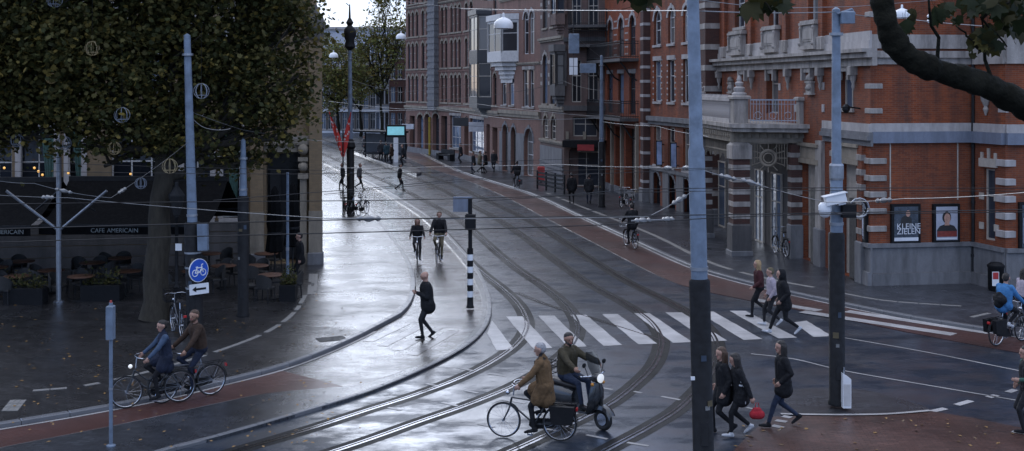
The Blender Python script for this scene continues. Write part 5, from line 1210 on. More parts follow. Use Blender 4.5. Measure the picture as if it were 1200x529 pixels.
b = MB(); b.box(-.27, .27, -.012, .012, -.14, .14); o = b.build('arrow_plate', M['white'], pl, 0, (.2, -.25, 1.22), R(38)); b = MB(); b.extr([(-.2, 0), (-.09, .075), (-.09, .028), (.19, .028), (.19, -.028), (-.09, -.028), (-.09, -.075)], -.02, -.0125); b.build('arrow', M['black'], o)
for z in (1.2, 1.75, 2.15): MB().lathe([(.235, z), (.235, z+.05)], 16).build('band_clamp', M['galv'], pl)
MB().cbox(.2, .46, -.3, -.1, 2.25, 2.98, .02).build('blue_box', M['blue_pole'], pl)
# cameras on the island pole
b = MB(); b.sphere((-.3, -.22, 4.08), .13, 12, 8, (1, 1, 1.05)); b.lathe([(.14, 4.1), (.14, 4.2), (.1, 4.26)], 12, (-.3, -.22, 0)); b.build('dome_camera', M['white'], pR, 60)
b = MB(); Mx = Matrix.Translation((-.12, -.3, 4.34)) @ Matrix.Rotation(R(-12), 4, 'Y'); b.box(-.2, .22, -.11, .11, -.09, .09, M=Mx); b.box(-.24, .26, -.13, .13, .092, .11, M=Mx); b.box(.05, .2, -.05, .25, -.14, -.09, M=Mx); b.build('bullet_camera', M['white'], pR)
b = MB(); b.tube([(.42+.2*math.cos(t*.5), -.2, 4.15+.2*math.sin(t*.5)) for t in range(13)], .018, 6); b.tube([(.38+.17*math.cos(t*.5), -.17, 4.12+.18*math.sin(t*.5)) for t in range(13)], .015, 6); b.tube([(-.45, -.24, 4.1), (.1, -.25, 4.02), (.3, -.2, 3.97)], .012, 5); b.build('coiled_cable', M['galv'], pR)
MB().cbox(.05, .33, -.3, -.12, 3.95, 4.25, .03).build('junction_box', M['black'], pR)
MB().lathe([(.14, 4.72), (.15, 4.76), (.15, 5.02), (.135, 5.06)], 16).build('clamp', M['galv'], pR)
b = MB(); b.tube([(0, -.1, 8.2), (.3, -.12, 8.3), (.36, -.1, 8.2)], .03, 6); b.cbox(.06, .34, -.2, .0, 8.0, 8.26, .03); b.build('wire_bracket', M['blue_pole'], pR)
MB().box(-.22, -.15, -.21, -.19, 1.7, 1.76).build('label_plate', M['white'], pN)
# white post box beside that pole
p = G(991, 477, .09); r = thing('control_cabinet', 'narrow white cabinet with slanted top beside the island pole', 'cabinet', p)
b = MB(); b.add([(-.085, -.12, 0), (.085, -.12, 0), (.085, .12, 0), (-.085, .12, 0), (-.085, -.12, .72), (.085, -.12, .6), (.085, .12, .6), (-.085, .12, .72)], [(0, 3, 2, 1), (4, 5, 6, 7), (0, 1, 5, 4), (1, 2, 6, 5), (2, 3, 7, 6), (3, 0, 4, 7)]); b.build('housing', M['white'], r)
MB().box(-.07, .07, -.126, -.12, .05, .5).build('door_panel', M['frame_white'], r); MB().tube([(-.03, .02, .66), (-.03, .02, .82)], .02, 6).build('stub', M['galv'], r)
# thin post with tube at the front left
p = G(130, 523, .06); r = thing('sign_post', 'thin grey blue post with narrow box at its top, by the red cycle path', 'post', p)
b = MB(); b.lathe([(.09, 0), (.09, .02), (.036, .04), (.036, 2.68)], 10); b.build('post', M['blue_pole'], r, 40); MB().cbox(-.065, .065, -.1, .06, 2.0, 2.63, .02).build('top_box', M['blue_pole'], r); MB().lathe([(.03, 2.66), (.02, 2.72)], 8).build('cap', mat('dull_red', (.3, .04, .03), .5), r); MB().lathe([(.043, 1.05), (.043, 1.09)], 10).build('ring', M['galv'], r)
# traffic signal on a black and white banded post
p = G(551, 361, .06); r = thing('traffic_signal', 'traffic signal on a black and white banded post with grey sign plate', 'traffic light', p)
MB().lathe([(.12, 0), (.12, .05), (.095, .08), (.095, .33)], 12).build('foot', M['black'], r, 40)
for k in range(8): MB().lathe([(.09, .33+k*.185), (.09, .33+(k+1)*.185)], 14).build('white_band' if k % 2 == 0 else 'black_band', M['white'] if k % 2 == 0 else M['black'], r, 40)
MB().lathe([(.06, 1.81), (.06, 3.3)], 10).build('upper_post', M['black'], r, 40); MB().cbox(-.15, .17, -.2, .12, 2.38, 2.85, .03).build('signal_head', M['black'], r)
for k in range(2): MB().tube([(.0, .12, 2.5+k*.2), (.0, .28, 2.5+k*.2)], .09, 10).build('visor', M['black'], r)
MB().cbox(-.52, .05, .04, .1, 2.9, 3.36, .01).build('sign_plate', M['zinc'], r)
# lamp post with glass lantern by the tree
p = G(207, 376, HP); r = thing('lantern_post', 'old black lantern post beside the tree trunk', 'street lamp', p)
MB().lathe([(.16, 0), (.16, .25), (.1, .35), (.08, .9), (.1, .95), (.05, 1.05), (.045, 2.9), (.08, 2.95), (.05, 3.0)], 12).build('post', M['black'], r, 40)
b = MB(); b.lathe([(.1, 3.0), (.24, 3.55), (.24, 3.58), (.12, 3.75), (.06, 3.82), (.05, 3.95)], 6); b.build('lantern', M['iron'], r); MB().lathe([(.105, 3.03), (.215, 3.5)], 6, (0, 0, .01)).build('lantern_glass', M['glass_blue'], r)
MB().box(-.02, .16, -.06, -.05, 2.0, 2.2).build('small_plate', M['white'], r)
# thin grey pole by the hotel
p = G(337, 345, HP); r = thing('terrace_pole', 'thin grey pole at the edge of the hotel terrace', 'pole', p); MB().lathe([(.09, 0), (.09, .03), (.05, .05), (.045, 3.9)], 10).build('shaft', M['blue_pole'], r, 40); MB().lathe([(.06, 1.4), (.06, 1.5)], 10).build('ring', M['galv'], r)
# litter bin by the theatre wall
p = G(1167, 341, HP); r = thing('litter_bin', 'dark litter bin with red and white label by the theatre plinth', 'bin', p)
MB().lathe([(.2, 0), (.24, .05), (.25, .75), (.27, .78), (.27, .84), (.18, .92)], 14).build('bin', M['black'], r, 40); MB().box(-.22, .0, -.262, -.25, .2, .66).build('label', M['white'], r); MB().box(-.2, -.02, -.268, -.262, .42, .64).build('red_mark', mat('label_red', (.4, .03, .03), .5), r)
# red pennants on the mast
p = G(402, 252, HP); r = thing('banner_flags', 'pair of red and white pennant banners on a thin pole beside the mast', 'flag', p); fl = mat('red_white_banner', (.6, .07, .05), .6)
m_, n_, l_, b_ = nodes('banner_cloth'); v_ = coord(n_, l_); vr = n_.new('ShaderNodeTexVoronoi'); vr.inputs['Scale'].default_value = 5; l_.new(v_, vr.inputs['Vector'])
cr_ = n_.new('ShaderNodeValToRGB'); cr_.color_ramp.interpolation = 'CONSTANT'; cr_.color_ramp.elements[0].color = (.6, .5, .48, 1); cr_.color_ramp.elements[1].position = .3; cr_.color_ramp.elements[1].color = (.55, .04, .03, 1); l_.new(vr.outputs['Distance'], cr_.inputs['Fac']); l_.new(cr_.outputs['Color'], b_.inputs['Base Color']); b_.inputs['Roughness'].default_value = .7
MB().lathe([(.04, 0), (.035, 4.4)], 8).build('pole', M['iron'], r)
for s, h in ((-1, .95), (1, .55)):
    b = MB(); vs = []
    for i in range(11):
        t = i/10; xc = s*h*.75*(t**1.1); w = .05+.26*math.sin(math.pi*min(1, t*.95+.12))*.9
        for k in range(5): vs.append((xc-w/2*s+w*s*k/4*1.0, .05*math.sin(k*1.5+i*.6), 3.0+2.35*t*(1 if s < 0 else .98)))
    b.add(vs, [(i*5+k, i*5+k+1, (i+1)*5+k+1, (i+1)*5+k) for i in range(10) for k in range(4)]); b.build('pennant', m_, r, 180)
# no-entry sign by the shops, illuminated stop display, shelter
def plate_pole(u, v, zc, label, rad, fm, nm='no_entry_sign'):
    p = G(u, v, HP); r = thing(nm, label, 'sign', p); MB().lathe([(.05, 0), (.045, zc+rad)], 8).build('pole', M['galv'], r)
    n = 20; o = MB().extr([(rad*math.cos(2*math.pi*k/n), zc+rad*math.sin(2*math.pi*k/n)) for k in range(n)], -.09, -.06).build('plate', fm, r); MB().box(-rad*.7, rad*.7, -.1, -.091, zc-.08, zc+.08).build('bar', M['white'], o)
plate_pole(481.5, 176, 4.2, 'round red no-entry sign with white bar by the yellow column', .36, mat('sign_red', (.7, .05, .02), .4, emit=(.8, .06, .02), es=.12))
yS = G(464, 190).y; p = G(464, 190, .2); r = thing('stop_display', 'lit cyan passenger display on a pale pillar at the tram stop', 'display', p)
MB().box(-.2, .2, -.12, .12, 0, 2.1).build('pillar', M['white'], r); MB().cbox(-.85, .85, -.14, .14, 2.15, 3.2, .05).build('case', M['black'], r); MB().box(-.72, .72, -.15, -.141, 2.32, 3.04).build('screen', mat('lit_screen', (.2, .5, .55), .3, emit=(.35, .85, 1), es=.4), r)
p = G(446, 186, .2); r = thing('tram_shelter', 'dark glazed tram stop shelter where people wait', 'shelter', p, R(-35))
MB().box(-2.6, 2.6, -.8, .8, 2.35, 2.5).build('roof', M['black'], r)
for sx in (-2.4, 0, 2.4): MB().box(sx-.05, sx+.05, .6, .7, 0, 2.35).build('post', M['black'], r)
MB().box(-2.35, 2.35, .64, .66, .3, 2.2).build('glass_back', M['glass'], r); MB().box(-2, 1.5, .2, .6, .42, .5).build('bench', M['iron'], r)
# shop signs on the pink terrace
for (u, v, Y, w, h, col, lb) in ((545, 143, 106.2, 2.2, .75, (.02, .02, .02), 'black projecting shop sign on the pink terrace'), (478, 148.5, 119, 1.3, .5, (.45, .46, .48), 'small white shop sign beside the red no-entry sign'), (560, 149, 100.5, 1.6, .8, (.42, .42, .43), 'white shop sign over the white framed windows')):
    p = P(u, v, Y); r = thing('shop_sign', lb, 'sign', p, R(-20)); MB().cbox(-w/2, w/2, -.08, .08, -h/2, h/2, .02).build('panel', mat('sign_panel', col, .5), r); MB().tube([(0, .05, h/2), (0, .9, h/2+.2)], .03, 6).build('bracket', M['iron'], r)
# street sign and traffic plates hung on the wire by the brown house
p = P(672, 78, 64); r = thing('hanging_sign', 'pale square plate with blue box hung on wires before the brown house', 'sign', p)
MB().box(-.22, .22, -.03, .03, -.45, .45).build('plate', M['white'], r); MB().box(-.22, .22, -.034, -.031, -.01, .01).build('divider', M['black'], r); MB().box(-.012, .012, -.034, -.031, -.45, .45).build('divider', M['black'], r)
MB().cbox(-.25, .3, -.1, .1, .7, 1.75, .03).build('blue_box', M['blue_pole'], r); MB().cbox(.35, 1.2, -.08, .08, -.35, .15, .02).build('side_box', M['blue_pole'], r); MB().tube([(0, 0, .45), (0, 0, .72)], .02, 5).build('hanger', M['iron'], r); MB().tube([(0, 0, 1.7), (0, .1, 3.4)], .02, 5).build('hanger', M['iron'], r); MB().tube([(.3, .02, 0), (.4, .02, 0)], .02, 5).build('hanger', M['iron'], r)
# advert boxes: red box at the brown house
p = G(634, 214, HP); r = thing('red_box', 'small red post box at the corner of the brown house', 'box', p); MB().cbox(-.25, .25, -.25, .1, .1, 1.1, .05).build('body', mat('post_red', (.4, .03, .025), .4), r); MB().box(-.06, .06, -.1, .0, 0, .12).build('leg', M['black'], r)
p = G(652, 226, HP); r = thing('terrace_railing', 'dark metal railing panels enclosing the corner shop terrace', 'railing', p, R(-68)); 
for z in (.25, .5, .75, 1.0): MB().box(-3, 1.2, -.02, .02, z, z+.12).build('rail', M['iron'], r)
for x in (-3, -1.6, -.2, 1.2): MB().box(x-.04, x+.04, -.05, .05, 0, 1.2).build('post', M['iron'], r)
p = G(522, 188, HP); r = thing('street_bench', 'dark bench with planters on the far pavement by the white framed shop', 'bench', p, R(-62)); MB().box(-1.4, 1.4, -.25, .25, .4, .5).build('seat', M['black'], r); MB().box(-1.4, 1.4, .2, .28, .5, .95).build('backrest', M['black'], r)
for x in (-1.2, 1.2): MB().cbox(x-.25, x+.25, -.25, .25, 0, .6, .03).build('planter_leg', M['black'], r)

# ---- lamps hung over the street
def hung_lamp(u, v, Y, rad, label):
    p = P(u, v, Y); r = thing('hanging_street_lamp', label, 'street lamp', p, 0, 'lamps hung over the street')
    MB().lathe([(rad, -.32*rad), (rad*1.02, 0), (rad*.92, rad*.35), (rad*.66, rad*.62), (rad*.3, rad*.78), (rad*.14, rad*.85), (rad*.12, rad*1.25), (.02, rad*1.3)], 18).build('dome', M['white'], r, 50)
    MB().lathe([(rad*.5, -.38*rad), (rad*.98, -.3*rad)], 18).build('diffuser', M['glass_curtain'], r)
hung_lamp(590, 30, 52, .42, 'white dome lamp hung on a wire before the white oriel'); hung_lamp(573, -3, 60, .42, 'dome lamp cut by the top edge above the pink terrace'); hung_lamp(1057, 18, 32, .22, 'small white dome lamp above the dark limb'); hung_lamp(470, 44, 100, .42, 'far dome lamp beside the bare tree')
hung_lamp(391, 66, 110, .42, 'far dome lamp between hotel corner and tall mast'); hung_lamp(452, -2, 105, .42, 'far dome lamp at the top edge in the sky')
p = P(1090, 22, 31.8); r = thing('wire_insulator', 'pale insulator on the wire above the dark limb', 'insulator', p); MB().lathe([(.05, -.12), (.09, -.06), (.05, 0), (.09, .06), (.05, .12)], 10).build('body', M['white'], r, 50)

# ------------------------------------------------------------------ overhead wires
wd = mat('dark_copper_wire', (.02, .019, .019), .5, .4); wlt = mat('pale_steel_wire', (.22, .215, .21), .4, .5)
def wire(pts, label, r=.011, m=None, sag=0., beads=(), n=16, kind='overhead_wire'):
    root = thing(kind, label, 'wire', (0, 0, 0), 0, 'overhead wires'); out = []
    for i in range(len(pts)-1):
        a, c = Vector(pts[i]), Vector(pts[i+1])
        for k in range(n): t = k/n; out.append(a.lerp(c, t)-Vector((0, 0, 4*sag*t*(1-t))))
    out.append(Vector(pts[-1])); b = MB(); b.tube(out, r*.62, 5); b.build('cable', m or wd, root)
    for t in beads:
        q = out[int(t*(len(out)-1))]; q2 = out[min(len(out)-1, int(t*(len(out)-1))+1)]; d = (q2-q).normalized(); b = MB()
        b.tube([q-d*.2, q-d*.14, q-d*.1, q-d*.02, q+d*.02, q+d*.1, q+d*.14, q+d*.2], [.015, .045, .02, .05, .05, .02, .045, .015], 7); b.build('insulator', wlt, root)
    return root
def catmull_px(pts): return [(q.x, q.y) for q in catmull([Vector((u, v, 0)) for u, v in pts], 5)]
def W(u, v, z=5.6): Y = (H-z)*F/(v-VH); return Vector(((u-600)*Y/F, Y, z))
# contact wires passing close in front of the camera
for pts, lb, rr in (([(-60, 270), (200, 263), (440, 257), (760, 253), (1260, 245)], 'thickest dark contact wire, running right across the picture', .0085), ([(-60, 286), (200, 278), (440, 272), (700, 264), (900, 253), (1260, 248)], 'dark contact wire, lowest on the left and joining the thick one on the right', .007),
                    ([(-60, 240), (200, 237), (440, 235), (640, 230), (800, 221), (1260, 221)], 'dark contact wire level with the white cameras', .007), ([(560, 236), (800, 224.5), (1260, 224.5)], 'dark twin wire just below the one at the cameras', .006),
                    ([(250, 235), (440, 220), (550, 210), (720, 203), (900, 196)], 'dark wire rising to the right over the tram lane', .006), ([(-60, 200), (290, 204), (440, 203), (850, 197)], 'thin dark wire level across awnings and street', .006)):
    wire([W(*q) for q in catmull_px(pts)], lb, rr, n=2)
# span wires between poles (pale)
tN = lambda z: pNp + Vector((-.0236*z, 0, z)); tR = lambda z: pRp + Vector((0, 0, z)); tM = lambda z: pMp + Vector((0, 0, z)); tL = lambda z: pL + Vector((-.028*z, 0, z)); tB = lambda z: pBp+Vector((0, 0, z)); tF = lambda z: pFp+Vector((0, 0, z))
wire([tN(5.35), P(880, 214, 21.5), P(968, 237, 21.8), P(1060, 233, 20), P(1200, 226, 17), P(1300, 220, 15)], 'pale span wire sagging from the nearest pole past the white cameras', .011, wlt, .02, (.12, .2, .56))
wire([tN(5.36), P(760, 196, 24), P(660, 193, 30), P(380, 197, 40)], 'pale wire with insulators going left from the nearest pole', .012, wlt, .02, (.08, .2))
wire([tN(5.0), P(760, 254, 20), P(380, 256, 18), P(80, 232, 24), P(-40, 226, 26)], 'thin pale wire with insulators from the nearest pole to the left edge', .009, wlt, .02, (.1, .48, .8))
wire([P(790, 257, 20.5), P(770, 258, 20), P(740, 259, 19.6)], 'short chain of insulators left of the nearest pole', .02, wlt, 0, (.2, .8))
wire([P(420, -6, 70), P(540, 10, 60), tN(8.1), tR(8.25), P(1060, 22, 28), P(1200, 33, 24), P(1300, 42, 22)], 'pale span wire along the top from the far street to the right edge', .016, wlt, .03)
wire([tN(8.3), P(900, 10, 23), P(1000, 8, 26), P(1100, 0, 30)], 'thin pale wire rising over the theatre windows', .01, wlt)
wire([tM(5.0), P(640, 131, 70), P(560, 122, 85), P(470, 128, 100), P(380, 118, 110)], 'pale contact wire from the right pavement pole up the street', .022, wlt, .05)
wire([tM(4.9), P(600, 140, 66), P(520, 128, 84), P(420, 130, 100)], 'second pale contact wire running up the street', .02, wlt, .04)
wire([tM(4.7), P(770, 148, 55), P(830, 160, 45), tN(6.0)], 'thin wire linking the pavement pole to the nearest pole', .014, wlt, .05)
wire([tM(6.4), P(660, 95, 72), P(600, 108, 76), P(500, 118, 88)], 'dark slack wire before the brown house', .02, wd, .1)
wire([tM(6.9), P(672, 78, 64)], 'short dark wire to the hanging plate', .02, wd, .1)
wire([P(380, 203, 44), P(560, 190, 40), P(690, 186, 40)], 'thin dark wire crossing above the cyclists', .011)
wire([P(380, 228, 30), P(560, 211, 31), P(700, 203, 32)], 'thin dark wire across the tram lane below the walkers', .01)
wire([tL(6.0), tB(5.4), P(370, 165, 38), P(560, 170, 40)], 'thin pale wire from the signed pole across the crown', .012, wlt, .02)
wire([tL(5.2), P(130, 232, 28), P(40, 215, 27), P(-30, 206, 26)], 'pale wire with fittings running left from the signed pole', .009, wlt, .05, (.3, .55))
wire([tL(5.9), P(240, 150, 32.6), P(270, 151, 33)], 'twisted pale wire end tied to the signed pole', .014, wlt, .05)
wire([P(-40, 188, 25), P(200, 196, 26), P(380, 200, 28)], 'thin dark wire in front of the awnings', .008)
wire([tF(7), P(470, 108, 80), P(560, 96, 95)], 'thin pale wire from the ornate mast to the pink terrace', .018, wlt, .1)
wire([tF(5.5), P(470, 140, 80), P(600, 150, 85)], 'thin dark wire from the ornate mast over the tram stop', .016, wd, .1)
wire([tM(8.2), P(640, 14, 60), P(540, 11, 60)], 'pale wire carrying the dome lamps before the oriel', .012, wlt, .03)

# ------------------------------------------------------------------ people
def fab(name, c, rough=.85, var=.3): return mat('cloth_'+name, c, rough, 0, var, 7, .5, 16, spec=.25)
CL = {k: fab(k, tuple(x*.8 for x in v)) for k, v in dict(black=(.012, .012, .014), charcoal=(.022, .022, .025), navy=(.018, .024, .045), tan=(.15, .088, .042), olive=(.055, .045, .026), jean=(.024, .034, .062), blue=(.055, .085, .14), skyblue=(.06, .2, .42),
      maroon=(.06, .018, .02), pink=(.42, .36, .4), white=(.55, .55, .56), grey=(.09, .09, .095), brown=(.05, .03, .02), green=(.05, .11, .08), red=(.35, .02, .03), khaki=(.14, .115, .07), teal=(.03, .06, .075)).items()}
SKIN = [mat('skin_light', (.36, .205, .15), .55, 0, .12, 14), mat('skin_tan', (.28, .15, .1), .55, 0, .12, 14)]; LIP = mat('lip', (.3, .09, .08), .5); EYE = mat('eye', (.03, .025, .022), .2)
HAIR = {k: mat('hair_'+k, v, .55, 0, .4, 30, .6, 60) for k, v in dict(dark=(.014, .01, .008), brown=(.06, .03, .015), blond=(.3, .2, .1), grey=(.3, .29, .29), ginger=(.12, .05, .02)).items()}
def V3(*a): return Vector(a)
def ik(a, c, l1, l2, pole):
    d = c-a; L = d.length
    if L > (l1+l2)*.995: c = a+d*((l1+l2)*.995/L); d = c-a; L = d.length
    x = (l1*l1-l2*l2+L*L)/(2*L); h = math.sqrt(max(0, l1*l1-x*x)); u = d/L; pv = pole-u*pole.dot(u); pv = pv.normalized() if pv.length > 1e-6 else V3(1, 0, 0)
    return a+u*x+pv*h, c
def capsule(b, p0, r0, p1, r1, n=10):
    p0, p1 = Vector(p0), Vector(p1); d = p1-p0; L = d.length
    if L < 1e-4: d = V3(0, 0, 1); L = 1e-4; p1 = p0+d*L
    u = d/L; pts = []; rs = []
    for k in range(4): a = math.pi/2*(1-k/4)*.97; pts.append(p0-u*r0*math.sin(a)); rs.append(r0*math.cos(a))
    pts += [p0, p1]; rs += [r0, r1]
    for k in range(1, 5): a = math.pi/2*k/4*.97; pts.append(p1+u*r1*math.sin(a)); rs.append(r1*math.cos(a))
    b.tube(pts, rs, n)
JOBS = []
def job(name, caps, mats, parent, voxel, smooth=3):
    """caps: (p0, r0, p1, r1, material number); grown together into one continuous skin later"""
    b = MB()
    for p0, r0, p1, r1, m in caps: capsule(b, p0, r0, p1, r1)
    me = b.mesh(name+'_cage', mats[0]); o = bpy.data.objects.new(name, me); COL.objects.link(o)
    md = o.modifiers.new('r', 'REMESH'); md.mode = 'VOXEL'; md.voxel_size = voxel; md.adaptivity = 0
    ms = o.modifiers.new('s', 'SMOOTH'); ms.factor = .5; ms.iterations = smooth
    JOBS.append((name, o, caps, mats, parent))
def run_jobs():
    dg = bpy.context.evaluated_depsgraph_get()
    for name, o, caps, mats, parent in JOBS:
        me = bpy.data.meshes.new_from_object(o.evaluated_get(dg)); me.materials.clear(); me.name = name
        for m in mats: me.materials.append(m)
        if len(mats) > 1:
            n = len(me.polygons); c = np.empty(n*3, 'f4'); me.polygons.foreach_get('center', c); c = c.reshape(-1, 3); best = np.full(n, 1e9); idx = np.zeros(n, 'i4')
            for p0, r0, p1, r1, m in caps:
                a = np.array(p0); d = np.array(p1)-a; L2 = max(1e-9, float(d@d)); t = np.clip(((c-a)@d)/L2, 0, 1); dist = np.linalg.norm(c-(a+t[:, None]*d), axis=1)-(r0+(r1-r0)*t)
                k = dist < best; best[k] = dist[k]; idx[k] = m
            me.polygons.foreach_set('material_index', idx)
        me.shade_smooth(); obj(name, me, parent)
    for j in JOBS:
        m = j[1].data; bpy.data.objects.remove(j[1]); bpy.data.meshes.remove(m)
def rotv(v, yaw, pitch): return Matrix.Rotation(yaw, 3, 'Z') @ (Matrix.Rotation(pitch, 3, 'Y') @ Vector(v))
def person(label, loc, heading, h=1.75, hip=(0, .92), lean=4, feet=None, hands=None, head=(0, 0), skin=0, hair=('dark', 'short'), jacket='black', trousers='charcoal', shoes='black', bulk=1.0, extra=(), hood=False, vox=.0125, cap=None, coat=0., collar=None, group=None, grip=True, sleeve=None, scarf=None):
    r = thing('person', label, 'person', loc, heading, group); s = h/1.75; r.scale = (s, s, s)
    Pv = V3(hip[0], 0, hip[1]); ln = R(lean); d = V3(math.sin(ln), 0, math.cos(ln)); nrm = V3(math.cos(ln), 0, -math.sin(ln)); y = V3(0, 1, 0)
    J, T, S, SK, LP, SC, SL = 0, 1, 2, 3, 4, 5, 6
    mats = [CL[jacket], CL[trousers], CL[shoes], SKIN[skin], LIP, CL[scarf or jacket], CL[sleeve or jacket], CL['white']]
    c = []; k = bulk*1.07
    c.append((Pv+y*.07, .122*k, Pv-y*.07, .122*k, T if coat == 0 else J))
    for q in (-1, 1):
        c.append((Pv+y*.075*q+d*.02, .118*k, Pv+d*.36+y*.09*q, .118*k, J)); c.append((Pv+d*.36+y*.09*q, .115*k, Pv+d*.44+y*.13*q, .075*k, J))
    c.append((Pv+d*.1+nrm*.02, .12*k, Pv+d*.4+nrm*.01, .125*k, J)); nb = Pv+d*.5
    hd = R(lean*.45); hv = V3(math.sin(hd), 0, math.cos(hd)); hc = nb+hv*.19+V3(.025, 0, 0); yaw, pit = R(head[0]), R(head[1])
    def hp(x, yy, z): return hc+rotv((x, yy, z), yaw, pit)
    c.append((nb-d*.03, .075*k, nb+hv*.02, .06, J)); c.append((nb, .055, hp(-.01, 0, -.05), .055, SC if scarf else SK))
    c += [(hp(-.022, 0, .022), .095, hp(.012, 0, .02), .092, SK), (hp(.02, 0, -.03), .076, hp(.052, 0, -.088), .043, SK), (hp(.094, 0, .0), .011, hp(.112, 0, -.03), .0165, SK), (hp(.07, .03, .022), .028, hp(.07, -.03, .022), .028, SK), (hp(.084, .016, -.064), .0125, hp(.084, -.016, -.064), .0125, LP)]
    if not hood:
        for q in (-1, 1): c.append((hp(-.008, q*.094, .01), .016, hp(-.012, q*.096, -.03), .012, SK))
    # legs
    feet = feet or ((.0, .1, .09, 0), (.0, -.1, .09, 0))
    for q, ft in zip((1, -1), feet):
        hj = Pv+y*.09*q-V3(0, 0, .03); an = V3(*ft[:3]); kn, an = ik(hj, an, .44, .42, V3(1, .12*q, .1))
        c.append((hj, .088*max(1, k*.95), kn, .06, T)); c.append((kn, .06, an+(kn-an)*.1, .043, T)); pt = R(ft[3])
        fo = lambda x, z: an+rotv((x, 0, z), R(8)*q, pt)
        c += [(fo(0, -.01), .045, fo(-.035, -.048), .04, S), (fo(-.03, -.05), .038, fo(.12, -.055), .036, S), (fo(.12, -.056), .036, fo(.18, -.06), .026, S)]
    # arms and hands
    hands = hands or ((.06, .26, .86), (.02, -.26, .86))
    for q, hh in zip((1, -1), hands):
        sh = Pv+d*.455+y*.175*q; w = V3(*hh[:3]); el, w = ik(sh, w, .285, .26, V3(-.7, .35*q, -.5))
        c.append((sh, .07*k, el, .052*k, SL)); c.append((el, .053*k, w, .04*k, SL)); fd = (w-el).normalized()
        sd_ = fd.cross(V3(0, 0, 1)); sd_ = sd_.normalized() if sd_.length > .2 else V3(0, 1, 0); up = sd_.cross(fd).normalized()
        if len(hh) > 3: fd = rotv(fd, 0, R(hh[3]))
        inward = -y*q
        acr = fd.cross(inward); acr = acr.normalized() if acr.length > .2 else V3(1, 0, 0)
        pb = w+fd*.02; pe = w+fd*.085; c.append((pb, .03, pe, .03, SK)); c.append((pb+acr*.012, .026, pe+acr*.022, .024, SK)); c.append((pb-acr*.012, .026, pe-acr*.022, .024, SK))
        for j, L in enumerate((.065, .075, .07, .055)):
            f0 = pe+acr*(.03-.02*j); f1 = f0+fd*L*.6+inward*.012; f2 = f1+(fd*.5+inward*.75).normalized()*L*.65; c += [(f0, .0105, f1, .0098, SK), (f1, .0098, f2, .0085, SK)]
        t0 = pb+fd*.02+acr*.03; c += [(t0, .0135, t0+acr*.03+fd*.03+inward*.012, .012, SK), (t0+acr*.03+fd*.03+inward*.012, .012, t0+acr*.028+fd*.065+inward*.026, .0095, SK)]
    if coat:                            # coat skirt reaching down the thighs
        for q, ft in zip((1, -1), feet):
            hj = Pv+y*.085*q; kn, _ = ik(Pv+y*.09*q, V3(*ft[:3]), .44, .42, V3(1, .12*q, .1)); e = hj.lerp(kn, coat); c.append((hj, .128*k, e+V3(-.02, 0, 0), .125*k, J))
        if hip[1] > .9 and feet[0][2] < .3: c.append((Pv, .13*k, Pv+V3(-.02, 0, -.42*coat), .15*k, J))
        else: c.append((Pv+V3(-.05, 0, -.02), .14*k, Pv+V3(-.13, 0, -.3*coat), .12*k, J))
    if collar: c.append((nb+d*.0+y*.06, .06, nb-y*.06+d*.0, .06, J)); c.append((nb+d*.03-nrm*.05, .06, nb+d*.06-nrm*.04, .05, J))
    if scarf: c += [(nb+nrm*.03+y*.05, .052, nb+nrm*.03-y*.05, .052, SC), (nb-nrm*.04+y*.04, .05, nb-nrm*.04-y*.04, .05, SC)]
    if hood: c += [(hp(-.035, 0, .03), .112, hp(-.045, 0, -.06), .112, J), (hp(-.04, 0, -.06), .105, nb-nrm*.05, .085, J), (hp(.0, 0, .085), .062, hp(-.03, 0, .06), .09, J)]
    for e in extra: c.append(e if len(e) == 5 else e)
    job('body', c, mats, r, vox)
    hn, hs = hair
    if not hood and hs != 'none':
        q = [(hp(-.03, 0, .04), .097, hp(-.005, 0, .048), .09, 0), (hp(-.045, 0, .0), .088, hp(-.03, 0, .03), .094, 0), (hp(.03, .025, .075), .045, hp(.03, -.025, .075), .045, 0)]
        if hs == 'long':
            for e in (-1, 0, 1): q.append((hp(-.06, e*.06, .0), .06, hp(-.075, e*.065, -.22), .042, 0))
            for e in (-1, 1): q += [(hp(.0, e*.085, .03), .03, hp(.01, e*.085, -.18), .024, 0)]
            q.append((hp(-.07, 0, -.2), .06, hp(-.085, 0, -.33), .03, 0))
        if hs == 'bun': q.append((hp(-.13, 0, .03), .045, hp(-.14, 0, .035), .045, 0))
        if hs == 'beard': q += [(hp(.05, .04, -.075), .032, hp(.06, -.04, -.075), .032, 0), (hp(.07, 0, -.095), .034, hp(.065, 0, -.11), .03, 0), (hp(.01, .078, -.03), .02, hp(.03, .065, -.07), .02, 0), (hp(.01, -.078, -.03), .02, hp(.03, -.065, -.07), .02, 0)]
        job('hair' if not cap else 'woolly_hat', q, [HAIR[hn] if not cap else CL[cap]], r, max(vox, .014))
    if vox < .02:
        b = MB()
        for e in (-1, 1): b.sphere(hp(.088, e*.032, .006), .0125, 6, 5)
        b.build('eyes', EYE, r)
    return r
def stride(s, lift=.05): return ((s, .09, .09, -8), (-s*.95, -.09, .09+lift+s*.28, 38))
def strideR(s, lift=.05): a, c = stride(s, lift); return ((c[0], .09, c[2], c[3]), (a[0], -.09, a[2], a[3]))
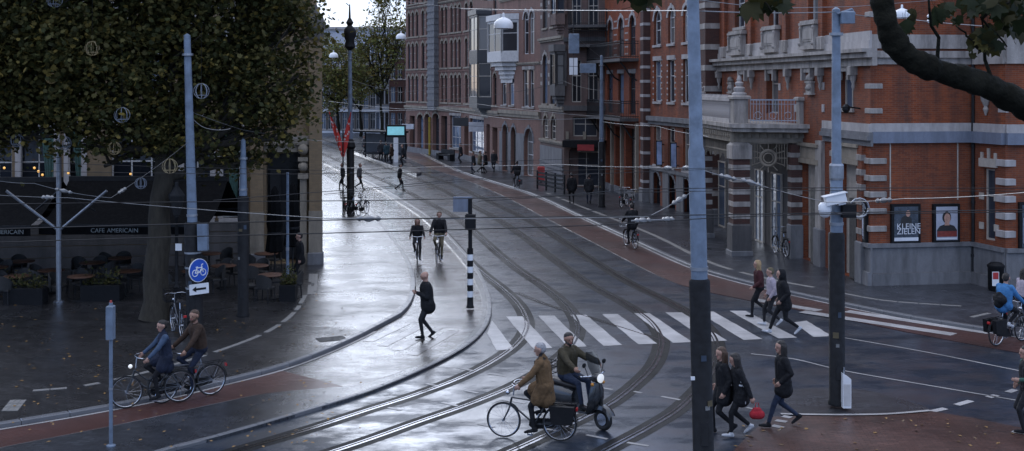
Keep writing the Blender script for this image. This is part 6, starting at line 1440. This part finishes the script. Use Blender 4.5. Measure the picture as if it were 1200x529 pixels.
# ------------------------------------------------------------------ bicycles
TYRE = mat('tyre_rubber', (.012, .012, .012), .7); CHROME = mat('chrome', (.5, .5, .52), .2, 1., .1); SAD = mat('saddle_leather', (.02, .016, .014), .5); LAMPW = mat('front_lamp', (.8, .8, .75), .2, emit=(1, .97, .9), es=.45); REDL = mat('tail_lamp', (.4, .01, .01), .3, emit=None, es=0)
bike_cache = {}
WR = .34; FH = V3(.55, 0, WR); RH = V3(-.55, 0, WR); BBk = V3(-.06, 0, .29)
def bike_meshes():
    if bike_cache: return bike_cache
    ring = lambda rr, n=36: [(rr*math.cos(2*math.pi*k/n), 0, rr*math.sin(2*math.pi*k/n)) for k in range(n)]
    m = bike_cache; m['rim'] = MB().tube(ring(WR-.035), .011, 6, closed=True).mesh('rim', CHROME, 60); m['tyre'] = MB().tube(ring(WR-.017), .0185, 8, closed=True).mesh('tyre', TYRE, 60)
    b = MB(); b.tube([(0, -.05, 0), (0, .05, 0)], .025, 8)
    for k in range(18): a = 2*math.pi*k/18; b.tube([(.02*math.cos(a+.9), (-1)**k*.03, .02*math.sin(a+.9)), ((WR-.035)*math.cos(a), 0, (WR-.035)*math.sin(a))], .0022, 3, cap=False)
    m['spokes'] = b.mesh('spokes', CHROME)
    arc = lambda rr, a0, a1, n=14: [(rr*math.cos(R(a0+(a1-a0)*k/n)), 0, rr*math.sin(R(a0+(a1-a0)*k/n))) for k in range(n+1)]
    b = MB()
    for a, a2 in zip(arc(WR+.02, -5, 175), arc(WR+.02, -5, 175)[1:]): b.quad((a[0], -.03, a[2]), (a[0], .03, a[2]), (a2[0], .03, a2[2]), (a2[0], -.03, a2[2]))
    m['guard_r'] = b.mesh('mudguard', M['black'], 60)
    b = MB()
    for a, a2 in zip(arc(WR+.02, 20, 150), arc(WR+.02, 20, 150)[1:]): b.quad((a[0], -.03, a[2]), (a[0], .03, a[2]), (a2[0], .03, a2[2]), (a2[0], -.03, a2[2]))
    m['guard_f'] = b.mesh('mudguard', M['black'], 60)
    b = MB(); b.tube([(.36, 0, .82), (.34, 0, 1.03)], .014, 8); b.tube([(.16, .3, 1.05), (.24, .29, 1.06), (.33, .2, 1.07), (.36, .08, 1.06), (.34, 0, 1.05), (.36, -.08, 1.06), (.33, -.2, 1.07), (.24, -.29, 1.06), (.16, -.3, 1.05)], .013, 7); m['bar'] = b.mesh('handlebar', CHROME, 60)
    b = MB()
    for s in (-1, 1): b.tube([(.15, .302*s, 1.05), (.26, .285*s, 1.06)], .019, 8)
    m['grips'] = b.mesh('grips', SAD, 60)
    b = MB(); prof = [(-.42, .11), (-.36, .12), (-.26, .1), (-.18, .055), (-.1, .03)]; vs = []
    for x, w in prof: vs += [(x, -w, .93), (x, -w*.7, .965), (x, 0, .972), (x, w*.7, .965), (x, w, .93), (x, 0, .915)]
    b.add(vs, [(i*6+k, i*6+(k+1) % 6, (i+1)*6+(k+1) % 6, (i+1)*6+k) for i in range(4) for k in range(6)] + [tuple(range(6))[::-1], tuple(24+k for k in range(6))]); m['saddle'] = b.mesh('saddle', SAD, 60)
    b = MB(); b.tube([(-.32, 0, .7), (-.27, 0, .93)], .014, 7); m['seatpost'] = b.mesh('seat_post', CHROME)
    b = MB()
    for s in (-.07, .07): b.tube([(-.36, s, .73), (-.86, s, .73)], .008, 5); b.tube([(-.78, s, .73), (-.56, s*.9, .36)], .007, 5)
    for x in (-.45, -.58, -.71, -.84): b.tube([(x, -.07, .735), (x, .07, .735)], .006, 5)
    m['rack'] = b.mesh('rack', M['black']); b = MB()
    b.extr([(-.6, .33), (-.58, .42), (-.1, .4), (.05, .36), (.06, .25), (-.02, .19), (-.1, .19), (-.58, .26)], -.055, -.03); m['guard_c'] = b.mesh('chain_guard', M['black'])
    b = MB(); a = R(-70); b.tube([BBk+V3(0, -.07, 0), BBk+V3(0, .07, 0)], .012, 6)
    for s in (-1, 1): e = BBk+V3(.17*math.cos(a)*s, 0, .17*math.sin(a)*s); b.tube([BBk+V3(0, .06*s, 0), e+V3(0, .07*s, 0)], .011, 6); b.box(e.x-.05, e.x+.05, .08*s-.0 if s > 0 else -.17, .17 if s > 0 else -.08, e.z-.013, e.z+.013)
    m['crank'] = b.mesh('crank', CHROME); b = MB(); b.sphere((.47, 0, .87), .045, 8, 6, (1, 1, 1)); m['lamp'] = b.mesh('front_lamp', LAMPW, 60); m['lamp_off'] = b.mesh('front_lamp', CHROME, 60)
    b = MB(); b.cbox(-.9, -.87, -.04, .04, .6, .66, .008); m['tail'] = b.mesh('tail_lamp', REDL); b = MB(); b.tube([(-.3, .08, .28), (-.42, .16, .02)], .011, 5); m['stand'] = b.mesh('kickstand', CHROME); return m
def frame_mesh_bike(m, step=True):
    b = MB(); head = V3(.39, 0, .78); hd2 = V3(.415, 0, .66); st = V3(-.32, 0, .74)
    b.tube([BBk, st], .016, 8); b.tube([head, hd2], .02, 8)
    if step: b.tube([hd2, V3(.2, 0, .42), BBk+V3(0, 0, .03)], .02, 8); b.tube([head, V3(.15, 0, .56), V3(-.14, 0, .44)], .015, 8)
    else: b.tube([hd2, BBk], .018, 8); b.tube([head, st+V3(.02, 0, -.03)], .016, 8)
    for s in (-.05, .05): b.tube([BBk+V3(0, s*.5, 0), RH+V3(0, s, 0)], .01, 6); b.tube([st+V3(0, s*.3, -.04), RH+V3(0, s, 0)], .008, 6)
    for s in (-.045, .045): b.tube([hd2+V3(0, s*.6, -.02), V3(.47, s, .5), FH+V3(0, s, 0)], .012, 6)
    return b.mesh('frame', m, 60)
def bicycle(label, loc, rz, col, step=True, lit=False, group='bicycles', rack=True, crate=None, panniers=None):
    m = bike_meshes(); r = thing('bicycle', label, 'bicycle', loc, rz, group); obj('frame', frame_mesh_bike(col, step), r)
    for hub, g in ((FH, 'guard_f'), (RH, 'guard_r')):
        w = obj('wheel', m['rim'], r, hub); obj('tyre', m['tyre'], w); obj('spokes', m['spokes'], w); obj('mudguard', m[g], r, hub)
    hb = obj('handlebar', m['bar'], r); obj('grips', m['grips'], hb); sd_ = obj('saddle', m['saddle'], r); obj('seat_post', m['seatpost'], sd_)
    obj('crank', m['crank'], r); obj('chain_guard', m['guard_c'], r); obj('front_lamp', m['lamp'] if lit else m['lamp_off'], r); obj('tail_lamp', m['tail'], r)
    if rack: obj('rack', m['rack'], r)
    if panniers:
        for s in (-1, 1):
            b = MB(); vs = []
            for yy in (.085, .2): vs += [(-.82, s*yy, .36), (-.42, s*yy, .36), (-.38, s*yy, .7), (-.86, s*yy, .7)]
            b.add(vs, [(0, 1, 2, 3), (7, 6, 5, 4), (0, 4, 5, 1), (1, 5, 6, 2), (2, 6, 7, 3), (3, 7, 4, 0)]); b.build('pannier', panniers, r)
    if crate:
        b = MB()
        for z in (.85, .95, 1.05, 1.12): b.tube([(.48, -.2, z), (.86, -.2, z), (.86, .2, z), (.48, .2, z)], .009, 5, closed=True)
        for x in (.48, .6, .73, .86):
            for yy in (-.2, .2): b.tube([(x, yy, .8), (x, yy, 1.12)], .007, 4)
        b.box(.48, .86, -.2, .2, .79, .81); b.tube([(.45, 0, .78), (.6, 0, .8)], .015, 5); b.build('front_crate', crate, r)
    return r
PHI = R(-70)
def ride_pose(lean=12, reach=.0):
    e = lambda s: BBk+V3(.17*math.cos(PHI)*s, 0, .17*math.sin(PHI)*s)
    a, c = e(1), e(-1)
    return dict(hip=(-.27, 1.05), lean=lean, feet=((a.x-.07, .11, a.z+.12, 8), (c.x-.07, -.11, c.z+.12, 12)), hands=((.16, .3, 1.1), (.16, -.3, 1.1)))
def place(uf, vf, ur, vr, z=0):
    a, c = G(uf, vf, z), G(ur, vr, z); d = a-c; return (a+c)/2, math.atan2(d.y, d.x)
BLK = mat('black_bike_paint', (.012, .012, .013), .3, 0, .2, 3, coat=.4); GRYB = mat('grey_bike_paint', (.1, .1, .11), .35, 0, .2, 3, coat=.3); GRNB = mat('green_bike_paint', (.02, .05, .04), .3, 0, .2, 3, coat=.4)
# ---- riders
loc, hd = place(595, 513, 651, 517); loc.z = .004
bicycle('black city bicycle with dark panniers, ridden by the man in the tan coat', loc, hd, BLK, False, panniers=M['black'])
person('older grey haired cyclist in a long tan coat riding left', loc, hd, 1.75, **ride_pose(8), head=(6, 8), hair=('grey', 'short'), jacket='tan', trousers='black', coat=.62, bulk=1.14, collar=True, scarf='charcoal', vox=.011)
loc, hd = place(154, 478, 205, 472, .016)
bicycle('dark bicycle at the front of the pair on the red cycle path', loc, hd, BLK, True, lit=True)
person('woman cycling left in dark vest with denim blue sleeves, dark hair tied back', loc, hd, 1.68, **ride_pose(6), head=(10, 6), hair=('dark', 'bun'), jacket='navy', sleeve='blue', trousers='black', coat=.55, bulk=1.02, scarf='navy', vox=.012)
loc, hd = place(196, 472, 243, 464, .016)
bicycle('dark bicycle behind, half hidden by the leading bicycle', loc, hd, GRYB, False)
person('bearded man in dark jacket and jeans cycling behind the woman', loc, hd, 1.8, **ride_pose(10), head=(28, 0), skin=1, hair=('brown', 'beard'), jacket='brown', trousers='navy', bulk=1.1, vox=.012)
loc, hd = G(489, 309, .012), R(-86)
bicycle('dark bicycle ridden towards the camera by the smaller rider', loc, hd, BLK, True)
person('smaller cyclist with red brown hair in black jacket riding towards the camera', loc, hd, 1.6, **ride_pose(4), hair=('ginger', 'long'), jacket='black', trousers='charcoal', vox=.016)
loc, hd = G(514, 308, .012), R(-93)
bicycle('bicycle with lit front lamp ridden towards the camera', loc, hd, BLK, False, lit=True)
person('taller cyclist in black jacket and pale trousers riding towards the camera', loc, hd, 1.82, **ride_pose(5), hair=('brown', 'short'), jacket='black', trousers='khaki', bulk=1.1, vox=.016)
d = G(700, 268)-G(740, 290); loc, hd = G(739, 290, .014), math.atan2(d.y, d.x)+R(6)
bicycle('bicycle with pale front crate on the right cycle path', loc, hd, BLK, True, crate=M['galv'])
person('cyclist in black seen from behind, right cycle path near the cellar windows', loc, hd, 1.75, **ride_pose(12), hair=('dark', 'short'), jacket='black', trousers='black', bulk=1.15, coat=.3, vox=.018)
d = G(560, 206)-G(605, 222); loc, hd = G(605, 222, .014), math.atan2(d.y, d.x)
bicycle('bicycle with grey panniers far up the right cycle path', loc, hd, BLK, True, panniers=CL['grey'])
person('cyclist in black far up the right cycle path before the arched doors', loc, hd, 1.75, **ride_pose(8), hair=('dark', 'short'), jacket='black', trousers='black', bulk=1.15, vox=.022)
loc, hd = place(1196, 400, 1170, 405, .014)
bicycle('bicycle at the right edge ridden by the person in blue', loc, hd, BLK, True, panniers=M['black'])
rb = person('cyclist in sky blue jacket with black bag at the right edge', loc, hd, 1.75, **ride_pose(10), head=(15, 0), hair=('dark', 'short'), jacket='skyblue', trousers='black', shoes='white', bulk=1.15, coat=.12, vox=.013)
q = thing('shoulder_bag', 'bulging black shoulder bag on the back of the blue cyclist', 'bag', loc, hd)
job('bag', [(V3(-.42, .06, 1.22), .13, V3(-.46, -.08, 1.2), .14, 0), (V3(-.45, 0, 1.3), .1, V3(-.46, 0, 1.1), .13, 0)], [CL['black']], q, .018); MB().tube([(-.42, .15, 1.3), (-.2, .2, 1.52), (-.02, .0, 1.45), (-.05, -.18, 1.2), (-.38, -.16, 1.15)], .016, 6).build('strap', CL['black'], q)
loc, hd = place(1218, 390, 1194, 393, .014)
bicycle('second bicycle at the right edge, cut by the frame', loc, hd, GRYB, True)
person('cyclist in pale pink top, cut by the right edge', loc, hd, 1.7, **ride_pose(8), hair=('dark', 'long'), jacket='pink', trousers='jean', vox=.018)
# ---- scooter
loc, hd = place(708, 505, 651, 489); loc.z = .003
r = thing('motor_scooter', 'black motor scooter with round headlamp and luggage rack', 'scooter', loc, hd)
sp = mat('scooter_paint', (.02, .021, .023), .22, 0, .15, 3, coat=.6)
def wheel_s(x):
    w = MB().tube([(x+.17*math.cos(2*math.pi*k/24), 0, .22+.17*math.sin(2*math.pi*k/24)) for k in range(24)], .055, 8, closed=True).build('wheel', TYRE, r, 60)
    MB().tube([(x, -.05, .22), (x, .05, .22)], .12, 16).build('rim', CHROME, w, 40)
wheel_s(.64); wheel_s(-.62)
def loft(secs, m, nm, cap=True):
    b = MB(); n = 14; vs = []
    for x, zc, hw, hh, e in secs:
        for k in range(n):
            a = 2*math.pi*k/n; cx, sx = math.cos(a), math.sin(a); f_ = (abs(cx)**e+abs(sx)**e)**(-1/e); vs.append((x, hw*cx*f_, zc+hh*sx*f_))
    N = len(secs); b.add(vs, [(i*n+k, i*n+(k+1) % n, (i+1)*n+(k+1) % n, (i+1)*n+k) for i in range(N-1) for k in range(n)] + [tuple(range(n))[::-1], tuple((N-1)*n+k for k in range(n))]); return b.build(nm, m, r, 50)
loft([(-.98, .62, .08, .06, 2.4), (-.92, .58, .16, .14, 2.5), (-.72, .53, .21, .2, 2.6), (-.45, .52, .22, .21, 2.8), (-.2, .52, .19, .2, 3), (-.08, .5, .15, .18, 3)], sp, 'rear_body')
loft([(-.15, .33, .17, .05, 4), (.1, .3, .19, .04, 4), (.36, .31, .18, .04, 4)], sp, 'floorboard')
b = MB(); n = 11; vs = []
for i, (x, z, w) in enumerate(((.34, .3, .17), (.42, .42, .22), (.46, .58, .23), (.48, .76, .2), (.46, .92, .13))):
    for k in range(n): t = (k/(n-1)-.5)*2; vs.append((x+.09*(1-t*t), w*t, z))
for i, (x, z, w) in enumerate(((.34, .3, .17), (.42, .42, .22), (.46, .58, .23), (.48, .76, .2), (.46, .92, .13))):
    for k in range(n): t = (k/(n-1)-.5)*2; vs.append((x+.05*(1-t*t)-.02, w*t, z))
fs = [(i*n+k, i*n+k+1, (i+1)*n+k+1, (i+1)*n+k) for i in range(4) for k in range(n-1)]; o_ = 5*n
fs += [(o_+(i+1)*n+k, o_+(i+1)*n+k+1, o_+i*n+k+1, o_+i*n+k) for i in range(4) for k in range(n-1)] + [(i*n, (i+1)*n, o_+(i+1)*n, o_+i*n) for i in range(4)] + [(o_+i*n+n-1, o_+(i+1)*n+n-1, (i+1)*n+n-1, i*n+n-1) for i in range(4)] + [(4*n+k, 4*n+k+1, o_+4*n+k+1, o_+4*n+k) for k in range(n-1)]
b.add(vs, fs); b.build('leg_shield', sp, r, 50)
b = MB(); 
for k in range(10): pass
arcp = [(.64+.27*math.cos(R(20+130*k/10)), .22+.27*math.sin(R(20+130*k/10))) for k in range(11)]; vs = []
for x, z in arcp:
    for yy, dz in ((-.1, -.07), (-.075, 0), (0, .025), (.075, 0), (.1, -.07)): vs.append((x, yy, z+dz))
b.add(vs, [(i*5+k, i*5+k+1, (i+1)*5+k+1, (i+1)*5+k) for i in range(10) for k in range(4)]); b.build('front_fender', sp, r, 50)
MB().tube([(.64, .06, .22), (.57, .05, .45), (.48, .02, .85), (.44, 0, 1.0)], .03, 8).build('fork', M['black'], r)
loft([(.36, 1.0, .1, .06, 2.4), (.44, 1.01, .13, .09, 2.4), (.53, 1.01, .1, .1, 2), (.56, 1.01, .09, .09, 2)], sp, 'headset')
b = MB(); b.lathe([(.085, 0), (.09, .03), (.05, .045)], 14); o = b.build('headlamp', LAMPW, r, 50); o.location = (.555, 0, 1.01); o.rotation_euler = (0, R(90), 0)
b = MB(); b.tube([(.36, .36, 1.06), (.42, .2, 1.05), (.44, 0, 1.03), (.42, -.2, 1.05), (.36, -.36, 1.06)], .018, 7); hb = b.build('handlebar', CHROME, r, 60)
for s in (-1, 1):
    MB().tube([(.33, .37*s, 1.06), (.38, .3*s, 1.06)], .024, 8).build('grip', TYRE, hb); b = MB(); b.tube([(.42, .2*s, 1.06), (.4, .27*s, 1.25)], .008, 5); b.sphere((.4, .29*s, 1.28), .06, 10, 6, (.25, 1, .8)); b.build('mirror', M['black'], r, 60)
    MB().sphere((.5, .16*s, .9), .035, 8, 6).build('indicator', mat('amber', (.5, .2, .02), .3), r, 60)
b = MB(); n = 7; vs = []
for x, z, w in ((.5, 1.08, .12), (.46, 1.25, .19), (.38, 1.42, .17), (.33, 1.5, .12)):
    for k in range(n): t = (k/(n-1)-.5)*2; vs.append((x-.05*t*t, w*t, z))
b.add(vs, [(i*n+k, i*n+k+1, (i+1)*n+k+1, (i+1)*n+k) for i in range(3) for k in range(n-1)])
mm, n_, l_, b_ = nodes('smoked_windscreen'); b_.inputs['Base Color'].default_value = (.05, .055, .06, 1); b_.inputs['Transmission Weight'].default_value = .85; b_.inputs['Roughness'].default_value = .05; b_.inputs['IOR'].default_value = 1.1; b.build('windscreen', mm, r, 60)
loft([(-.85, .76, .1, .05, 2.6), (-.6, .78, .15, .06, 2.8), (-.25, .76, .14, .06, 2.8), (-.02, .74, .08, .05, 2.4)], SAD, 'seat')
b = MB()
for z in (.86, .98, 1.1): b.tube([(-1.1, -.18, z), (-.8, -.18, z), (-.8, .18, z), (-1.1, .18, z)], .01, 5, closed=True)
for x in (-1.1, -.95, -.8):
    for yy in (-.18, .18): b.tube([(x, yy, .86), (x, yy, 1.1)], .008, 5)
b.tube([(-.85, 0, .66), (-.95, 0, .86)], .014, 5); b.tube([(-1.1, 0, .86), (-.8, 0, .86)], .01, 5); b.build('luggage_rack', M['black'], r)
MB().box(.5, .545, -.06, .06, .63, .67).build('badge', CHROME, r); MB().cbox(-1.0, -.97, -.07, .07, .5, .58, .01).build('tail_lamp', REDL, r); MB().tube([(-.3, -.2, .25), (-.7, -.22, .28), (-.85, -.22, .34)], .05, 8).build('exhaust', M['galv'], r, 60); MB().box(-1.0, -.98, -.1, .1, .3, .46).build('number_plate', mat('blue_plate', (.03, .08, .3), .4), r)
person('scooter rider with dark beard in olive jacket and fur collar, blue jeans', loc, hd, 1.78, hip=(-.33, .94), lean=2, feet=((.16, .14, .43, 0), (.2, -.14, .43, 0)), hands=((.29, .36, 1.11), (.29, -.36, 1.11)), head=(-20, 4), skin=1, hair=('dark', 'beard'), jacket='olive', trousers='jean', bulk=1.16, collar=True, vox=.0115)
# ---- walkers
person('balding man in black coat walking and looking at his phone', G(501, 396, .012), R(196), 1.8, lean=5, feet=stride(.15, .0), hands=((.28, .12, 1.2), (.02, -.26, .86)), head=(0, 28), hair=('ginger', 'none'), jacket='black', trousers='charcoal', coat=.25, bulk=1.26, vox=.012)
p = G(501, 396, .012); q = thing('phone', 'dark phone held by the man in the black coat', 'phone', p, R(196)); q.scale = (1.03,)*3; MB().cbox(.34, .355, .08, .16, 1.24, 1.38, .004).build('body', M['black'], q)
person('woman with blond hair in dark red jacket on the crossing', G(890, 371.5, .006), R(176), 1.68, lean=4, feet=stride(.24), hands=((.2, .22, .95), (-.12, -.26, .88)), hair=('blond', 'long'), jacket='maroon', trousers='black', bulk=1.12, vox=.014)
person('person in pale pink jacket with backpack strap on the crossing', G(905, 382, .006), R(178), 1.66, lean=4, feet=strideR(.22), hands=((.1, .25, .9), (.1, -.25, .92)), hair=('brown', 'short'), cap='khaki', jacket='pink', trousers='charcoal', shoes='white', bulk=1.1, vox=.014)
person('hooded person in long black jacket striding over the crossing', G(919, 392.5, .006), R(178), 1.8, lean=7, feet=strideR(.38, .02), hands=((.12, .24, .95), (.05, -.25, .95)), jacket='black', trousers='black', shoes='white', hood=True, bulk=1.2, coat=.3, vox=.0125)
person('woman with long brown hair in black coat beside the nearest pole', G(848, 508, .006), R(184), 1.7, lean=3, feet=strideR(.18), hands=((.05, .24, .88), (.08, -.22, .95)), head=(20, 2), hair=('brown', 'long'), jacket='black', trousers='black', coat=.5, bulk=1.08, vox=.0115)
pw = G(868, 511, .012)
person('woman in black jacket with white print carrying a red bag', pw, R(182), 1.62, lean=10, feet=stride(.22), hands=((-.2, .3, .78), (.14, -.24, .9)), head=(-10, 12), hair=('dark', 'long'), jacket='black', trousers='black', shoes='white', coat=.35, bulk=1.12, vox=.0115, extra=((V3(-.03, .215, 1.19), .03, V3(.03, .215, 1.19), .03, 7), (V3(-.02, .222, 1.23), .014, V3(-.03, .225, 1.29), .012, 7), (V3(.025, .222, 1.23), .014, V3(.03, .225, 1.29), .012, 7), (V3(-.08, .21, 1.08), .018, V3(.07, .215, 1.11), .018, 7), (V3(-.06, .2, .72), .012, V3(-.02, .205, .9), .012, 7)))
q = thing('handbag', 'small red bag carried low by the woman in the printed jacket', 'bag', pw, R(182)); job('bag', [(V3(-.3, .33, .5), .09, V3(-.18, .33, .5), .09, 0), (V3(-.27, .33, .58), .06, V3(-.2, .33, .58), .06, 0)], [CL['red']], q, .014); MB().tube([(-.28, .33, .6), (-.27, .32, .72), (-.22, .32, .72), (-.2, .33, .6)], .008, 5).build('strap', CL['red'], q)
person('woman in long black coat and jeans walking past the island, face turned', G(918, 500, .022), R(182), 1.72, lean=3, feet=stride(.33, .02), hands=((.1, .2, .95), (.06, -.22, .93)), head=(8, 0), hair=('dark', 'long'), jacket='black', trousers='jean', coat=.42, bulk=1.1, vox=.0115)
person('person in dark clothes with green sleeve stripe at the lower right edge', G(1204, 507, .022), R(175), 1.7, lean=2, feet=stride(.1), hands=((.2, .2, 1.1), (.1, -.22, .95)), hair=('dark', 'short'), jacket='charcoal', sleeve='green', trousers='charcoal', vox=.0125)
FW = dict(vox=.024)
person('distant walker in dark clothes crossing the tram tracks alone', G(468, 224), R(10), 1.75, lean=4, feet=stride(.25), hair=('dark', 'short'), jacket='black', trousers='charcoal', bulk=1.1, **FW)
person('distant walker in black left of the ornate mast', G(402, 223, .012), R(200), 1.78, lean=4, feet=stride(.25), hair=('dark', 'short'), jacket='black', trousers='black', bulk=1.1, **FW)
person('distant walker in grey just right of the ornate mast', G(421, 223, .012), R(-10), 1.75, lean=4, feet=strideR(.3), hair=('brown', 'short'), jacket='grey', trousers='charcoal', bulk=1.1, **FW)
for (u, v, a, jk, hr, lb) in ((555, 204, 200, 'black', 'dark', 'person in black, leftmost of the group outside the shop'), (562, 203, 20, 'khaki', 'brown', 'person in tan jacket within the group outside the shop'), (569, 203.5, 170, 'black', 'dark', 'person in black near the right of the group outside the shop'), (579, 202, 250, 'charcoal', 'brown', 'rightmost person of the group by the arched doors'), (540, 192, 200, 'black', 'dark', 'person standing by the far white framed window'),
    (670, 239, 95, 'black', 'dark', 'person in black walking away beside the corner shop'), (690, 239, 80, 'charcoal', 'dark', 'person in dark coat walking away beside the pavement pole')):
    person(lb, G(u, v, HP), R(a), random.uniform(1.68, 1.82), lean=3, feet=stride(random.uniform(.05, .22)), hair=(hr, 'short'), jacket=jk, trousers=random.choice(('black', 'charcoal', 'navy')), bulk=1.12, coat=.3, **FW)
for i, (u, v, jk, lb) in enumerate(((426, 181, 'grey', 'waiting person in grey at the left end of the tram stop'), (437, 184, 'black', 'waiting person in black left of the shelter'), (446, 189, 'charcoal', 'waiting person before the shelter, in charcoal'), (453, 190, 'teal', 'waiting person in dark teal before the shelter'), (459, 192, 'brown', 'waiting person in brown beside the display'), (472, 194, 'black', 'waiting person in black right of the display'), (474, 186, 'grey', 'person behind the display in grey'), (441, 178, 'maroon', 'waiting person in dark red behind the shelter'))):
    person(lb, G(u, v, .2), R(40*i), random.uniform(1.65, 1.82), lean=2, hair=(random.choice(('dark', 'brown')), 'short'), jacket=jk, trousers='black', bulk=1.12, coat=.3, **FW)
person('café guest in black standing by the hotel door', G(352, 333, HP), R(200), 1.75, lean=2, hair=('dark', 'short'), jacket='black', trousers='black', coat=.3, vox=.02)
# ---- parked bicycles
bicycle('parked bicycle with pale tyres and dark crate between tree and signed pole', G(208, 392, HP), R(118), GRYB, True, crate=M['black'])
for k, (u, v, a) in enumerate(((404, 252, 100), (418, 251, 60), (425, 252, 75))): bicycle(('leftmost', 'middle', 'rightmost')[k]+' of the bicycles parked at the ornate mast', G(u, v, HP), R(a), (BLK, GRNB, GRYB)[k], True, crate=M['black'] if k == 0 else None)
bicycle('dark bicycle parked at the theatre doors', G(915, 299, HP), R(100), BLK, True)
for k, (u, v, a) in enumerate(((731, 243, 70), (741, 246, 78))): bicycle(('left', 'right')[k]+' of two bicycles parked before the balcony house', G(u, v, HP), R(a), BLK, True)
run_jobs()
